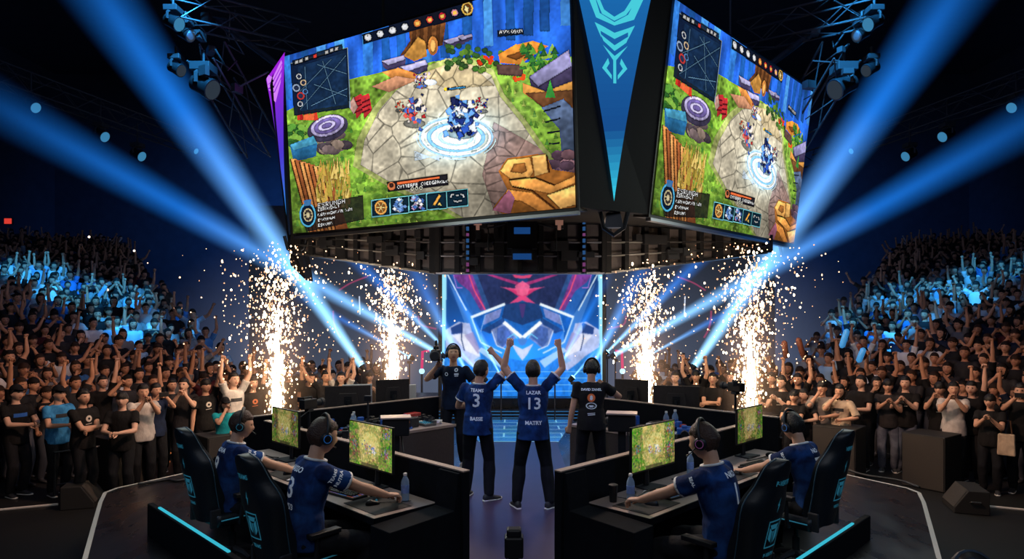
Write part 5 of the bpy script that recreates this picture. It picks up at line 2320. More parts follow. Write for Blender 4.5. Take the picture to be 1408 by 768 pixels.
for nm, cor in (('L', (LBL, LBR, LTR, LTL)), ('R', (RBL, RBR, RTR, RTL))):
    ho, n = slab(cor, .30, 'screen_housing', 'black', SB, -.02, .05)
    bl, br, tr, tl = cor
    picture('screen_picture', game, cor, M['game_art'], ho)
    r = MB()
    x = (br - bl).normalized()
    r.box((bl + br) / 2 + n * .0 - V((0, 0, .085)) - n * .05, ((br - bl).length + .06, .10, .05), math.atan2(x.y, x.x))
    r.build('lower_rail', 'steel', ho)

# chamfered corner with the blue banner
def bann(cor, tri, cols, marks, name, mark_mat):
    bl, br, tr, tl = cor
    n = (br - bl).cross(tl - bl).normalized()
    b = MB()
    b.prism([bl, br, tr, tl], -n * .12)
    panel = b.build('corner_panel', 'matte', SB)
    bc = (bl + br + tr + tl) / 4

    def P(u, v, o=.012):
        a = bl.lerp(br, u)
        c = tl.lerp(tr, u)
        return a.lerp(c, v) + n * o
    rows = 26
    vs, fs, cc = [], [], []
    (u0, v0), (u1, v1), (ut, vt) = tri              # left top, right top, tip
    for i in range(rows + 1):
        f = i / rows
        a, c = (ut + (u0 - ut) * f, vt + (v0 - vt) * f), (ut + (u1 - ut) * f, vt + (v1 - vt) * f)
        vs += [P(*a), P(*c)]
    for i in range(rows):
        fs.append((2 * i, 2 * i + 1, 2 * i + 3, 2 * i + 2))
        cc.append(cols(i / rows))
    me = bpy.data.meshes.new(name)
    me.from_pydata([tuple(v) for v in vs], [], fs)
    at = me.attributes.new('Col', 'FLOAT_COLOR', 'FACE')
    at.data.foreach_set('color', np.array([list(hexc(*c)) + [1] for c in cc], np.float32).ravel())
    me.materials.append(M['game_art'])
    o = bpy.data.objects.new(name, me)
    COL.objects.link(o)
    o.parent = panel
    q = MB()
    for poly in marks:
        q.add([P(u, v, .024) for u, v in poly], [tuple(range(len(poly)))])
    q.build('emblem', mark_mat, panel)


NC = (LBR + V((.04, .0, 0)), RBL + V((-.04, 0, 0)), RTL + V((-.04, 0, 0)), LTR + V((.04, 0, 0)))


def inv_quad(cor):
    hm = homography([(704 + F * p.x / p.y, HZ - F * (p.z - CH) / p.y) for p in cor], [(0, 0), (1, 0), (1, 1), (0, 1)])
    return hm


hq = inv_quad(NC)
C2 = lambda x, y: hq((760 + x / 2.021, y / 2.021))      # sketch coordinates of the banner
mk = []
for pts in ([(92, 0), (112, 0), (128, 68), (168, 96), (206, 68), (232, 0), (252, 0), (222, 84), (168, 108), (118, 84)],
            [(112, 0), (122, 0), (140, 55), (168, 78), (196, 55), (222, 0), (240, 0), (200, 70), (168, 92), (134, 70)],
            [(114, 100), (136, 112), (168, 132), (206, 114), (224, 104), (205, 150), (205, 128), (168, 152), (130, 128), (132, 150)],
            [(130, 138), (140, 148), (168, 172), (198, 148), (208, 140), (200, 162), (168, 190), (138, 160)],
            [(136, 172), (168, 205), (204, 172), (172, 218), (172, 285), (164, 285), (164, 218)],
            [(150, 212), (134, 242), (160, 274), (160, 262), (146, 242), (154, 228)],
            [(186, 212), (202, 242), (176, 274), (176, 262), (190, 242), (182, 228)]):
    mk.append([C2(x, y) for x, y in pts])


def blue_cols(f):
    a, c, e = np.array((52, 190, 215)), np.array((20, 70, 130)), np.array((24, 96, 160))
    return tuple(a * (1 - f / .35) + c * f / .35) if f < .35 else tuple(c * (1 - (f - .35) / .65) + e * (f - .35) / .65)


M['banner_mark'] = emat('teal_mark', hexc(72, 205, 220), 1.0)
M['banner_mark2'] = emat('violet_mark', hexc(214, 130, 250), 1.0)
bann(NC, (C2(68, 0), C2(272, 0), C2(168, 566)), blue_cols, mk, 'blue_banner', 'banner_mark')
# the tip above the picture edge: extend is carried by the two top corners
# left chamfer with the violet banner
d_ = V((-.42, .62, 0))
LC = (LBL + d_ * .40 + V((-.0, 0, 0)), LBL + V((-.05, .0, 0)), LTL + V((-.05, 0, 0)), LTL + d_)
hq2 = inv_quad(LC)
C1 = lambda x, y: hq2((340 + x / 2.0208, y / 2.0208))
mk2 = []
for pts in ([(56, 216), (62, 205), (80, 280), (100, 210), (104, 250), (84, 302), (66, 290)],
            [(66, 292), (84, 318), (104, 262), (104, 290), (86, 345), (70, 322)],
            [(72, 335), (88, 360), (104, 310), (104, 340), (90, 385), (76, 350)],
            [(82, 372), (92, 392), (104, 350), (104, 370), (96, 440), (84, 398)]):
    mk2.append([C1(x, y) for x, y in pts])


def violet_cols(f):
    a, c, e = np.array((40, 130, 200)), np.array((70, 50, 190)), np.array((150, 30, 200))
    return tuple(a * (1 - f / .4) + c * f / .4) if f < .4 else tuple(c * (1 - (f - .4) / .6) + e * (f - .4) / .6)


bann(LC, (C1(52, 212), C1(106, 163), C1(114, 640)), violet_cols, mk2, 'violet_banner', 'banner_mark2')
b = MB()        # dark outer fin left of the violet banner
b.prism([LC[3] + V((-.12, .1, -.3)), LC[3] + V((.02, 0, .05)), LC[0] + V((.02, 0, -.1)), LC[0] + V((.25, .3, -.9)), LC[0] + V((0, .1, -.6))], (.0, .5, 0))
b.build('side_fin', 'matte', SB)
for c0 in (LBL + V((.05, .0, -.05)), RBR + V((-.1, .0, -.05)), (LBR + RBL) / 2 + V((0, .1, .0))):
    b = MB()
    b.tube([c0 + V((-.22, 0, 0)), c0 + V((-.16, .02, -.25)), c0 + V((0, .02, -.36)), c0 + V((.16, .02, -.25)), c0 + V((.22, 0, 0))], .035, 8)
    b.box(c0 + V((0, .1, -.12)), (.30, .2, .24), taper=.7)
    b.build('corner_bracket', 'metal', SB)
# under-side: roof plate and drum with ribs
b = MB()
b.prism([LBL + V((.1, .2, .1)), LBR + V((0, .25, .1)), RBL + V((0, .25, .1)), RBR + V((-.1, .2, .1)), V((.6, 18.2, 4.0))], (0, 0, .15))
b.build('under_plate', 'matte', SB)
M['belly'] = mat('scoreboard_belly', (.15, .130, .125), .75, nscale=5, namt=.4)
top = 4.0
A, B_, C_, D_ = W(411, 348, 13.1), W(600, 375, 12.4), W(830, 375, 12.4), W(1052, 347, 14.0)
fp = [A, B_, C_, D_]
for i in range(3):
    p, q = fp[i], fp[i + 1]
    b = MB()
    dn = V((q.y - p.y, -(q.x - p.x), 0)).normalized()
    b.prism([p, q, V((q.x, q.y, top)), V((p.x, p.y, top))], -dn * .12)
    face = b.build('belly_panel', 'belly', SB)
    n_r = (9, 8, 9)[i]
    for k in range(n_r + 1):
        r = MB()
        f = k / n_r
        lo = p.lerp(q, f)
        w = .09 if k % 3 else .20
        r.box(V((lo.x, lo.y, (lo.z + top) / 2)) + dn * .06, (w, .12, top - lo.z), math.atan2(q.y - p.y, q.x - p.x))
        r.build('rib', 'matte', face)
    r2 = MB()
    for zf in (.34, .62):
        a0, a1 = p.lerp(V((p.x, p.y, top)), zf), q.lerp(V((q.x, q.y, top)), zf)
        r2.tube([a0 + dn * .10, a1 + dn * .10], .022, 6)
    r2.tube([p + dn * .05, q + dn * .05], .035, 6)
    r2.build('pipe', 'steel', face)
    for k in range(7):
        r3 = MB()
        f = R.uniform(.06, .94)
        lo = p.lerp(q, f)
        r3.box(V((lo.x, lo.y, lo.z + R.uniform(.2, .8) * (top - lo.z))) + dn * .12, (R.uniform(.12, .34), .14, R.uniform(.08, .22)), math.atan2(q.y - p.y, q.x - p.x))
        r3.build('junction_box', 'dark', face)
# glowing data columns and centre machinery
M['data'] = emat('data_lights', hexc(60, 110, 170), .45)
M['data_pink'] = emat('data_lights_pink', hexc(150, 80, 140), .5)
for px in (643, 803):
    for k in range(9):
        b = MB()
        p = W(px, 306 + k * 8.2, 12.2)
        b.box(p, (.05, .05, .07 if k % 2 else .05))
        b.build('data_light', 'data' if k not in (2, 7, 8) else 'data_pink', SB)
    b = MB()
    b.tube([W(px, 300, 12.26), W(px, 376, 12.26)], .05, 8)
    b.build('data_column', 'black', SB)
b = MB()
c0 = W(718, 330, 12.0)
b.box(c0 + V((0, .2, .1)), (.55, .3, .5))
b.box(c0 + V((0, .1, -.25)), (.38, .2, .2))
for sx in (-1, 1):
    b.tube([c0 + V((sx * .3, 0, .3)), c0 + V((sx * .62, 0, .22)), c0 + V((sx * .62, 0, -.2))], .02, 6)
    b.box(c0 + V((sx * .70, 0, .30)), (.13, .1, .18))
b.build('centre_machine', 'metal', SB, bevel=.01)
b = MB()
b.box(c0 + V((0, -.01, -.30)), (.34, .02, .11))
b.build('blue_light', emat('machine_blue', hexc(26, 70, 130), .8), SB)
b = MB()
b.box(c0 + V((0, .04, .18)), (.3, .02, .12))
b.build('blue_light', bpy.data.materials['machine_blue'], SB)
M['peach'] = mat('peach_bracket', (.5, .28, .22), .6, emit=(.6, .3, .22), es=.25)
for px in (657, 769):
    b = MB()
    p = W(px, 303, 11.9)
    b.box(p, (.14, .05, .16))
    b.box(p + V((.0, -.01, -.10)), (.06, .05, .14))
    b.build('peach_bracket', 'peach', SB)
# hanging cables up to the roof
for p in ((-2.6, 13.2), (.9, 11.0), (4.6, 13.8), (.6, 16.5)):
    b = MB()
    b.cyl((p[0], p[1], 7.2), (p[0], p[1], 17.0), .03, 6)
    b.build('hanger_cable', 'dark', SB)
b = MB()
b.prism([LTL + V((.2, .3, 0)), LTR + V((0, .35, 0)), RTL + V((0, .35, 0)), RTR + V((-.2, .3, 0)), V((.6, 17.6, 7.34))], (0, 0, .2))
b.build('top_plate', 'matte', SB)


# ---------------------------------------------------------------- trusses and lamps in the roof
def box_truss(a, b_, w, label, r=.03, bay=None, group=None):
    a, b_ = V(a), V(b_)
    t = thing('lighting_truss', label, 'truss', a, 0, group)
    d = (b_ - a)
    L = d.length
    d.normalize()
    x = d.cross(V((0, 0, 1)))
    x = x.normalized() if x.length > .1 else V((1, 0, 0))
    y = x.cross(d)
    cor = [(x * sx + y * sy) * (w / 2) for sx, sy in ((-1, -1), (1, -1), (1, 1), (-1, 1))]
    m = MB()
    for c in cor:
        m.cyl(c, c + d * L, r, 6)
    m.build('chord', 'truss', t)
    n = max(3, int(L / (bay or w * 1.1)))
    g = MB()
    for i in range(n):
        for q in range(4):
            c0, c1 = cor[q], cor[(q + 1) % 4]
            s0, s1 = L * i / n, L * (i + 1) / n
            if i % 2:
                c0, c1 = c1, c0
            g.cyl(c0 + d * s0, c1 + d * s1, r * .55, 5)
    g.build('lattice', 'truss', t)
    return t


def stage_lamp(p, aim, label, face=None, sc=1.0, group=None, stem=.62):
    t = thing('moving_head_lamp', label, 'stage lamp', p, 0, group)
    d = (V(aim) - V(p)).normalized()
    q = d.to_track_quat('Z', 'Y').to_matrix()
    b = MB()
    b.box((0, 0, .30 * sc), (.34 * sc, .34 * sc, .14 * sc))
    b.cyl((0, 0, .36 * sc), (0, 0, stem * sc), .03, 6)
    b.build('base', 'dark', t, bevel=.01)
    y = MB()
    ax = q @ V((1, 0, 0))
    for s in (-1, 1):
        e = ax * (.20 * sc * s)
        y.tube([V((0, 0, .24 * sc)), V((e.x * .6, e.y * .6, .23 * sc)), e + V((0, 0, .16 * sc)), e], .035 * sc, 6)
    y.build('yoke', 'dark', t)
    h = MB()
    h.lathe([(.10 * sc, -.22 * sc), (.15 * sc, -.18 * sc), (.16 * sc, .02 * sc), (.19 * sc, .18 * sc), (.185 * sc, .20 * sc)], 18, 0, (0, 0, 0), q)
    ho = h.build('lamp_head', 'metal', t, True, auto=.6)
    l = MB()
    l.lathe([(.165 * sc, .203 * sc), (.10 * sc, .215 * sc), (.02, .22 * sc)], 18, 0, (0, 0, 0), q)
    l.build('lens', face or 'lens_off', ho, True)
    return t


M['lens_off'] = mat('lens_glass', (.10, .13, .17), .15, .2, emit=(.2, .3, .4), es=.10)
M['lens_blue'] = emat('lens_lit', hexc(70, 150, 200), .65)
M['lens_pale'] = emat('lens_pale', hexc(70, 84, 100), .4)
for s_ in (-1, 1):
    sn = SIDES[s_]
    X = lambda px: px if s_ < 0 else 1436 - px + 4
    box_truss(W(X(240), 10, 13.0), W(X(420), 52, 15.0), .55, f'upper box truss running behind the scoreboard on the {sn}', .025)
    box_truss(W(X(283), 70, 13.5), W(X(362), 205, 15.5), .60, f'steep box truss hanging down beside the {sn} edge of the scoreboard', .025)
    box_truss(W(X(-40), 88, 17.0), W(X(330), 222, 25.0), .55, f'long faint truss crossing the dark roof over the {sn} stand', .022)
    b = MB()
    b.tube([W(X(300), 28, 14.4), W(X(385), 92, 14.2)], .07, 8)
    tag(b.build('strut_pipe', 'truss'), f'bare diagonal pipe between the trusses on the {sn}', 'pipe')
    lamps = [((238, 30), 13.0, 'lens_blue', 'tilted blue lit stage lamp on top of the upper truss', 1.0), ((255, 46), 13.2, 'lens_off', 'unlit stage lamp under the upper truss', .9),
             ((242, 94), 13.4, 'lens_pale', 'small pale faced stage lamp beside the steep truss', .9), ((280, 118), 13.6, 'lens_pale', 'large drum lamp hanging at the head of the steep truss', 1.5),
             ((43, 145), 18.3, 'lens_blue', 'outermost blue lit lamp below the long truss', 1.1), ((138, 185), 20.1, 'lens_blue', 'middle blue lit lamp below the long truss', 1.2),
             ((189, 212), 21.2, 'lens_blue', 'round bright blue lamp below the inner end of the long truss', 1.2), ((266, 206), 18.0, 'lens_blue', 'tiny bright lamp caught in the big light beam', .6)]
    for (px, py), dp, fc, lab, sc in lamps:
        p = W(X(px), py, dp)
        stage_lamp(p, p + V((-s_ * 1.5, -.35, -.75)), f'{lab}, {sn} roof', fc, sc * .8, None, 1.05 if dp > 17 else .62)
    for i in range(10):        # clutter of clamps and cable loops where the trusses meet
        px, py = R.uniform(245, 330), 8 + 12 * i + R.uniform(0, 8)
        p = W(X(px), py, R.uniform(13.2, 14.4))
        b = MB()
        if i % 2:
            b.box(p, (R.uniform(.1, .3), R.uniform(.1, .3), R.uniform(.08, .22)), R.uniform(0, 3))
            nm, ct = 'clamp_box', 'clamp'
        else:
            b.tube([p, p + V((R.uniform(-.4, .4), R.uniform(-.2, .2), -R.uniform(.1, .3))), p + V((R.uniform(-.7, .7), R.uniform(-.2, .2), R.uniform(-.1, .3)))], .018, 5)
            nm, ct = 'cable_loop', 'cable'
        tag(b.build(nm, 'truss'), f'{("topmost", "second highest", "middle", "second lowest", "lowest")[i // 2]} dark {nm.replace("_", " ")} in the rigging cluster at the {sn} truss joint', ct, f'{ct} pieces at the {sn} truss joint')
# exit sign
for px, py, lab in ((12, 304, 'small red exit sign glowing on the far left wall above the crowd'),):
    t = thing('exit_sign', lab, 'sign', W(px, py, 27.0))
    b = MB()
    b.box((0, 0, 0), (.34, .08, .26))
    b.build('sign_box', 'dark', t)
    q = MB()
    q.box((0, -.045, 0), (.30, .012, .22))
    q.build('sign_face', emat('exit_red', hexc(215, 60, 50), 1.0), t)

# ---------------------------------------------------------------- loudspeakers, wedges at the stage edge
def speaker_box(loc, rz, w, d, h, label):
    t = thing('loudspeaker', label, 'loudspeaker', loc, rz)
    b = MB()
    b.box((0, 0, h / 2), (w, d, h))
    b.build('cabinet', 'speaker_side', t, bevel=.012)
    g = MB()
    g.box((0, -d / 2 - .006, h / 2), (w * .94, .014, h * .95))
    g.build('front_grille', 'grille', t)
    return t


def wedge(loc, rz, label, w=.62, d=.44, h=.34):
    t = thing('monitor_wedge', label, 'loudspeaker', loc, rz)
    b = MB()
    b.prism([(-w / 2, -d / 2, 0), (-w / 2, d / 2, 0), (-w / 2, d / 2, h), (-w / 2, -d * .1, h), (-w / 2, -d / 2, h * .25)], (w, 0, 0))
    b.build('cabinet', 'speaker_side', t, bevel=.012)
    g = MB()
    a, c = V((0, -d * .1, h)), V((0, -d / 2, h * .25))
    n = V((0, -(h * .75), d * .4)).normalized()
    vs = []
    for sx in (-.45, .45):
        vs += [V((sx * w, a.y, a.z)) + n * .006, V((sx * w, c.y, c.z)) + n * .006]
    g.add(vs, [(0, 1, 3, 2)])
    g.build('front_grille', 'grille', t)
    hdl = MB()
    hdl.tube([(w / 2, -.02, h * .5), (w / 2 + .03, -.02, h * .55), (w / 2 + .03, .10, h * .55), (w / 2, .10, h * .5)], .012, 6)
    hdl.build('handle', 'steel', t)
    return t


def atf(px, py, z=HF):
    return G(px, py, z)


# boxes standing on the hall floor, fronts turned to the stage
speaker_box(atf(166, 668), .95, .62, .62, .86, 'tall grey grilled loudspeaker at the left stage edge beside the wedge')
speaker_box(V((-4.85, 10.9, HF)), .8, .66, .6, .92, 'grey loudspeaker box in front of the spectator in the teal shirt')
speaker_box(V((5.75, 11.5, HF)), -.75, .70, .62, .95, 'tall grey loudspeaker behind the far right gaming chair')
speaker_box(atf(1281, 668), -.95, .66, .66, .90, 'tall grey loudspeaker at the right stage edge beside the wedge')
wedge(V((-6.55, 10.0, HF)), 1.9, 'low black wedge loudspeaker at the left stage edge')
wedge(V((6.75, 9.75, HF)), -1.9, 'low black wedge loudspeaker at the right stage edge')
speaker_box(V((4.6, 12.4, HF)), -.7, .9, .5, 1.05, 'low wide black case before the right hand crowd by the spark fountain')
t = thing('crowd_rail', 'small dark steel barrier frame before the left crowd', 'barrier', V((-7.0, 10.6, HF)), .9)
b = MB()
b.tube([(-.35, 0, 0), (-.35, 0, .72), (.35, 0, .72), (.35, 0, 0)], .022, 8)
b.tube([(-.35, 0, .2), (.35, 0, .2)], .014, 6)
b.build('frame', 'metal', t)
wedge(V((-2.9, 4.55, 0)), 2.3, 'dark rounded stage case in the bottom left corner behind the chairs', .7, .5, .4)
t = stage_lamp(V((3.05, 4.42, .498)), V((3.0, 9, -2.5)), 'black stage lamp standing on the floor at the bottom right edge', 'black', .8)
t.rotation_euler.x = PI
cable('floor_cable', [(-5.0, 8.75, .02), (-4.75, 9.0, .02), (-4.55, 8.95, .02), (-4.3, 9.35, .02), (-4.15, 9.6, .02)], .018, 'dark', 'dark cable lying along the left stage edge tape')
cable('floor_cable', [(4.9, 9.6, .02), (5.0, 9.25, .02), (5.3, 8.95, .02), (5.35, 8.6, .02)], .018, 'dark', 'dark cable lying along the right stage edge tape')
# outer barrier lines on the hall floor
for s_ in (-1, 1):
    b = MB()
    b.tube([V((s_ * 8.4, 9.3, HF + .01)), V((s_ * 6.9, 9.95, HF + .01))], .02, 6)
    struct(b.build('trim_3' if s_ < 0 else 'trim_4', 'tape'))
# orange tealights / warm lamp by the left crowd
t = thing('floor_lantern', 'small glowing orange lantern on the floor before the left crowd', 'lantern', G(228, 636, HF))
b = MB()
b.lathe([(.07, 0), (.08, .02), (.06, .05), (.06, .15), (.10, .18), (.05, .26), (.02, .27)], 12)
b.build('lantern_body', 'amber', t, True)
b = MB()
b.torus((0, 0, .29), .05, .008, 16, 6, Matrix.Rotation(PI / 2, 3, 'X'))
b.build('handle', 'dark', t, True)
# ---------------------------------------------------------------- the people on the stage
def face_to(p, q):
    return math.atan2(-(q[0] - p[0]), q[1] - p[1])


def num_back(pr, name, num, sub=None, bottom=None, size=.20, tilt=0, nm_size=.055):
    J = pr['J']
    bf = lambda t: back_frame(J, t)
    if name:
        decal_text(name, nm_size, *bf(.85), pr['bvh'], 'jersey_print', pr['top'], bold=.0015)
    if num:
        decal_text(num, size, *bf(.60), pr['bvh'], 'jersey_print', pr['top'], bold=.003)
    if sub:
        decal_text(sub, .055, *bf(.38), pr['bvh'], 'jersey_print', pr['top'], bold=.001)
    if bottom:
        decal_text(bottom, .06, *bf(.18), pr['bvh'], 'jersey_print', pr['top'], bold=.002)


def sleeve_print(pr, sd, txts):
    J = pr['J']
    sx = 1 if sd == 'R' else -1
    ax = (J['el' + sd] - J['sh' + sd]).normalized()
    for i, tx in enumerate(txts):
        c = J['sh' + sd] + ax * (.05 + .05 * i)
        out = J['Rt'] @ V((sx, -.35, .1))
        out = (out - ax * out.dot(ax)).normalized()
        up = -ax
        right = up.cross(out)
        decal_text(tx, .034, c + out * .08, right, up, pr['bvh'], 'jersey_print', pr['top'], bold=.001)


# celebrating pair
p1 = G(657, 688)
a = person(dict(pelvis=(0, 0, .945), twist=-.10, hipyaw=0, side=.05, R=(.19, .08, 1.83), L=(-.10, .30, 1.16), pR=(1, .1, 0), pL=(-.8, -.2, -.8), fR=(.14, .0, .085), fL=(-.17, .16, .085), fist=1,
                head=(-.5, .05, .05), trim=1, hair='short', seed=3, handR=dict(curl=.95), fyR=-.9, fyL=-.2),
           'celebrating player in the navy number 3 jersey with one raised fist, standing left', p1, .12 - .22, .985)
num_back(a, 'TEAMS', '3', None, 'BASSE', .23)
p2 = G(733, 699)
b_ = person(dict(pelvis=(0, 0, .935), R=(.31, .06, 1.90), L=(-.29, .06, 1.90), pR=(1, .2, -.1), pL=(-1, .2, -.1), fR=(.20, 0, .085), fL=(-.19, .02, .085), fist=1, head=(.05, .08, 0), trim=1,
                 hair='short', seed=5, handL=dict(curl=.6), handR=dict(curl=.98), fyR=-.7, fyL=.35),
            'celebrating player with both fists raised, back to the viewer, in the middle of the walkway', p2, 0, 1.0)
num_back(b_, 'LAZAR', '13', None, 'MATRY', .19)
for q in (a, b_):
    sleeve_print(q, 'R', ['O'])

# camera operator on the left, front turned to the viewer
p3 = G(624, 641)
c_ = person(dict(pelvis=(0, 0, .95), lean=.06, hipyaw=0, head=(.30, -.28, 0), R=(.18, .26, 1.47), L=(-.22, .16, 1.02), pR=(.9, -.1, -1), pL=(-.8, -.4, -.3), fR=(.10, .03, .085), fL=(-.13, -.05, .085),
                 top='tee_navy', top_name='t_shirt', trousers='jeans_black', shoe='shoe_grey', hair='short', seed=8, sleeve=.62, handR=dict(curl=.6)),
            'camera operator in a navy t-shirt and black jeans holding a camera at shoulder height', p3, face_to(p3, (-1.5, 6.0)), 1.04)
J = c_['J']
o, r, u = back_frame(J, .78, True)
decal_poly(ring_poly(-.075, 0, .016, .026, 16), o, r, u, c_['bvh'], 'jersey_print', c_['top'])
decal_poly([[(.04, -.01), (.10, -.01), (.10, .014), (.04, .014)], [(.045, -.03), (.095, -.03), (.095, -.018), (.045, -.018)]], o, r, u, c_['bvh'], 'jersey_print', c_['top'])
decal_poly(ring_poly(.065, .06, .012, .026, 14), o, r, u, c_['bvh'], 'jersey_print', c_['top'])
headset(c_, 'black headphones on the camera operator in the navy t-shirt', mic=False, accent='black')
hw = c_['mw'] @ (J['wrR'] + V((.0, .03, .10)))
t = thing('video_camera', 'black video camera held up by the camera operator in the navy t-shirt', 'camera', hw, face_to(p3, (-1.5, 6.0)) + .2)
t.scale = (1.35,) * 3
m = MB()
m.box((0, .02, .05), (.10, .20, .12))
m.box((0, -.01, .13), (.06, .12, .04))
m.build('camera_body', 'black', t, bevel=.012)
m = MB()
m.lathe([(.04, 0), (.05, .02), (.055, .10), (.045, .11)], 18, 0, (0, .12, .05), Matrix.Rotation(-PI / 2, 3, 'X'))
m.build('lens', 'dark', t, True, auto=.6)
m = MB()
m.tube([(0, -.06, .12), (0, -.04, .20), (0, .08, .20), (0, .09, .12)], .010, 6)
m.build('top_handle', 'black', t)

# camera operator on the right, seen from behind
p4 = V((1.02, 8.42, 0))
d_ = person(dict(pelvis=(0, 0, .95), lean=.08, head=(-.15, .22, 0), R=(.17, .22, 1.40), L=(-.30, .02, .82), pR=(1, -.3, -.7), pL=(-.5, -1, 0), fR=(.13, .03, .085), fL=(-.16, .0, .085), top='tee_black',
                 top_name='t_shirt', trousers='jeans_black', shoe='shoe_dark', hair='short', seed=12, sleeve=.55, handR=dict(curl=.6), handL=dict(curl=.5)),
            'camera operator seen from behind in a black printed t-shirt, one hand raised to the head', p4, -.12, .97)
bf = lambda t_: back_frame(d_['J'], t_)
decal_text('DAVID ZANEL', .042, *bf(.80), d_['bvh'], 'jersey_print', d_['top'], bold=.002)
M['print_orange'] = mat('print_orange', (.55, .13, .04), .7, nscale=30, namt=.6, emit=(.6, .15, .05), es=.15)
o, r, u = bf(.60)
decal_poly([[(.052 * math.cos(k * .45), .055 * math.sin(k * .45)) for k in range(14)]], o, r, u, d_['bvh'], 'print_orange', d_['top'])
decal_poly([[(-.015, .02), (0, .035), (.018, .02), (.02, -.02), (0, -.035), (-.02, -.02)]], o + u * .0, r, u, BVHTree.FromPolygons([v.co + v.normal * .002 for v in d_['top'].data.vertices], [tuple(p.vertices) for p in d_['top'].data.polygons]), 'jersey_print', d_['top'])
o, r, u = bf(.40)
decal_poly(ring_poly(0, 0, .045, .058, 20, sx=1.25, sy=.75) + [[(-.03, .008), (.03, .008), (.02, -.02), (-.02, -.02)], [(-.045, -.005), (-.03, .0), (-.03, -.012)], [(.045, -.005), (.03, 0), (.03, -.012)]], o, r, u, d_['bvh'], 'jersey_print', d_['top'])
o, r, u = bf(.20)
decal_poly([[(-.05, .0), (.05, .01), (.05, .018), (-.05, .008)], [(-.045, -.018), (.05, -.01), (.05, -.002), (-.045, -.01)]], o, r, u, d_['bvh'], 'jersey_print', d_['top'])
headset(d_, 'black headset on the camera operator in the black printed t-shirt', mic=False, accent='black')
# camera on his shoulder side
hw = d_['mw'] @ (d_['J']['head'] + V((.02, .20, .03)))
t = thing('video_camera', 'black video camera before the face of the operator in the black t-shirt', 'camera', hw, -.12)
m = MB()
m.box((0, .05, .0), (.14, .24, .13))
m.box((0, .0, .09), (.05, .14, .04))
m.build('camera_body', 'black', t, bevel=.012)
m = MB()
m.lathe([(.04, 0), (.05, .02), (.055, .10)], 16, 0, (0, .17, .0), Matrix.Rotation(-PI / 2, 3, 'X'))
m.build('lens', 'dark', t, True, auto=.6)

# seated players
def seated(s, i, u, n, yaw, label, hair_mat, lean, head, nm, num, sub, bot, seed, sc=1.0):
    """mirror-image pose for the two islands; mouse hand is on the walkway side"""
    ms, ks = ('R', 'L') if s < 0 else ('L', 'R')
    k = 1 if s < 0 else -1          # +x is the walkway side on the left island
    P = dict(pelvis=(0, -.02, .60), lean=lean, head=(head[0] * k, head[1], head[2] * k), trim=1, seed=seed, hair='short', hair_mat=hair_mat, hem=-.15, sleeve=.62)
    P[ms] = (k * .16, .56, .80)
    P[ks] = (-k * .20, .52, .805)
    P['p' + ms] = (k * .8, -.5, -.55)
    P['p' + ks] = (-k * .8, -.5, -.55)
    P['f' + ms] = (k * .17, .36, .085)
    P['f' + ks] = (-k * .17, .42, .085)
    P['k' + ms] = (k * .1, .6, 1)
    P['k' + ks] = (-k * .1, .6, 1)
    P['hand' + ms] = dict(d=(0.0, 1, -.12), pn=(0, -.1, -1), curl=.35)
    P['hand' + ks] = dict(d=(k * .25, 1, -.10), pn=(0, -.1, -1), curl=.30, spread=.35)
    loc = isl(s, u, n, 0)
    pr = person(P, label, loc, isl_rz(s) + yaw * k, sc)
    num_back(pr, nm, num, sub, bot, .20)
    sleeve_print(pr, ms, ['TEAMS', 'NUTRA'] if s < 0 else ['SEAL'])
    return pr


sp = {}
M['ring_blue'] = mat('ring_blue', hexc(40, 110, 190), .4, emit=hexc(40, 120, 210), es=.30)
M['ring_violet'] = mat('ring_violet', hexc(120, 70, 130), .4, emit=hexc(150, 80, 140), es=.30)
sp[(-1, 0)] = seated(-1, 0, .60, -1.02, -.10, 'seated player in the navy number 3 jersey at the near seat of the left desk', 'hair_brown', .24, (-.05, .12, .0), 'BASSO', '3', 'MS/3', 'ESET', 21, 1.07)
sp[(-1, 1)] = seated(-1, 1, 2.08, -1.00, -.10, 'seated player in a navy jersey at the far seat of the left desk', 'hair_brown', .22, (-.40, .08, .0), 'NOVA', '9', None, None, 22)
sp[(1, 0)] = seated(1, 0, .50, -1.10, -.06, 'brown haired seated player in navy at the near seat of the right desk', 'hair_brown', .24, (-.10, .16, .0), 'NKO', '1', None, None, 23, 1.06)
sp[(1, 1)] = seated(1, 1, 2.10, -1.12, .10, 'dark haired seated player leaning to the screen at the far seat of the right desk', 'hair', .30, (.25, .24, .0), 'NO', '7', None, None, 24)
headset(sp[(-1, 0)], 'headset with blue lit ear cups on the seated player in the number 3 jersey', accent='ring_blue')
headset(sp[(-1, 1)], 'dark headset on the seated player at the far seat of the left desk')
headset(sp[(1, 0)], 'headset with a blue lit ear cup on the brown haired seated player', accent='ring_violet')
headset(sp[(1, 1)], 'blue lit headset on the player at the far seat of the right desk', accent='ring_blue')

# ---------------------------------------------------------------- front rows of the crowd, in parts
def tee(name, c1, c2=None):
    if name not in M:
        M[name] = cloth_mat('tee_' + name, hexc(*c1), hexc(*c2) if c2 else None)
    return name


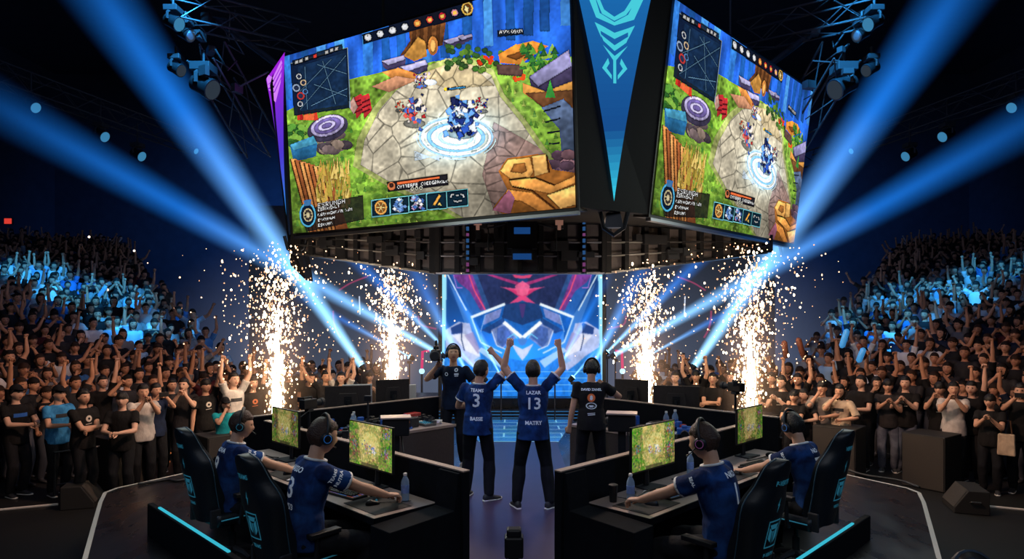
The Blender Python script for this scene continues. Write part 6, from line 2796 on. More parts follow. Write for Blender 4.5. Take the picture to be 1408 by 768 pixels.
tee('c_black', (26, 25, 28), (18, 18, 20)); tee('c_white', (214, 208, 204), (176, 172, 172)); tee('c_blue', (66, 150, 214), (40, 110, 170)); tee('c_teal', (36, 178, 190), (24, 140, 154))
tee('c_grey', (150, 142, 138), (118, 112, 110)); tee('c_cream', (212, 192, 168), (176, 156, 136)); tee('c_navy', (34, 50, 84), (22, 34, 60)); tee('c_dkgrey', (54, 52, 54), (38, 37, 40))
tee('c_cap', (22, 24, 32)); tee('c_brown', (90, 66, 50))
AIM = V((0, 7.2, 0))
FR = [  # pixel x, head-top row, height, pose, top, trousers, hair, turn, label, extra
 (22, 530, 1.76, 'hold', 'c_black', 'jeans_black', 'short', .1, 'spectator in a dark cap and blue printed black tee at the far left', dict(cap='c_cap', pr='blue')),
 (79, 531, 1.74, 'hold', 'c_blue', 'jeans_black', 'short', .0, 'spectator in a dark cap and bright blue t-shirt in the left front row', dict(cap='c_cap', pr='dark')),
 (114, 535, 1.74, 'cross', 'c_black', 'jeans_black', 'short', .1, 'spectator in black with folded arms beside the bright blue t-shirt', dict(pr='white')),
 (168, 539, 1.70, 'hold', 'c_black', 'jeans_black', 'fringe', -.9, 'spectator in black leaning right towards the man in the white tee', {}),
 (196, 528, 1.76, 'clap_high', 'c_white', 'jeans_black', 'short', -.35, 'spectator in a white tee and black jeans clapping by the left loudspeaker', {}),
 (213, 527, 1.72, 'phone', 'c_navy', 'jeans_black', 'short', -.2, 'spectator in a navy top raising both hands behind the white tee', {}),
 (253, 520, 1.76, 'clap_high', 'c_dkgrey', 'jeans_black', 'short', -.55, 'spectator in a dark grey tee with both fists up, in profile', {}),
 (283, 521, 1.74, 'up_left', 'c_black', 'jeans_black', 'fringe', -.1, 'spectator in a black printed tee with one arm up beside the teal shirt', dict(pr='white')),
 (309, 540, 1.50, 'mouth', 'c_teal', 'jeans_blue', 'long', -.2, 'short spectator in a teal shirt and brimmed hat behind the grey loudspeaker', dict(cap='c_cap', Y=10.95)),
 (321, 506, 1.84, 'up_both', 'c_white', 'jeans_black', 'short', .0, 'tall spectator in a white printed tee with both fists overhead', dict(pr='dark', Y=11.9)),
 (347, 513, 1.74, 'up_left', 'c_black', 'jeans_black', 'short', -.1, 'spectator in black with a necklace raising one fist beside the left spark fountain', dict(pr='amber', Y=12.2)),
 (236, 524, 1.70, 'up_right', 'c_black', 'jeans_black', 'short', -.3, 'spectator in black with one fist up, standing behind the navy top', dict(Y=12.2)),
 (140, 522, 1.74, 'up_left', 'c_black', 'jeans_black', 'short', 0, 'spectator in black with one fist up behind the folded arms', dict(Y=12.4)),
 (426, 514, 1.74, 'up_right', 'c_black', 'jeans_black', 'short', .2, 'spectator in black with one arm up behind the left broadcast camera', dict(Y=13.2)),
 (448, 511, 1.76, 'up_wide', 'c_dkgrey', 'jeans_black', 'short', .1, 'spectator in a dark grey printed tee with both arms up behind the left monitor', dict(pr='white', Y=13.3)),
 (469, 515, 1.72, 'up_both', 'c_white', 'jeans_black', 'short', -.2, 'spectator in a white tee with both arms up behind the left monitor', dict(Y=13.4)),
 (508, 520, 1.68, 'clap', 'c_black', 'jeans_black', 'fringe', 0, 'spectator in black nearest the stage on the left, beside the rear spark fountain', dict(Y=14.2)),
 (1062, 503, 1.76, 'hold', 'c_black', 'jeans_black', 'short', .1, 'spectator in black right beside the front right spark fountain', dict(Y=12.9)),
 (1075, 512, 1.76, 'clap', 'c_black', 'jeans_black', 'short', .0, 'spectator in a black tee with a white chest print right of the spark fountain', dict(pr='white', Y=12.2)),
 (1097, 508, 1.76, 'up_both', 'c_black', 'jeans_black', 'short', .1, 'spectator in black waving both arms overhead above the two youngsters', dict(Y=12.6, pr='white')),
 (1092, 531, 1.52, 'clap', 'c_black', 'jeans_black', 'fringe', .1, 'shorter youngster in black left of the pair before the waving spectator', dict(Y=11.8)),
 (1106, 528, 1.54, 'mouth', 'c_dkgrey', 'jeans_black', 'short', -.1, 'youngster in dark grey right of the pair before the waving spectator', dict(Y=11.9)),
 (1131, 518, 1.70, 'mouth', 'c_grey', 'jeans_blue', 'fringe', .2, 'spectator in a grey sweater and blue jeans beside the cream cardigan', dict(Y=11.8)),
 (1156, 527, 1.66, 'mouth', 'c_cream', 'c_cream', 'long', .1, 'spectator with long hair in a cream cardigan and a pale skirt', dict(pr='dark', Y=11.6)),
 (1184, 513, 1.76, 'hold', 'c_black', 'jeans_black', 'short', -.1, 'spectator in a black tee holding hands at the chest right of the cream cardigan', dict(Y=12.2)),
 (1205, 508, 1.70, 'mouth', 'c_black', 'jeans_black', 'long', .4, 'long haired spectator in black with a hand at the mouth', dict(Y=12.6)),
 (1221, 517, 1.70, 'clap', 'c_dkgrey', 'jeans_blue', 'fringe', .5, 'shorter spectator in dark grey tee and blue jeans clapping', dict(Y=12.1)),
 (1245, 511, 1.76, 'clap', 'c_black', 'jeans_blue', 'short', .3, 'taller spectator in a black logo tee and blue jeans clapping', dict(pr='white', Y=12.0)),
 (1293, 520, 1.70, 'clap_high', 'c_black', 'jeans_black', 'fringe', .3, 'spectator in black with hands high left of the white tee', dict(Y=11.6, pr='white')),
 (1311, 522, 1.74, 'clap_high', 'c_white', 'jeans_black', 'short', .45, 'spectator in a white tee clapping behind the right loudspeaker', dict(Y=11.2)),
 (1336, 520, 1.74, 'up_left', 'c_black', 'jeans_black', 'short', .2, 'spectator in black with one arm straight up right of the white tee', dict(Y=11.3)),
 (1362, 548, 1.60, 'clap', 'c_black', 'jeans_black', 'fringe', .4, 'spectator in black with a pale tote bag near the right edge', dict(Y=10.6, bag=1)),
 (1404, 531, 1.78, 'phone', 'c_black', 'jeans_black', 'short', .5, 'spectator in black filming with a phone at the far right edge', dict(Y=10.6)),
 (929, 505, 1.74, 'hold', 'c_black', 'jeans_black', 'short', -.1, 'spectator in a black tee with a pink box print behind the right monitor', dict(pr='amber', Y=13.4)),
 (957, 503, 1.76, 'up_both', 'c_black', 'jeans_black', 'fringe', -.1, 'spectator in a black printed tee with both arms raised behind the right monitor', dict(pr='white', Y=13.4)),
 (980, 512, 1.72, 'cross', 'c_black', 'jeans_black', 'short', .1, 'spectator in black with folded arms left of the right broadcast camera', dict(Y=13.2)),
 (1006, 508, 1.74, 'up_wide', 'c_dkgrey', 'jeans_black', 'short', .1, 'spectator in dark grey with arms spread behind the right broadcast camera', dict(Y=13.3)),
]
FRONT = []
for i, (px, hy, H, pose, top, tr, hair, turn, lab, ex) in enumerate(FR):
    z = HF + H
    Y = ex.get('Y') or F * (CH - z) / (hy - HZ)
    loc = V(((px - 704) * Y / F, Y, HF))
    P = dict(pose=pose, top=top, top_name='t_shirt', trousers=tr, hair=hair, seed=i + 30, skin='skin' if i % 3 else 'skin_pale', head=(R.uniform(-.2, .2), R.uniform(-.12, .05), 0), lean=R.uniform(-.02, .06), twist=R.uniform(-.15, .15))
    if ex.get('cap'):
        P['cap'] = ex['cap']
    if top == 'c_cream':
        P['hem'], P['sleeve'], P['legloose'] = -.42, .95, .05
    if top == 'c_grey':
        P['sleeve'] = .98
    yaw = face_to(loc, (AIM.x, AIM.y)) + turn * (1 if px < 704 else 1)
    pr = person(P, lab, loc, yaw, H / 1.75, None, .0125)
    FRONT.append(loc)
    if ex.get('pr'):
        o, r, u = back_frame(pr['J'], .68, True)
        mt = {'white': 'paper', 'dark': 'dark', 'blue': 'blue', 'amber': 'print_orange'}[ex['pr']]
        k = i % 3
        polys = [[(-.10, -.04), (.10, -.04), (.10, .02), (-.10, .02)]] if ex['pr'] in ('blue', 'dark') else ring_poly(0, 0, .02, .05, 12)[: (12 if k else 8)] + [[(-.05, -.09), (.05, -.08), (.05, -.07), (-.05, -.08)]]
        decal_poly(polys, o, r, u, pr['bvh'], mt, pr['top'])
    if pose == 'phone':
        hp = pr['mw'] @ ((pr['J']['wrR'] + pr['J']['wrL']) / 2 + V((0, .10, .06)))
        m = MB()
        m.box((0, 0, 0), (.15, .012, .075))
        q = m.build('phone', 'black', None, bevel=.004)
        q.location = hp
        q.rotation_euler.z = yaw
        tag(q, 'dark phone held up by the ' + ('spectator in the navy top' if px < 704 else 'spectator at the far right edge'), 'phone')
    if ex.get('bag'):
        t = thing('tote_bag', 'pale tote bag on the spectator near the right edge', 'bag', pr['mw'] @ V((-.24, .12, .78)), yaw)
        m = MB()
        m.box((0, 0, .12), (.24, .10, .34), taper=.9)
        m.build('bag_body', 'c_cream', t, bevel=.02)
        m = MB()
        m.tube([(-.07, 0, .28), (-.05, 0, .50), (.05, 0, .50), (.07, 0, .28)], .012, 6)
        m.build('strap', 'c_brown', t)

# ---------------------------------------------------------------- the stands
def crowd_mat(name, kind):
    m, nt, out = new_mat(name)
    p = nd(nt, 'ShaderNodeBsdfPrincipled')
    p.inputs['Roughness'].default_value = .75
    p.inputs['Specular IOR Level'].default_value = .25
    oi = nd(nt, 'ShaderNodeObjectInfo')
    if kind == 'shirt':
        nt.links.new(oi.outputs['Color'], p.inputs['Base Color'])
    else:
        rp = nd(nt, 'ShaderNodeValToRGB')
        a, b2 = {'skin': ((.62, .33, .21), (.36, .17, .10)), 'legs': ((.012, .013, .018), (.07, .08, .11)), 'hair': ((.006, .005, .005), (.03, .014, .008))}[kind]
        rp.color_ramp.elements[0].color = c4(a)
        rp.color_ramp.elements[1].color = c4(b2)
        nt.links.new(oi.outputs['Random'], rp.inputs[0])
        nt.links.new(rp.outputs[0], p.inputs['Base Color'])
    nt.links.new(p.outputs[0], out.inputs['Surface'])
    return m


CM = [crowd_mat('crowd_skin', 'skin'), crowd_mat('crowd_shirt', 'shirt'), crowd_mat('crowd_legs', 'legs'), crowd_mat('crowd_hair', 'hair'), M['dark'], M['feature'], M['lip']]


def crowd_src(P, n, step, hn, fingers=True, hair='short', seed=1):
    J = joints(P)
    s = Src(n, step)
    trunk(s, J, .018, t0=-.18, t1=.985, tag=SHIRT)
    arms(s, J, start=.5)
    arms(s, J, SHIRT, .014, .55, .012)
    legs(s, J, LEGS, .010, .012)
    head_src(s, J, hn, tags='far', style=hair)
    hair_src(s, J, hair, hn, seed=seed, rough=.15)
    for sd in 'RL':
        shoe_src(s, J, sd)
        hand(s, J, sd, .9, palm_only=True)
    return s, J


POSE_TXT = {'down': 'arms at the sides', 'up_both': 'both fists raised', 'up_wide': 'arms spread high', 'up_right': 'right fist raised', 'up_left': 'left fist raised', 'clap': 'hands clasped low',
            'clap_high': 'hands clasped high', 'cross': 'folded arms', 'phone': 'hands before the face', 'pump': 'a bent arm pumping', 'mouth': 'hand at mouth', 'hold': 'hands held low'}
PROT = []
for i, (pose, hair) in enumerate((('up_both', 'short'), ('down', 'short'), ('clap', 'fringe'), ('up_left', 'short'), ('clap_high', 'long'), ('pump', 'short'), ('up_wide', 'fringe'), ('up_right', 'long'), ('hold', 'short'), ('mouth', 'long'), ('phone', 'fringe'))):
    P = dict(pose=pose, lean=.03, head=(.1 * (i % 3 - 1), -.06, 0))
    s, J = crowd_src(P, 14, .022, 40, hair=hair, seed=i)
    me = s.mesh(.0118, 2, 'person')
    f = Src(5)
    for sd in 'RL':
        hand(f, J, sd, .9 if J['fist'] else .4, n=5, fingers_only=True)
    join_mesh(me, f)
    for m in CM:
        me.materials.append(m)
    lo, J = crowd_src(P, 6, .14, 10, hair=hair, seed=i)
    for sd in 'RL':
        lo.blob(J['wr' + sd] + (J['wr' + sd] - J['el' + sd]).normalized() * .06, [V((.045, 0, 0)), V((0, .045, 0)), V((0, 0, .05))], SKIN, 5)
    PROT.append((pose, hair, me, lo))

SHIRTS = [('black', (.007, .007, .009), 16), ('dark grey', (.022, .022, .026), 5), ('navy', (.008, .014, .036), 4), ('white', (.55, .55, .57), .7), ('grey', (.14, .14, .15), 1), ('blue', (.03, .12, .34), .8), ('maroon', (.07, .010, .014), .6)]
SHIRTS_LIT = [('white', (.75, .76, .78), 5), ('black', (.010, .010, .012), 7), ('pale blue', (.35, .55, .78), 3), ('grey', (.30, .30, .31), 3), ('blue', (.05, .20, .52), 2)]  # paler set, the blue wash's light put into the shirt colours


def pick(L):
    k = R.uniform(0, sum(q[2] for q in L))
    for q in L:
        k -= q[2]
        if k <= 0:
            return q
    return L[-1]


CX, CY = 0.0, 7.4
R0, DR, DZ = 8.95, .72, .205
NROW = 27


def rad(k):
    return R0 + DR * k + .0065 * k * k


def row_z(k):
    return HF + DZ * max(0, k - 1)


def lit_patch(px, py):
    """where the blue washes fall; shirts there are coloured paler to look lit"""
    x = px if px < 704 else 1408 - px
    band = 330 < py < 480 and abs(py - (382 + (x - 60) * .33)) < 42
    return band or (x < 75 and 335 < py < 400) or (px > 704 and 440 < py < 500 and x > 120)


seats = []
for s_ in (-1, 1):
    for k in range(NROW):
        r = rad(k)
        step = .47 if k < 8 else .44
        ph = math.radians(2)
        lim = math.radians(50.5 + .07 * k)
        while ph < lim:
            rr = r + R.uniform(-.12, .12)
            a = ph + R.uniform(-.10, .10) * step / r
            x, y = s_ * rr * math.cos(a), CY + rr * math.sin(a)
            z = row_z(k)
            px, py = 704 + F * x / y, HZ - F * (z + 1.7 - CH) / y
            if -40 < px < 1448:
                seats.append((s_, k, x, y, z, px, py))
            ph += step / r
# a standing crowd beyond the end of the stands, behind the low walls
for s_ in (-1, 1):
    for k in range(4):
        for j in range(11):
            x, y = s_ * (3.2 + j * .52 + R.uniform(-.12, .12)), 14.6 + k * .75 + R.uniform(-.15, .15) - j * .12
            px, py = 704 + F * x / y, HZ - F * (HF + 1.7 - CH) / y
            if abs(math.atan2(y - CY, abs(x))) > math.radians(51):
                seats.append((s_, -1 - k, x, y, HF, px, py))
ok = []
for q in seats:
    v = V((q[2], q[3], 0))
    if all((V((f.x, f.y, 0)) - v).length > .40 for f in FRONT):
        ok.append(q)
ok.sort(key=lambda q: q[3] + (0 if q[1] >= 0 else 2))
ORD = ['front', 'second', 'third', 'fourth', 'fifth', 'sixth', 'seventh', 'eighth', 'ninth', 'tenth', 'eleventh', 'twelfth', 'thirteenth', 'fourteenth', 'fifteenth', 'sixteenth', 'seventeenth', 'eighteenth', 'nineteenth', 'twentieth', 'twenty-first', 'twenty-second']
N_IND = 300 - len(FR)
rest_v, rest_f, rest_c, off = [], [], [], 0
TONE = {SKIN: (.5, .28, .19), LEGS: (.014, .015, .02), HAIR: (.007, .006, .006), SHOE: (.02, .02, .02), DARK: (.03, .02, .02), LIP: (.3, .12, .1)}
ind = 0
TAKEN = set()
for (s_, k, x, y, z, px, py) in ok:
    pose, hair, me, lo = R.choice(PROT)
    if k <= 2 and R.random() < .35:
        pose, hair, me, lo = R.choice([q for q in PROT if q[0] in ('up_both', 'up_left', 'up_right', 'clap_high', 'phone')])
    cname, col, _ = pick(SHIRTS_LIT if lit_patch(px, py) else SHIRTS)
    sc = R.uniform(.92, 1.05)
    yaw = face_to((x, y), (R.uniform(-1.2, 1.2), 8.0)) + R.uniform(-.3, .3)
    if ind < N_IND:
        o = bpy.data.objects.new('person', me)
        COL.objects.link(o)
        o.location = (x, y, z)
        o.rotation_euler = (0, 0, yaw)
        o.scale = (sc,) * 3
        v = R.uniform(.8, 1.2)
        o.color = (col[0] * v, col[1] * v, col[2] * v, 1)
        where = f'{ORD[k]} row of {SIDES[s_]} stand' if k >= 0 else f'far back {SIDES[s_]} of the stage'
        for _ in range(60):         # no two in one row are dressed and posed alike
            hh = {'long': 'long haired ', 'fringe': 'bowl haired ', 'short': ''}[hair]
            lab = f'{hh}spectator in {cname}, {POSE_TXT[pose]}, {where}'
            if lab not in TAKEN:
                break
            pose, hair, me, lo = R.choice(PROT)
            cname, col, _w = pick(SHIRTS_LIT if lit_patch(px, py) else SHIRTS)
        TAKEN.add(lab)
        o.data = me
        o.color = (col[0] * v, col[1] * v, col[2] * v, 1)
        tag(o, lab, 'person', f'spectators of the {SIDES[s_]} stand' if k >= 0 else f'spectators standing far back {SIDES[s_]} of the stage')
        ind += 1
    else:
        c, sn = math.cos(yaw), math.sin(yaw)
        A = np.array([tuple(p) for p in lo.v]) * sc
        B = np.stack([A[:, 0] * c - A[:, 1] * sn + x, A[:, 0] * sn + A[:, 1] * c + y, A[:, 2] + z], 1)
        rest_v.append(B)
        rest_f += [tuple(i + off for i in f) for f in lo.f]
        tn = dict(TONE)
        tn[SHIRT] = col
        kk = R.uniform(.7, 1.25)
        rest_c += [tuple(ch * kk for ch in tn[t]) + (1,) for t in lo.t]
        off += len(lo.v)
print('seats', len(ok), 'individual', ind)
me = bpy.data.meshes.new('crowd')
me.from_pydata(np.concatenate(rest_v).tolist(), [], rest_f)
at = me.attributes.new('Col', 'FLOAT_COLOR', 'POINT')
at.data.foreach_set('color', np.array(rest_c, np.float32).ravel())
me.polygons.foreach_set('use_smooth', [True] * len(me.polygons))
m, nt, out = new_mat('crowd_far')
p = nd(nt, 'ShaderNodeBsdfPrincipled')
p.inputs['Roughness'].default_value = .8
a_ = nd(nt, 'ShaderNodeAttribute', attribute_name='Col')
nt.links.new(a_.outputs['Color'], p.inputs['Base Color'])
nt.links.new(p.outputs[0], out.inputs['Surface'])
me.materials.append(m)
o = bpy.data.objects.new('crowd', me)
COL.objects.link(o)
tag(o, 'dense far crowd filling the upper rows of both stands', 'crowd', None, 'stuff')
# stepped stands under them
for s_ in (-1, 1):
    b = MB()
    for k in range(2, NROW + 1):
        r0, r1 = rad(k - .5), rad(k + .5)
        n = 14
        a0, a1 = math.radians(8), math.radians(53)
        vs = []
        for i in range(n + 1):
            a = a0 + (a1 - a0) * i / n
            for rr in (r0, r1):
                for zz in (HF, row_z(k) - .004):
                    vs.append((s_ * rr * math.cos(a), CY + rr * math.sin(a), zz))
        fs = []
        for i in range(n):
            q = i * 4
            for (e, f) in ((0, 1), (1, 3), (3, 2), (2, 0)):
                fs.append((q + e, q + f, q + 4 + f, q + 4 + e))
        fs += [(0, 2, 3, 1), (n * 4, n * 4 + 1, n * 4 + 3, n * 4 + 2)]
        b.add(vs, fs)
    struct(b.build('floor_stand_left' if s_ < 0 else 'floor_stand_right', 'riser'))

# phone torches glowing in the stands
M['torch'] = emat('phone_torch', (1.0, .78, .58), 3.0)
for px, py, Y, nm in ((123, 327, 25.0, 'left stand near its top'), (148, 400, 20.5, 'left stand, halfway down'), (185, 346, 26.0, 'left stand, highest by the dark edge'), (1160, 440, 20.0, 'right stand, lowest by the dark edge'), (1352, 410, 18.5, 'right stand, far up')):
    b = MB()
    p = W(px, py, Y)
    b.box(p, (.09, .02, .16))
    q = b.build('phone', 'black')
    tag(q, f'phone with a bright torch held up in the {nm}', 'phone')
    b = MB()
    b.sphere(p + V((0, -.02, .04)), .045, 8)
    b.build('torch', 'torch', q)

# inflatable clapper sticks
M['clapper'] = mat('blue_clapper', hexc(70, 150, 220), .3, emit=hexc(60, 150, 220), es=.5)
M['clapper_dark'] = mat('dark_clapper', hexc(120, 70, 55), .4)
for i, (px, py, dx, dy, Y, mt, lab) in enumerate(((1157, 478, 8, -26, 12.7, 'clapper', 'glowing blue clapper stick held high above the grey sweater'), (1180, 498, 8, -20, 12.8, 'clapper', 'glowing blue clapper stick above the black tee right of the cream cardigan'),
                                                 (1081, 492, -3, -24, 12.5, 'clapper_dark', 'dark clapper stick held up left of the waving spectator'), (1105, 490, -8, -26, 12.6, 'clapper_dark', 'dark clapper stick held up right of the waving spectator'),
                                                 (1190, 492, -10, -20, 13.2, 'clapper_dark', 'slanted dark clapper stick above the right crowd'), (130, 415, 16, -22, 19.0, 'clapper', 'long glowing blue clapper stick in the middle of the left stand'))):
    b = MB()
    p, q = W(px, py, Y), W(px + dx, py + dy, Y - .1)
    b.tube([p, p.lerp(q, .1), p.lerp(q, .9), q], [.02, .055, .055, .02], 10)
    tag(b.build('clapper_stick', mt, None, True), lab, 'clapper')
# ---------------------------------------------------------------- spark fountains
def spark_mat(name, c, s):
    return emat(name, c, s)


SPK = [spark_mat('spark_core', (1.0, .80, .55), 9.0), spark_mat('spark_warm', (1.0, .62, .33), 4.0), spark_mat('spark_dim', (1.0, .48, .24), 1.7)]


def glow_mat(name, col, k, power=2.2):
    m, nt, out = new_mat(name)
    tc = nd(nt, 'ShaderNodeTexCoord')
    ln = nd(nt, 'ShaderNodeVectorMath', operation='LENGTH')
    nt.links.new(tc.outputs['Object'], ln.inputs[0])
    mr = nd(nt, 'ShaderNodeMapRange')
    mr.inputs[1].default_value = 1.0
    mr.inputs[2].default_value = 0.0
    mr.inputs[3].default_value = 0.0
    mr.inputs[4].default_value = 1.0
    nt.links.new(ln.outputs['Value'], mr.inputs[0])
    pw = nd(nt, 'ShaderNodeMath', operation='POWER')
    pw.inputs[1].default_value = power
    nt.links.new(mr.outputs[0], pw.inputs[0])
    mu = nd(nt, 'ShaderNodeMath', operation='MULTIPLY')
    mu.inputs[1].default_value = k
    nt.links.new(pw.outputs[0], mu.inputs[0])
    e = nd(nt, 'ShaderNodeEmission')
    e.inputs[0].default_value = c4(col)
    nt.links.new(mu.outputs[0], e.inputs[1])
    ab = nd(nt, 'ShaderNodeVolumeAbsorption')
    ab.inputs[1].default_value = .0005
    ad = nd(nt, 'ShaderNodeAddShader')
    nt.links.new(e.outputs[0], ad.inputs[0])
    nt.links.new(ab.outputs[0], ad.inputs[1])
    nt.links.new(ad.outputs[0], out.inputs['Volume'])
    return m


M['spark_glow'] = glow_mat('spark_glow', (1.0, .56, .32), .62)
M['spark_glow_core'] = glow_mat('spark_glow_core', (1.0, .66, .40), 3.6)
ICO = [(0, 0, 1)] + [(.87 * math.cos(k * PI / 3 + o), .87 * math.sin(k * PI / 3 + o), z) for z, o in ((.5, 0), (-.5, .52)) for k in range(6)] + [(0, 0, -1)]
ICF = [(0, 1 + k, 1 + (k + 1) % 6) for k in range(6)] + [(13, 7 + (k + 1) % 6, 7 + k) for k in range(6)]
ICF += [(1 + k, 7 + k, 1 + (k + 1) % 6) for k in range(6)] + [(1 + (k + 1) % 6, 7 + k, 7 + (k + 1) % 6) for k in range(6)]


def fountain(base, H, spread, n, label, seed):
    rg = random.Random(seed)
    sc = base.y / 12.0
    b = MB()
    # solid bright jet: many long needles
    for i in range(170):
        h = abs(rg.gauss(0, .42)) * H * .55
        r = (.040 + .014 * h) * sc
        x, y = rg.gauss(0, r), rg.gauss(0, r)
        L = rg.uniform(.06, .30)
        w = rg.uniform(.006, .014) * sc
        b.add([(x + c[0] * w, y + c[1] * w, h + c[2] * L * .5) for c in ICO], ICF, 0)
    for j in range(5):       # white hot tongues
        pts = [V((rg.gauss(0, .02 * sc), rg.gauss(0, .02 * sc), H * .085 * q)) for q in range(7)]
        b.tube(pts, [.042 * sc * (1 - q / 7.5) * rg.uniform(.7, 1.1) for q in range(7)], 8, 0)
    for i in range(n):
        t = rg.random() ** .75
        h = H * t * rg.uniform(.8, 1.06)
        core = rg.random() < .5
        sg = (.06 + (.10 if core else .30) * t ** .8) * spread * sc
        x, y = rg.gauss(0, sg), rg.gauss(0, sg)
        k = rg.choice((.007, .009, .012, .015, .020)) * sc * (1.0 if core else .9)
        el = rg.uniform(1, 2.2)
        mi = 0 if k > .014 * sc and rg.random() < .75 else (1 if rg.random() < .65 else 2)
        b.add([(x + c[0] * k, y + c[1] * k, h + c[2] * k * el) for c in ICO], ICF, mi)
    for i in range(n // 5):     # strays
        x, y, h = rg.gauss(0, .55 * spread * sc), rg.gauss(0, .5 * spread * sc), rg.uniform(.2, 1.05) * H
        k = rg.choice((.007, .010, .014)) * sc
        b.add([(x + c[0] * k, y + c[1] * k, h + c[2] * k) for c in ICO], ICF, rg.choice((1, 1, 2)))
    o = b.build('spark_fountain', SPK)
    o.location = base
    tag(o, label, 'spark fountain', None, 'stuff')
    g = MB()
    g.sphere((0, 0, 0), 1.0, 20)
    q = g.build('glow', 'spark_glow', o)
    q.location = (0, 0, H * .30)
    q.scale = (.80 * sc, .80 * sc, H * .62)
    g = MB()
    g.sphere((0, 0, 0), 1.0, 20)
    q = g.build('glow', 'spark_glow_core', o)
    q.location = (0, 0, H * .18)
    q.scale = (.26 * sc, .26 * sc, H * .34)
    # machine it comes from
    t = thing('spark_machine', f'black spark machine at the foot of the {label.split(",")[0]}', 'machine', V((base.x, base.y, HF if abs(base.x) > 3.3 else 0.0)))
    hh = base.z - t.location.z
    m = MB()
    m.box((0, 0, hh - .16), (.26, .26, .26), taper=.85)
    m.lathe([(.05, hh - .04), (.06, hh - .01), (.04, hh - .005)], 14)
    m.build('machine_body', 'black', t, bevel=.01)
    m = MB()
    for sx in (-1, 1):
        for sy in (-1, 1):
            m.cyl((sx * .09, sy * .09, 0), (sx * .09, sy * .09, max(.02, hh - .28)), .018, 8)
    m.build('stand', 'dark', t)
    # real light of the fire
    for f_, en in ((.12, 110), (.45, 80)):
        l = bpy.data.lights.new('spark_light', 'POINT')
        l.color = (1.0, .56, .27)
        l.energy = en * sc
        l.shadow_soft_size = .04
        lo = bpy.data.objects.new('spark_light', l)
        COL.objects.link(lo)
        lo.location = base + V((0, -.0, H * f_))


fountain(W(381, 573, 11.6), 2.95, 1.22, 1250, 'tall left front spark fountain, white hot beside the left crowd', 1)
fountain(W(540, 537, 12.6), 2.4, 1.0, 850, 'shorter left rear spark fountain, beside the big stage screen', 2)
fountain(W(1032, 572, 11.6), 2.95, 1.22, 1250, 'tall right front spark fountain, white hot beside the right crowd', 3)
fountain(W(887, 556, 12.4), 2.6, 1.0, 850, 'shorter right rear spark fountain, beside the big stage screen', 4)


# ---------------------------------------------------------------- light beams in the haze
def beam_mat():
    m, nt, out = new_mat('beam_haze')
    tc = nd(nt, 'ShaderNodeTexCoord')
    sp_ = nd(nt, 'ShaderNodeSeparateXYZ')
    nt.links.new(tc.outputs['Object'], sp_.inputs[0])

    def mth(op, a, b=None, c=None):
        n = nd(nt, 'ShaderNodeMath', operation=op)
        for i, v in enumerate((a, b, c)):
            if v is None:
                continue
            if isinstance(v, (int, float)):
                n.inputs[i].default_value = v
            else:
                nt.links.new(v, n.inputs[i])
        return n.outputs[0]
    z = sp_.outputs['Z']
    rr = mth('MULTIPLY_ADD', z, .90, .10)
    rho = mth('SQRT', mth('ADD', mth('MULTIPLY', sp_.outputs['X'], sp_.outputs['X']), mth('MULTIPLY', sp_.outputs['Y'], sp_.outputs['Y'])))
    q = mth('DIVIDE', rho, rr)
    wide = mth('POWER', mth('MAXIMUM', mth('SUBTRACT', 1.0, mth('MULTIPLY', q, q)), 0.0), 1.6)
    core = mth('MULTIPLY', mth('EXPONENT', mth('MULTIPLY', mth('MULTIPLY', q, q), -16.0)), .9)
    prof = mth('ADD', mth('MULTIPLY', wide, .75), core)
    fall = mth('DIVIDE', 1.0, mth('POWER', rr, 1.45))
    fade = mth('SUBTRACT', 1.0, mth('POWER', mth('MAXIMUM', z, 0.0), 2.0))
    fade = mth('MULTIPLY', fade, mth('MULTIPLY_ADD', fade, .0, 1.0))
    oi = nd(nt, 'ShaderNodeObjectInfo')
    sepc = nd(nt, 'ShaderNodeSeparateColor')
    nt.links.new(oi.outputs['Color'], sepc.inputs[0])
    dens = mth('MULTIPLY', mth('MULTIPLY', mth('MULTIPLY', prof, fall), fade), sepc.outputs[0])
    rp = nd(nt, 'ShaderNodeValToRGB')
    rp.color_ramp.elements[0].position = 0.0
    rp.color_ramp.elements[0].color = (.30, .66, 1.0, 1)
    rp.color_ramp.elements[1].position = .55
    rp.color_ramp.elements[1].color = (.012, .20, .82, 1)
    nt.links.new(z, rp.inputs[0])
    e = nd(nt, 'ShaderNodeEmission')
    nt.links.new(rp.outputs[0], e.inputs[0])
    nt.links.new(dens, e.inputs[1])
    ab = nd(nt, 'ShaderNodeVolumeAbsorption')
    ab.inputs[1].default_value = .0005
    ad = nd(nt, 'ShaderNodeAddShader')
    nt.links.new(e.outputs[0], ad.inputs[0])
    nt.links.new(ab.outputs[0], ad.inputs[1])
    nt.links.new(ad.outputs[0], out.inputs['Volume'])
    try:
        m.cycles.volume_step_rate = .06
    except Exception as ex:
        print('step', ex)
    return m


M['beam'] = beam_mat()
cm = MB()
cm.tube([(0, 0, -.001), (0, 0, .5), (0, 0, 1.0)], [.10, .55, 1.0], 28)
CONE = None


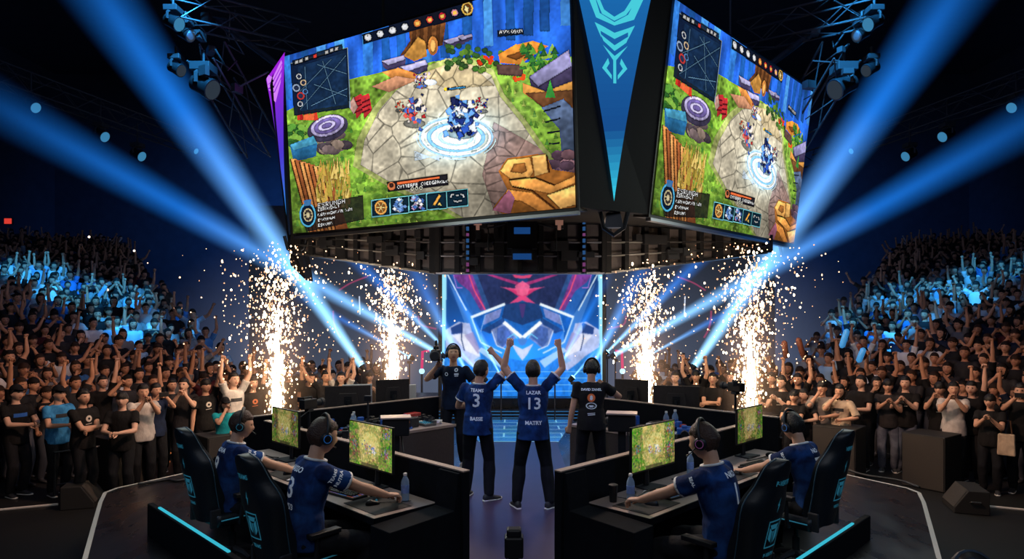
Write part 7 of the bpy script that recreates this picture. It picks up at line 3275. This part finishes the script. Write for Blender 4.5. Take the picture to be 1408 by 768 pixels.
def beam(p, q, r1, k, label, lamp=True, src='lens_beam'):
    """cone of lit haze from lamp p to q"""
    global CONE
    p, q = V(p), V(q)
    t = thing('beam_lamp', label, 'beam lamp', p)
    d = q - p
    if CONE is None:
        o = cm.build('light_beam', 'beam', t)
        CONE = o
    else:
        o = CONE.copy()
        COL.objects.link(o)
        o.parent = t
    o.rotation_mode = 'QUATERNION'
    qt = d.normalized().to_track_quat('Z', 'Y')
    o.rotation_quaternion = qt
    o.scale = (r1, r1, d.length)
    # Cone density is per metre, so a thin cone is made denser to look as bright
    o.color = (k / r1, 0, 0, 1)
    if lamp:
        rot = qt.to_matrix()
        h = MB()
        h.lathe([(.03, -.13), (.05, -.12), (.065, -.02), (.07, .0)], 16, 0, (0, 0, 0), rot)
        h.box((0, 0, -.13), (.10, .10, .06))
        h.build('lamp_head', 'dark', t, True, auto=.6)
        l = MB()
        l.lathe([(.064, .001), (.04, .020), (.01, .028)], 16, 0, (0, 0, 0), rot)
        l.build('lens', src, t, True)
        c = MB()
        zf = 0.0 if abs(p.x) < 3.2 else HF
        c.cyl((0, 0, -.12), (0, 0, zf - p.z), .016, 8)
        c.build('lamp_post', 'dark', t)
    return t


M['lens_beam'] = emat('beam_lens', hexc(130, 220, 255), 5.0)
mxp = lambda s, px: px if s < 0 else 1452 - px       # the picture's mirror axis for the lights
for s_ in (-1, 1):
    sn = SIDES[s_]
    A_ = W(mxp(s_, 497), 502, 14.6)
    beam(A_, W(mxp(s_, 60), -120, 15.6), 1.12, .70, f'lamp throwing the widest blue beam high over the {sn} crowd')
    B1 = W(mxp(s_, 606), 487, 14.9)
    beam(B1, W(mxp(s_, -90), 96, 13.0), .72, .60, f'lamp beside the screen throwing the low flat blue beam to the {sn}')
    beam(W(mxp(s_, 563), 490, 15.3), W(mxp(s_, 395), 398, 14.6), .20, .50, f'lamp throwing the thin short blue beam across the {sn} sparks')
    beam(B1 + V((s_ * -.15, .2, .05)), W(mxp(s_, 445), 312, 15.4), .34, .62, f'lamp throwing the steep blue beam up to the scoreboard on the {sn}')
    beam(W(mxp(s_, 640), 508, 14.4), W(mxp(s_, 548), 330, 15.2), .42, .55, f'lamp throwing the soft broad beam past the {sn} edge of the screen')
    beam(W(mxp(s_, 689), 517, 14.2), W(mxp(s_, 612), 372, 14.4), .20, .62, f'inner lamp before the screen throwing a thin beam to the upper {sn}')
    beam(W(mxp(s_, 664), 518, 14.2), W(mxp(s_, 596), 440, 14.3), .16, .55, f'outer lamp before the screen throwing a short beam to the {sn}')


# ---------------------------------------------------------------- haze
def haze(name, c, r, col, k, label):
    m, nt, out = new_mat(name)
    tc = nd(nt, 'ShaderNodeTexCoord')
    bpy.data.materials.remove(m)
    m = glow_mat(name, col, k, 1.6)
    m.cycles.volume_step_rate = .4
    b = MB()
    b.sphere((0, 0, 0), 1.0, 32)
    o = b.build('haze', m)
    o.location = c
    o.scale = r
    return tag(o, label, 'haze', None, 'stuff')


haze('stage_haze', (0.1, 23.0, .2), (13.5, 8.5, 7.0), (.36, .44, .66), .165, 'soft grey blue haze hanging around the back of the stage')


# ---------------------------------------------------------------- lamps
def lamp(kind, loc, aim, energy, col, size=.3, ang=60, blend=.6, name='lamp'):
    l = bpy.data.lights.new(name, kind)
    l.energy = energy
    l.color = col
    if kind == 'AREA':
        l.size = size
    else:
        l.shadow_soft_size = size
    if kind == 'SPOT':
        l.spot_size = math.radians(ang)
        l.spot_blend = blend
    o = bpy.data.objects.new(name, l)
    COL.objects.link(o)
    o.location = loc
    d = V(aim) - V(loc)
    o.rotation_euler = d.to_track_quat('-Z', 'Y').to_euler()
    return o


WARM, COOL, BLUE = (1.0, .58, .38), (.75, .85, 1.0), (.04, .42, 1.0)
# soft front key added out of view, above and behind the viewer
lamp('AREA', (0, -2.5, 8.5), (0, 8, .8), 150, (.86, .90, 1.0), 5.0)
# scoreboard glow down to the stage
lamp('AREA', (-3.2, 8.6, 5.0), (-1.2, 6.5, 0.8), 90, (.85, .95, .85), 3.0)
lamp('AREA', (5.8, 10.0, 5.0), (2.0, 6.5, 0.8), 90, (.85, .95, .85), 3.0)
# added warm spots imitating spark light on the front rows of both crowds
for s_ in (-1, 1):
    lamp('SPOT', (s_ * 1.0, 8.0, 6.5), (s_ * 6.8, 11.4, .5), 1500, WARM, .3, 52, 1.0)
    lamp('SPOT', (s_ * 1.5, 6.0, 6.5), (s_ * 8.6, 12.6, .6), 170, (1.0, .50, .34), .3, 34, 1.0)
    # blue washes on the upper rows
    lamp('SPOT', (s_ * 3.5, 9.0, 12.5), (s_ * 13.2, 20.6, 1.9), 26000, BLUE, .2, 12, .5)
    lamp('SPOT', (s_ * 3.5, 9.0, 12.5), (s_ * 10.6, 18.6, .9), 24000, BLUE, .2, 11, .5)
    lamp('SPOT', (s_ * 3.5, 7.0, 12.5), (s_ * 16.2, 21.8, 3.3), 24000, BLUE, .2, 7, .5)
    lamp('SPOT', (s_ * 2.0, 7.0, 13.5), (s_ * 14.0, 19.0, 2.5), 500, (.14, .30, .9), .3, 60, 1.0)
    # blue flood added on the far walls in place of hall haze
    lamp('SPOT', (s_ * 11.0, 31.0, 9.0), (s_ * 16.0, 39.9, 5.0), 3600, (.05, .26, 1.0), .5, 110, 1.0)
    lamp('SPOT', (s_ * 20.0, 22.0, 12.0), (s_ * 27.9, 26.0, 10.0), 500, (.05, .22, 1.0), .5, 120, 1.0)
    # unseen cool spots added to put a rim on the seated players
    lamp('SPOT', (s_ * -4.0, 12.5, 7.2), (s_ * 2.2, 5.6, 1.0), 420, (.30, .55, 1.0), .2, 45, .8)
    lamp('SPOT', (s_ * 5.5, 2.0, 5.5), (s_ * 2.0, 6.0, .9), 200, (.35, .60, 1.0), .4, 50, .9)
    # warm spot added to put highlights on the equipment tables
    lamp('SPOT', (s_ * 1.2, 11.0, 3.9), (s_ * 1.9, 8.6, .7), 150, (1.0, .74, .58), .25, 80, 1.0)
lamp('SPOT', (0.2, 13.6, 6.8), (0.1, 8.0, .8), 600, (.30, .42, 1.0), .3, 45, .9)  # added backlight for the stage screen's blue rim, hidden by the scoreboard
lamp('SPOT', (-0.3, 3.5, 8.0), (0.0, 8.6, 0.0), 330, (.45, .28, 1.0), .3, 30, 1.0)  # unseen purple spot added to tint the runway
# unseen up-lights added to brighten the underside of the scoreboard
lamp('SPOT', (-2.2, 9.6, .9), (-2.2, 12.9, 3.7), 170, (1.0, .80, .70), .2, 75, 1.0)
lamp('SPOT', (2.6, 9.6, .9), (2.9, 13.0, 3.7), 170, (1.0, .80, .70), .2, 75, 1.0)
lamp('SPOT', (0.0, 3.0, 8.5), (0.0, 7.9, 1.2), 260, (.80, .88, 1.0), .4, 24, .9)  # overhead spot added to brighten the standing players
# warm key spots added above the desks to brighten the seated players
for s_ in (-1, 1):
    lamp('SPOT', (s_ * -.6, 8.3, 4.6), (s_ * 1.7, 5.7, .95), 560, (1.0, .74, .58), .25, 50, .9)

w = bpy.data.worlds.new('arena_air')
w.use_nodes = True
bg = w.node_tree.nodes.get('Background')
bg.inputs[0].default_value = (.02, .05, .14, 1)
bg.inputs[1].default_value = .05
scene.world = w

cam = bpy.data.cameras.new('camera')
co = bpy.data.objects.new('camera', cam)
COL.objects.link(co)
co.location = (0, 0, CH)
co.rotation_euler = (PI / 2, 0, 0)
cam.sensor_width = 36
cam.lens = 36 * F / 1408
cam.shift_y = (HZ - 384) / 1408
cam.clip_end = 200
scene.camera = co
scene.view_settings.view_transform = 'Standard'
scene.view_settings.look = 'None'
scene.cycles.max_bounces = 5
scene.cycles.diffuse_bounces = 2
scene.cycles.glossy_bounces = 3
scene.cycles.transparent_max_bounces = 12
scene.cycles.volume_bounces = 0
scene.cycles.sample_clamp_indirect = 4.0
scene.cycles.use_denoising = True
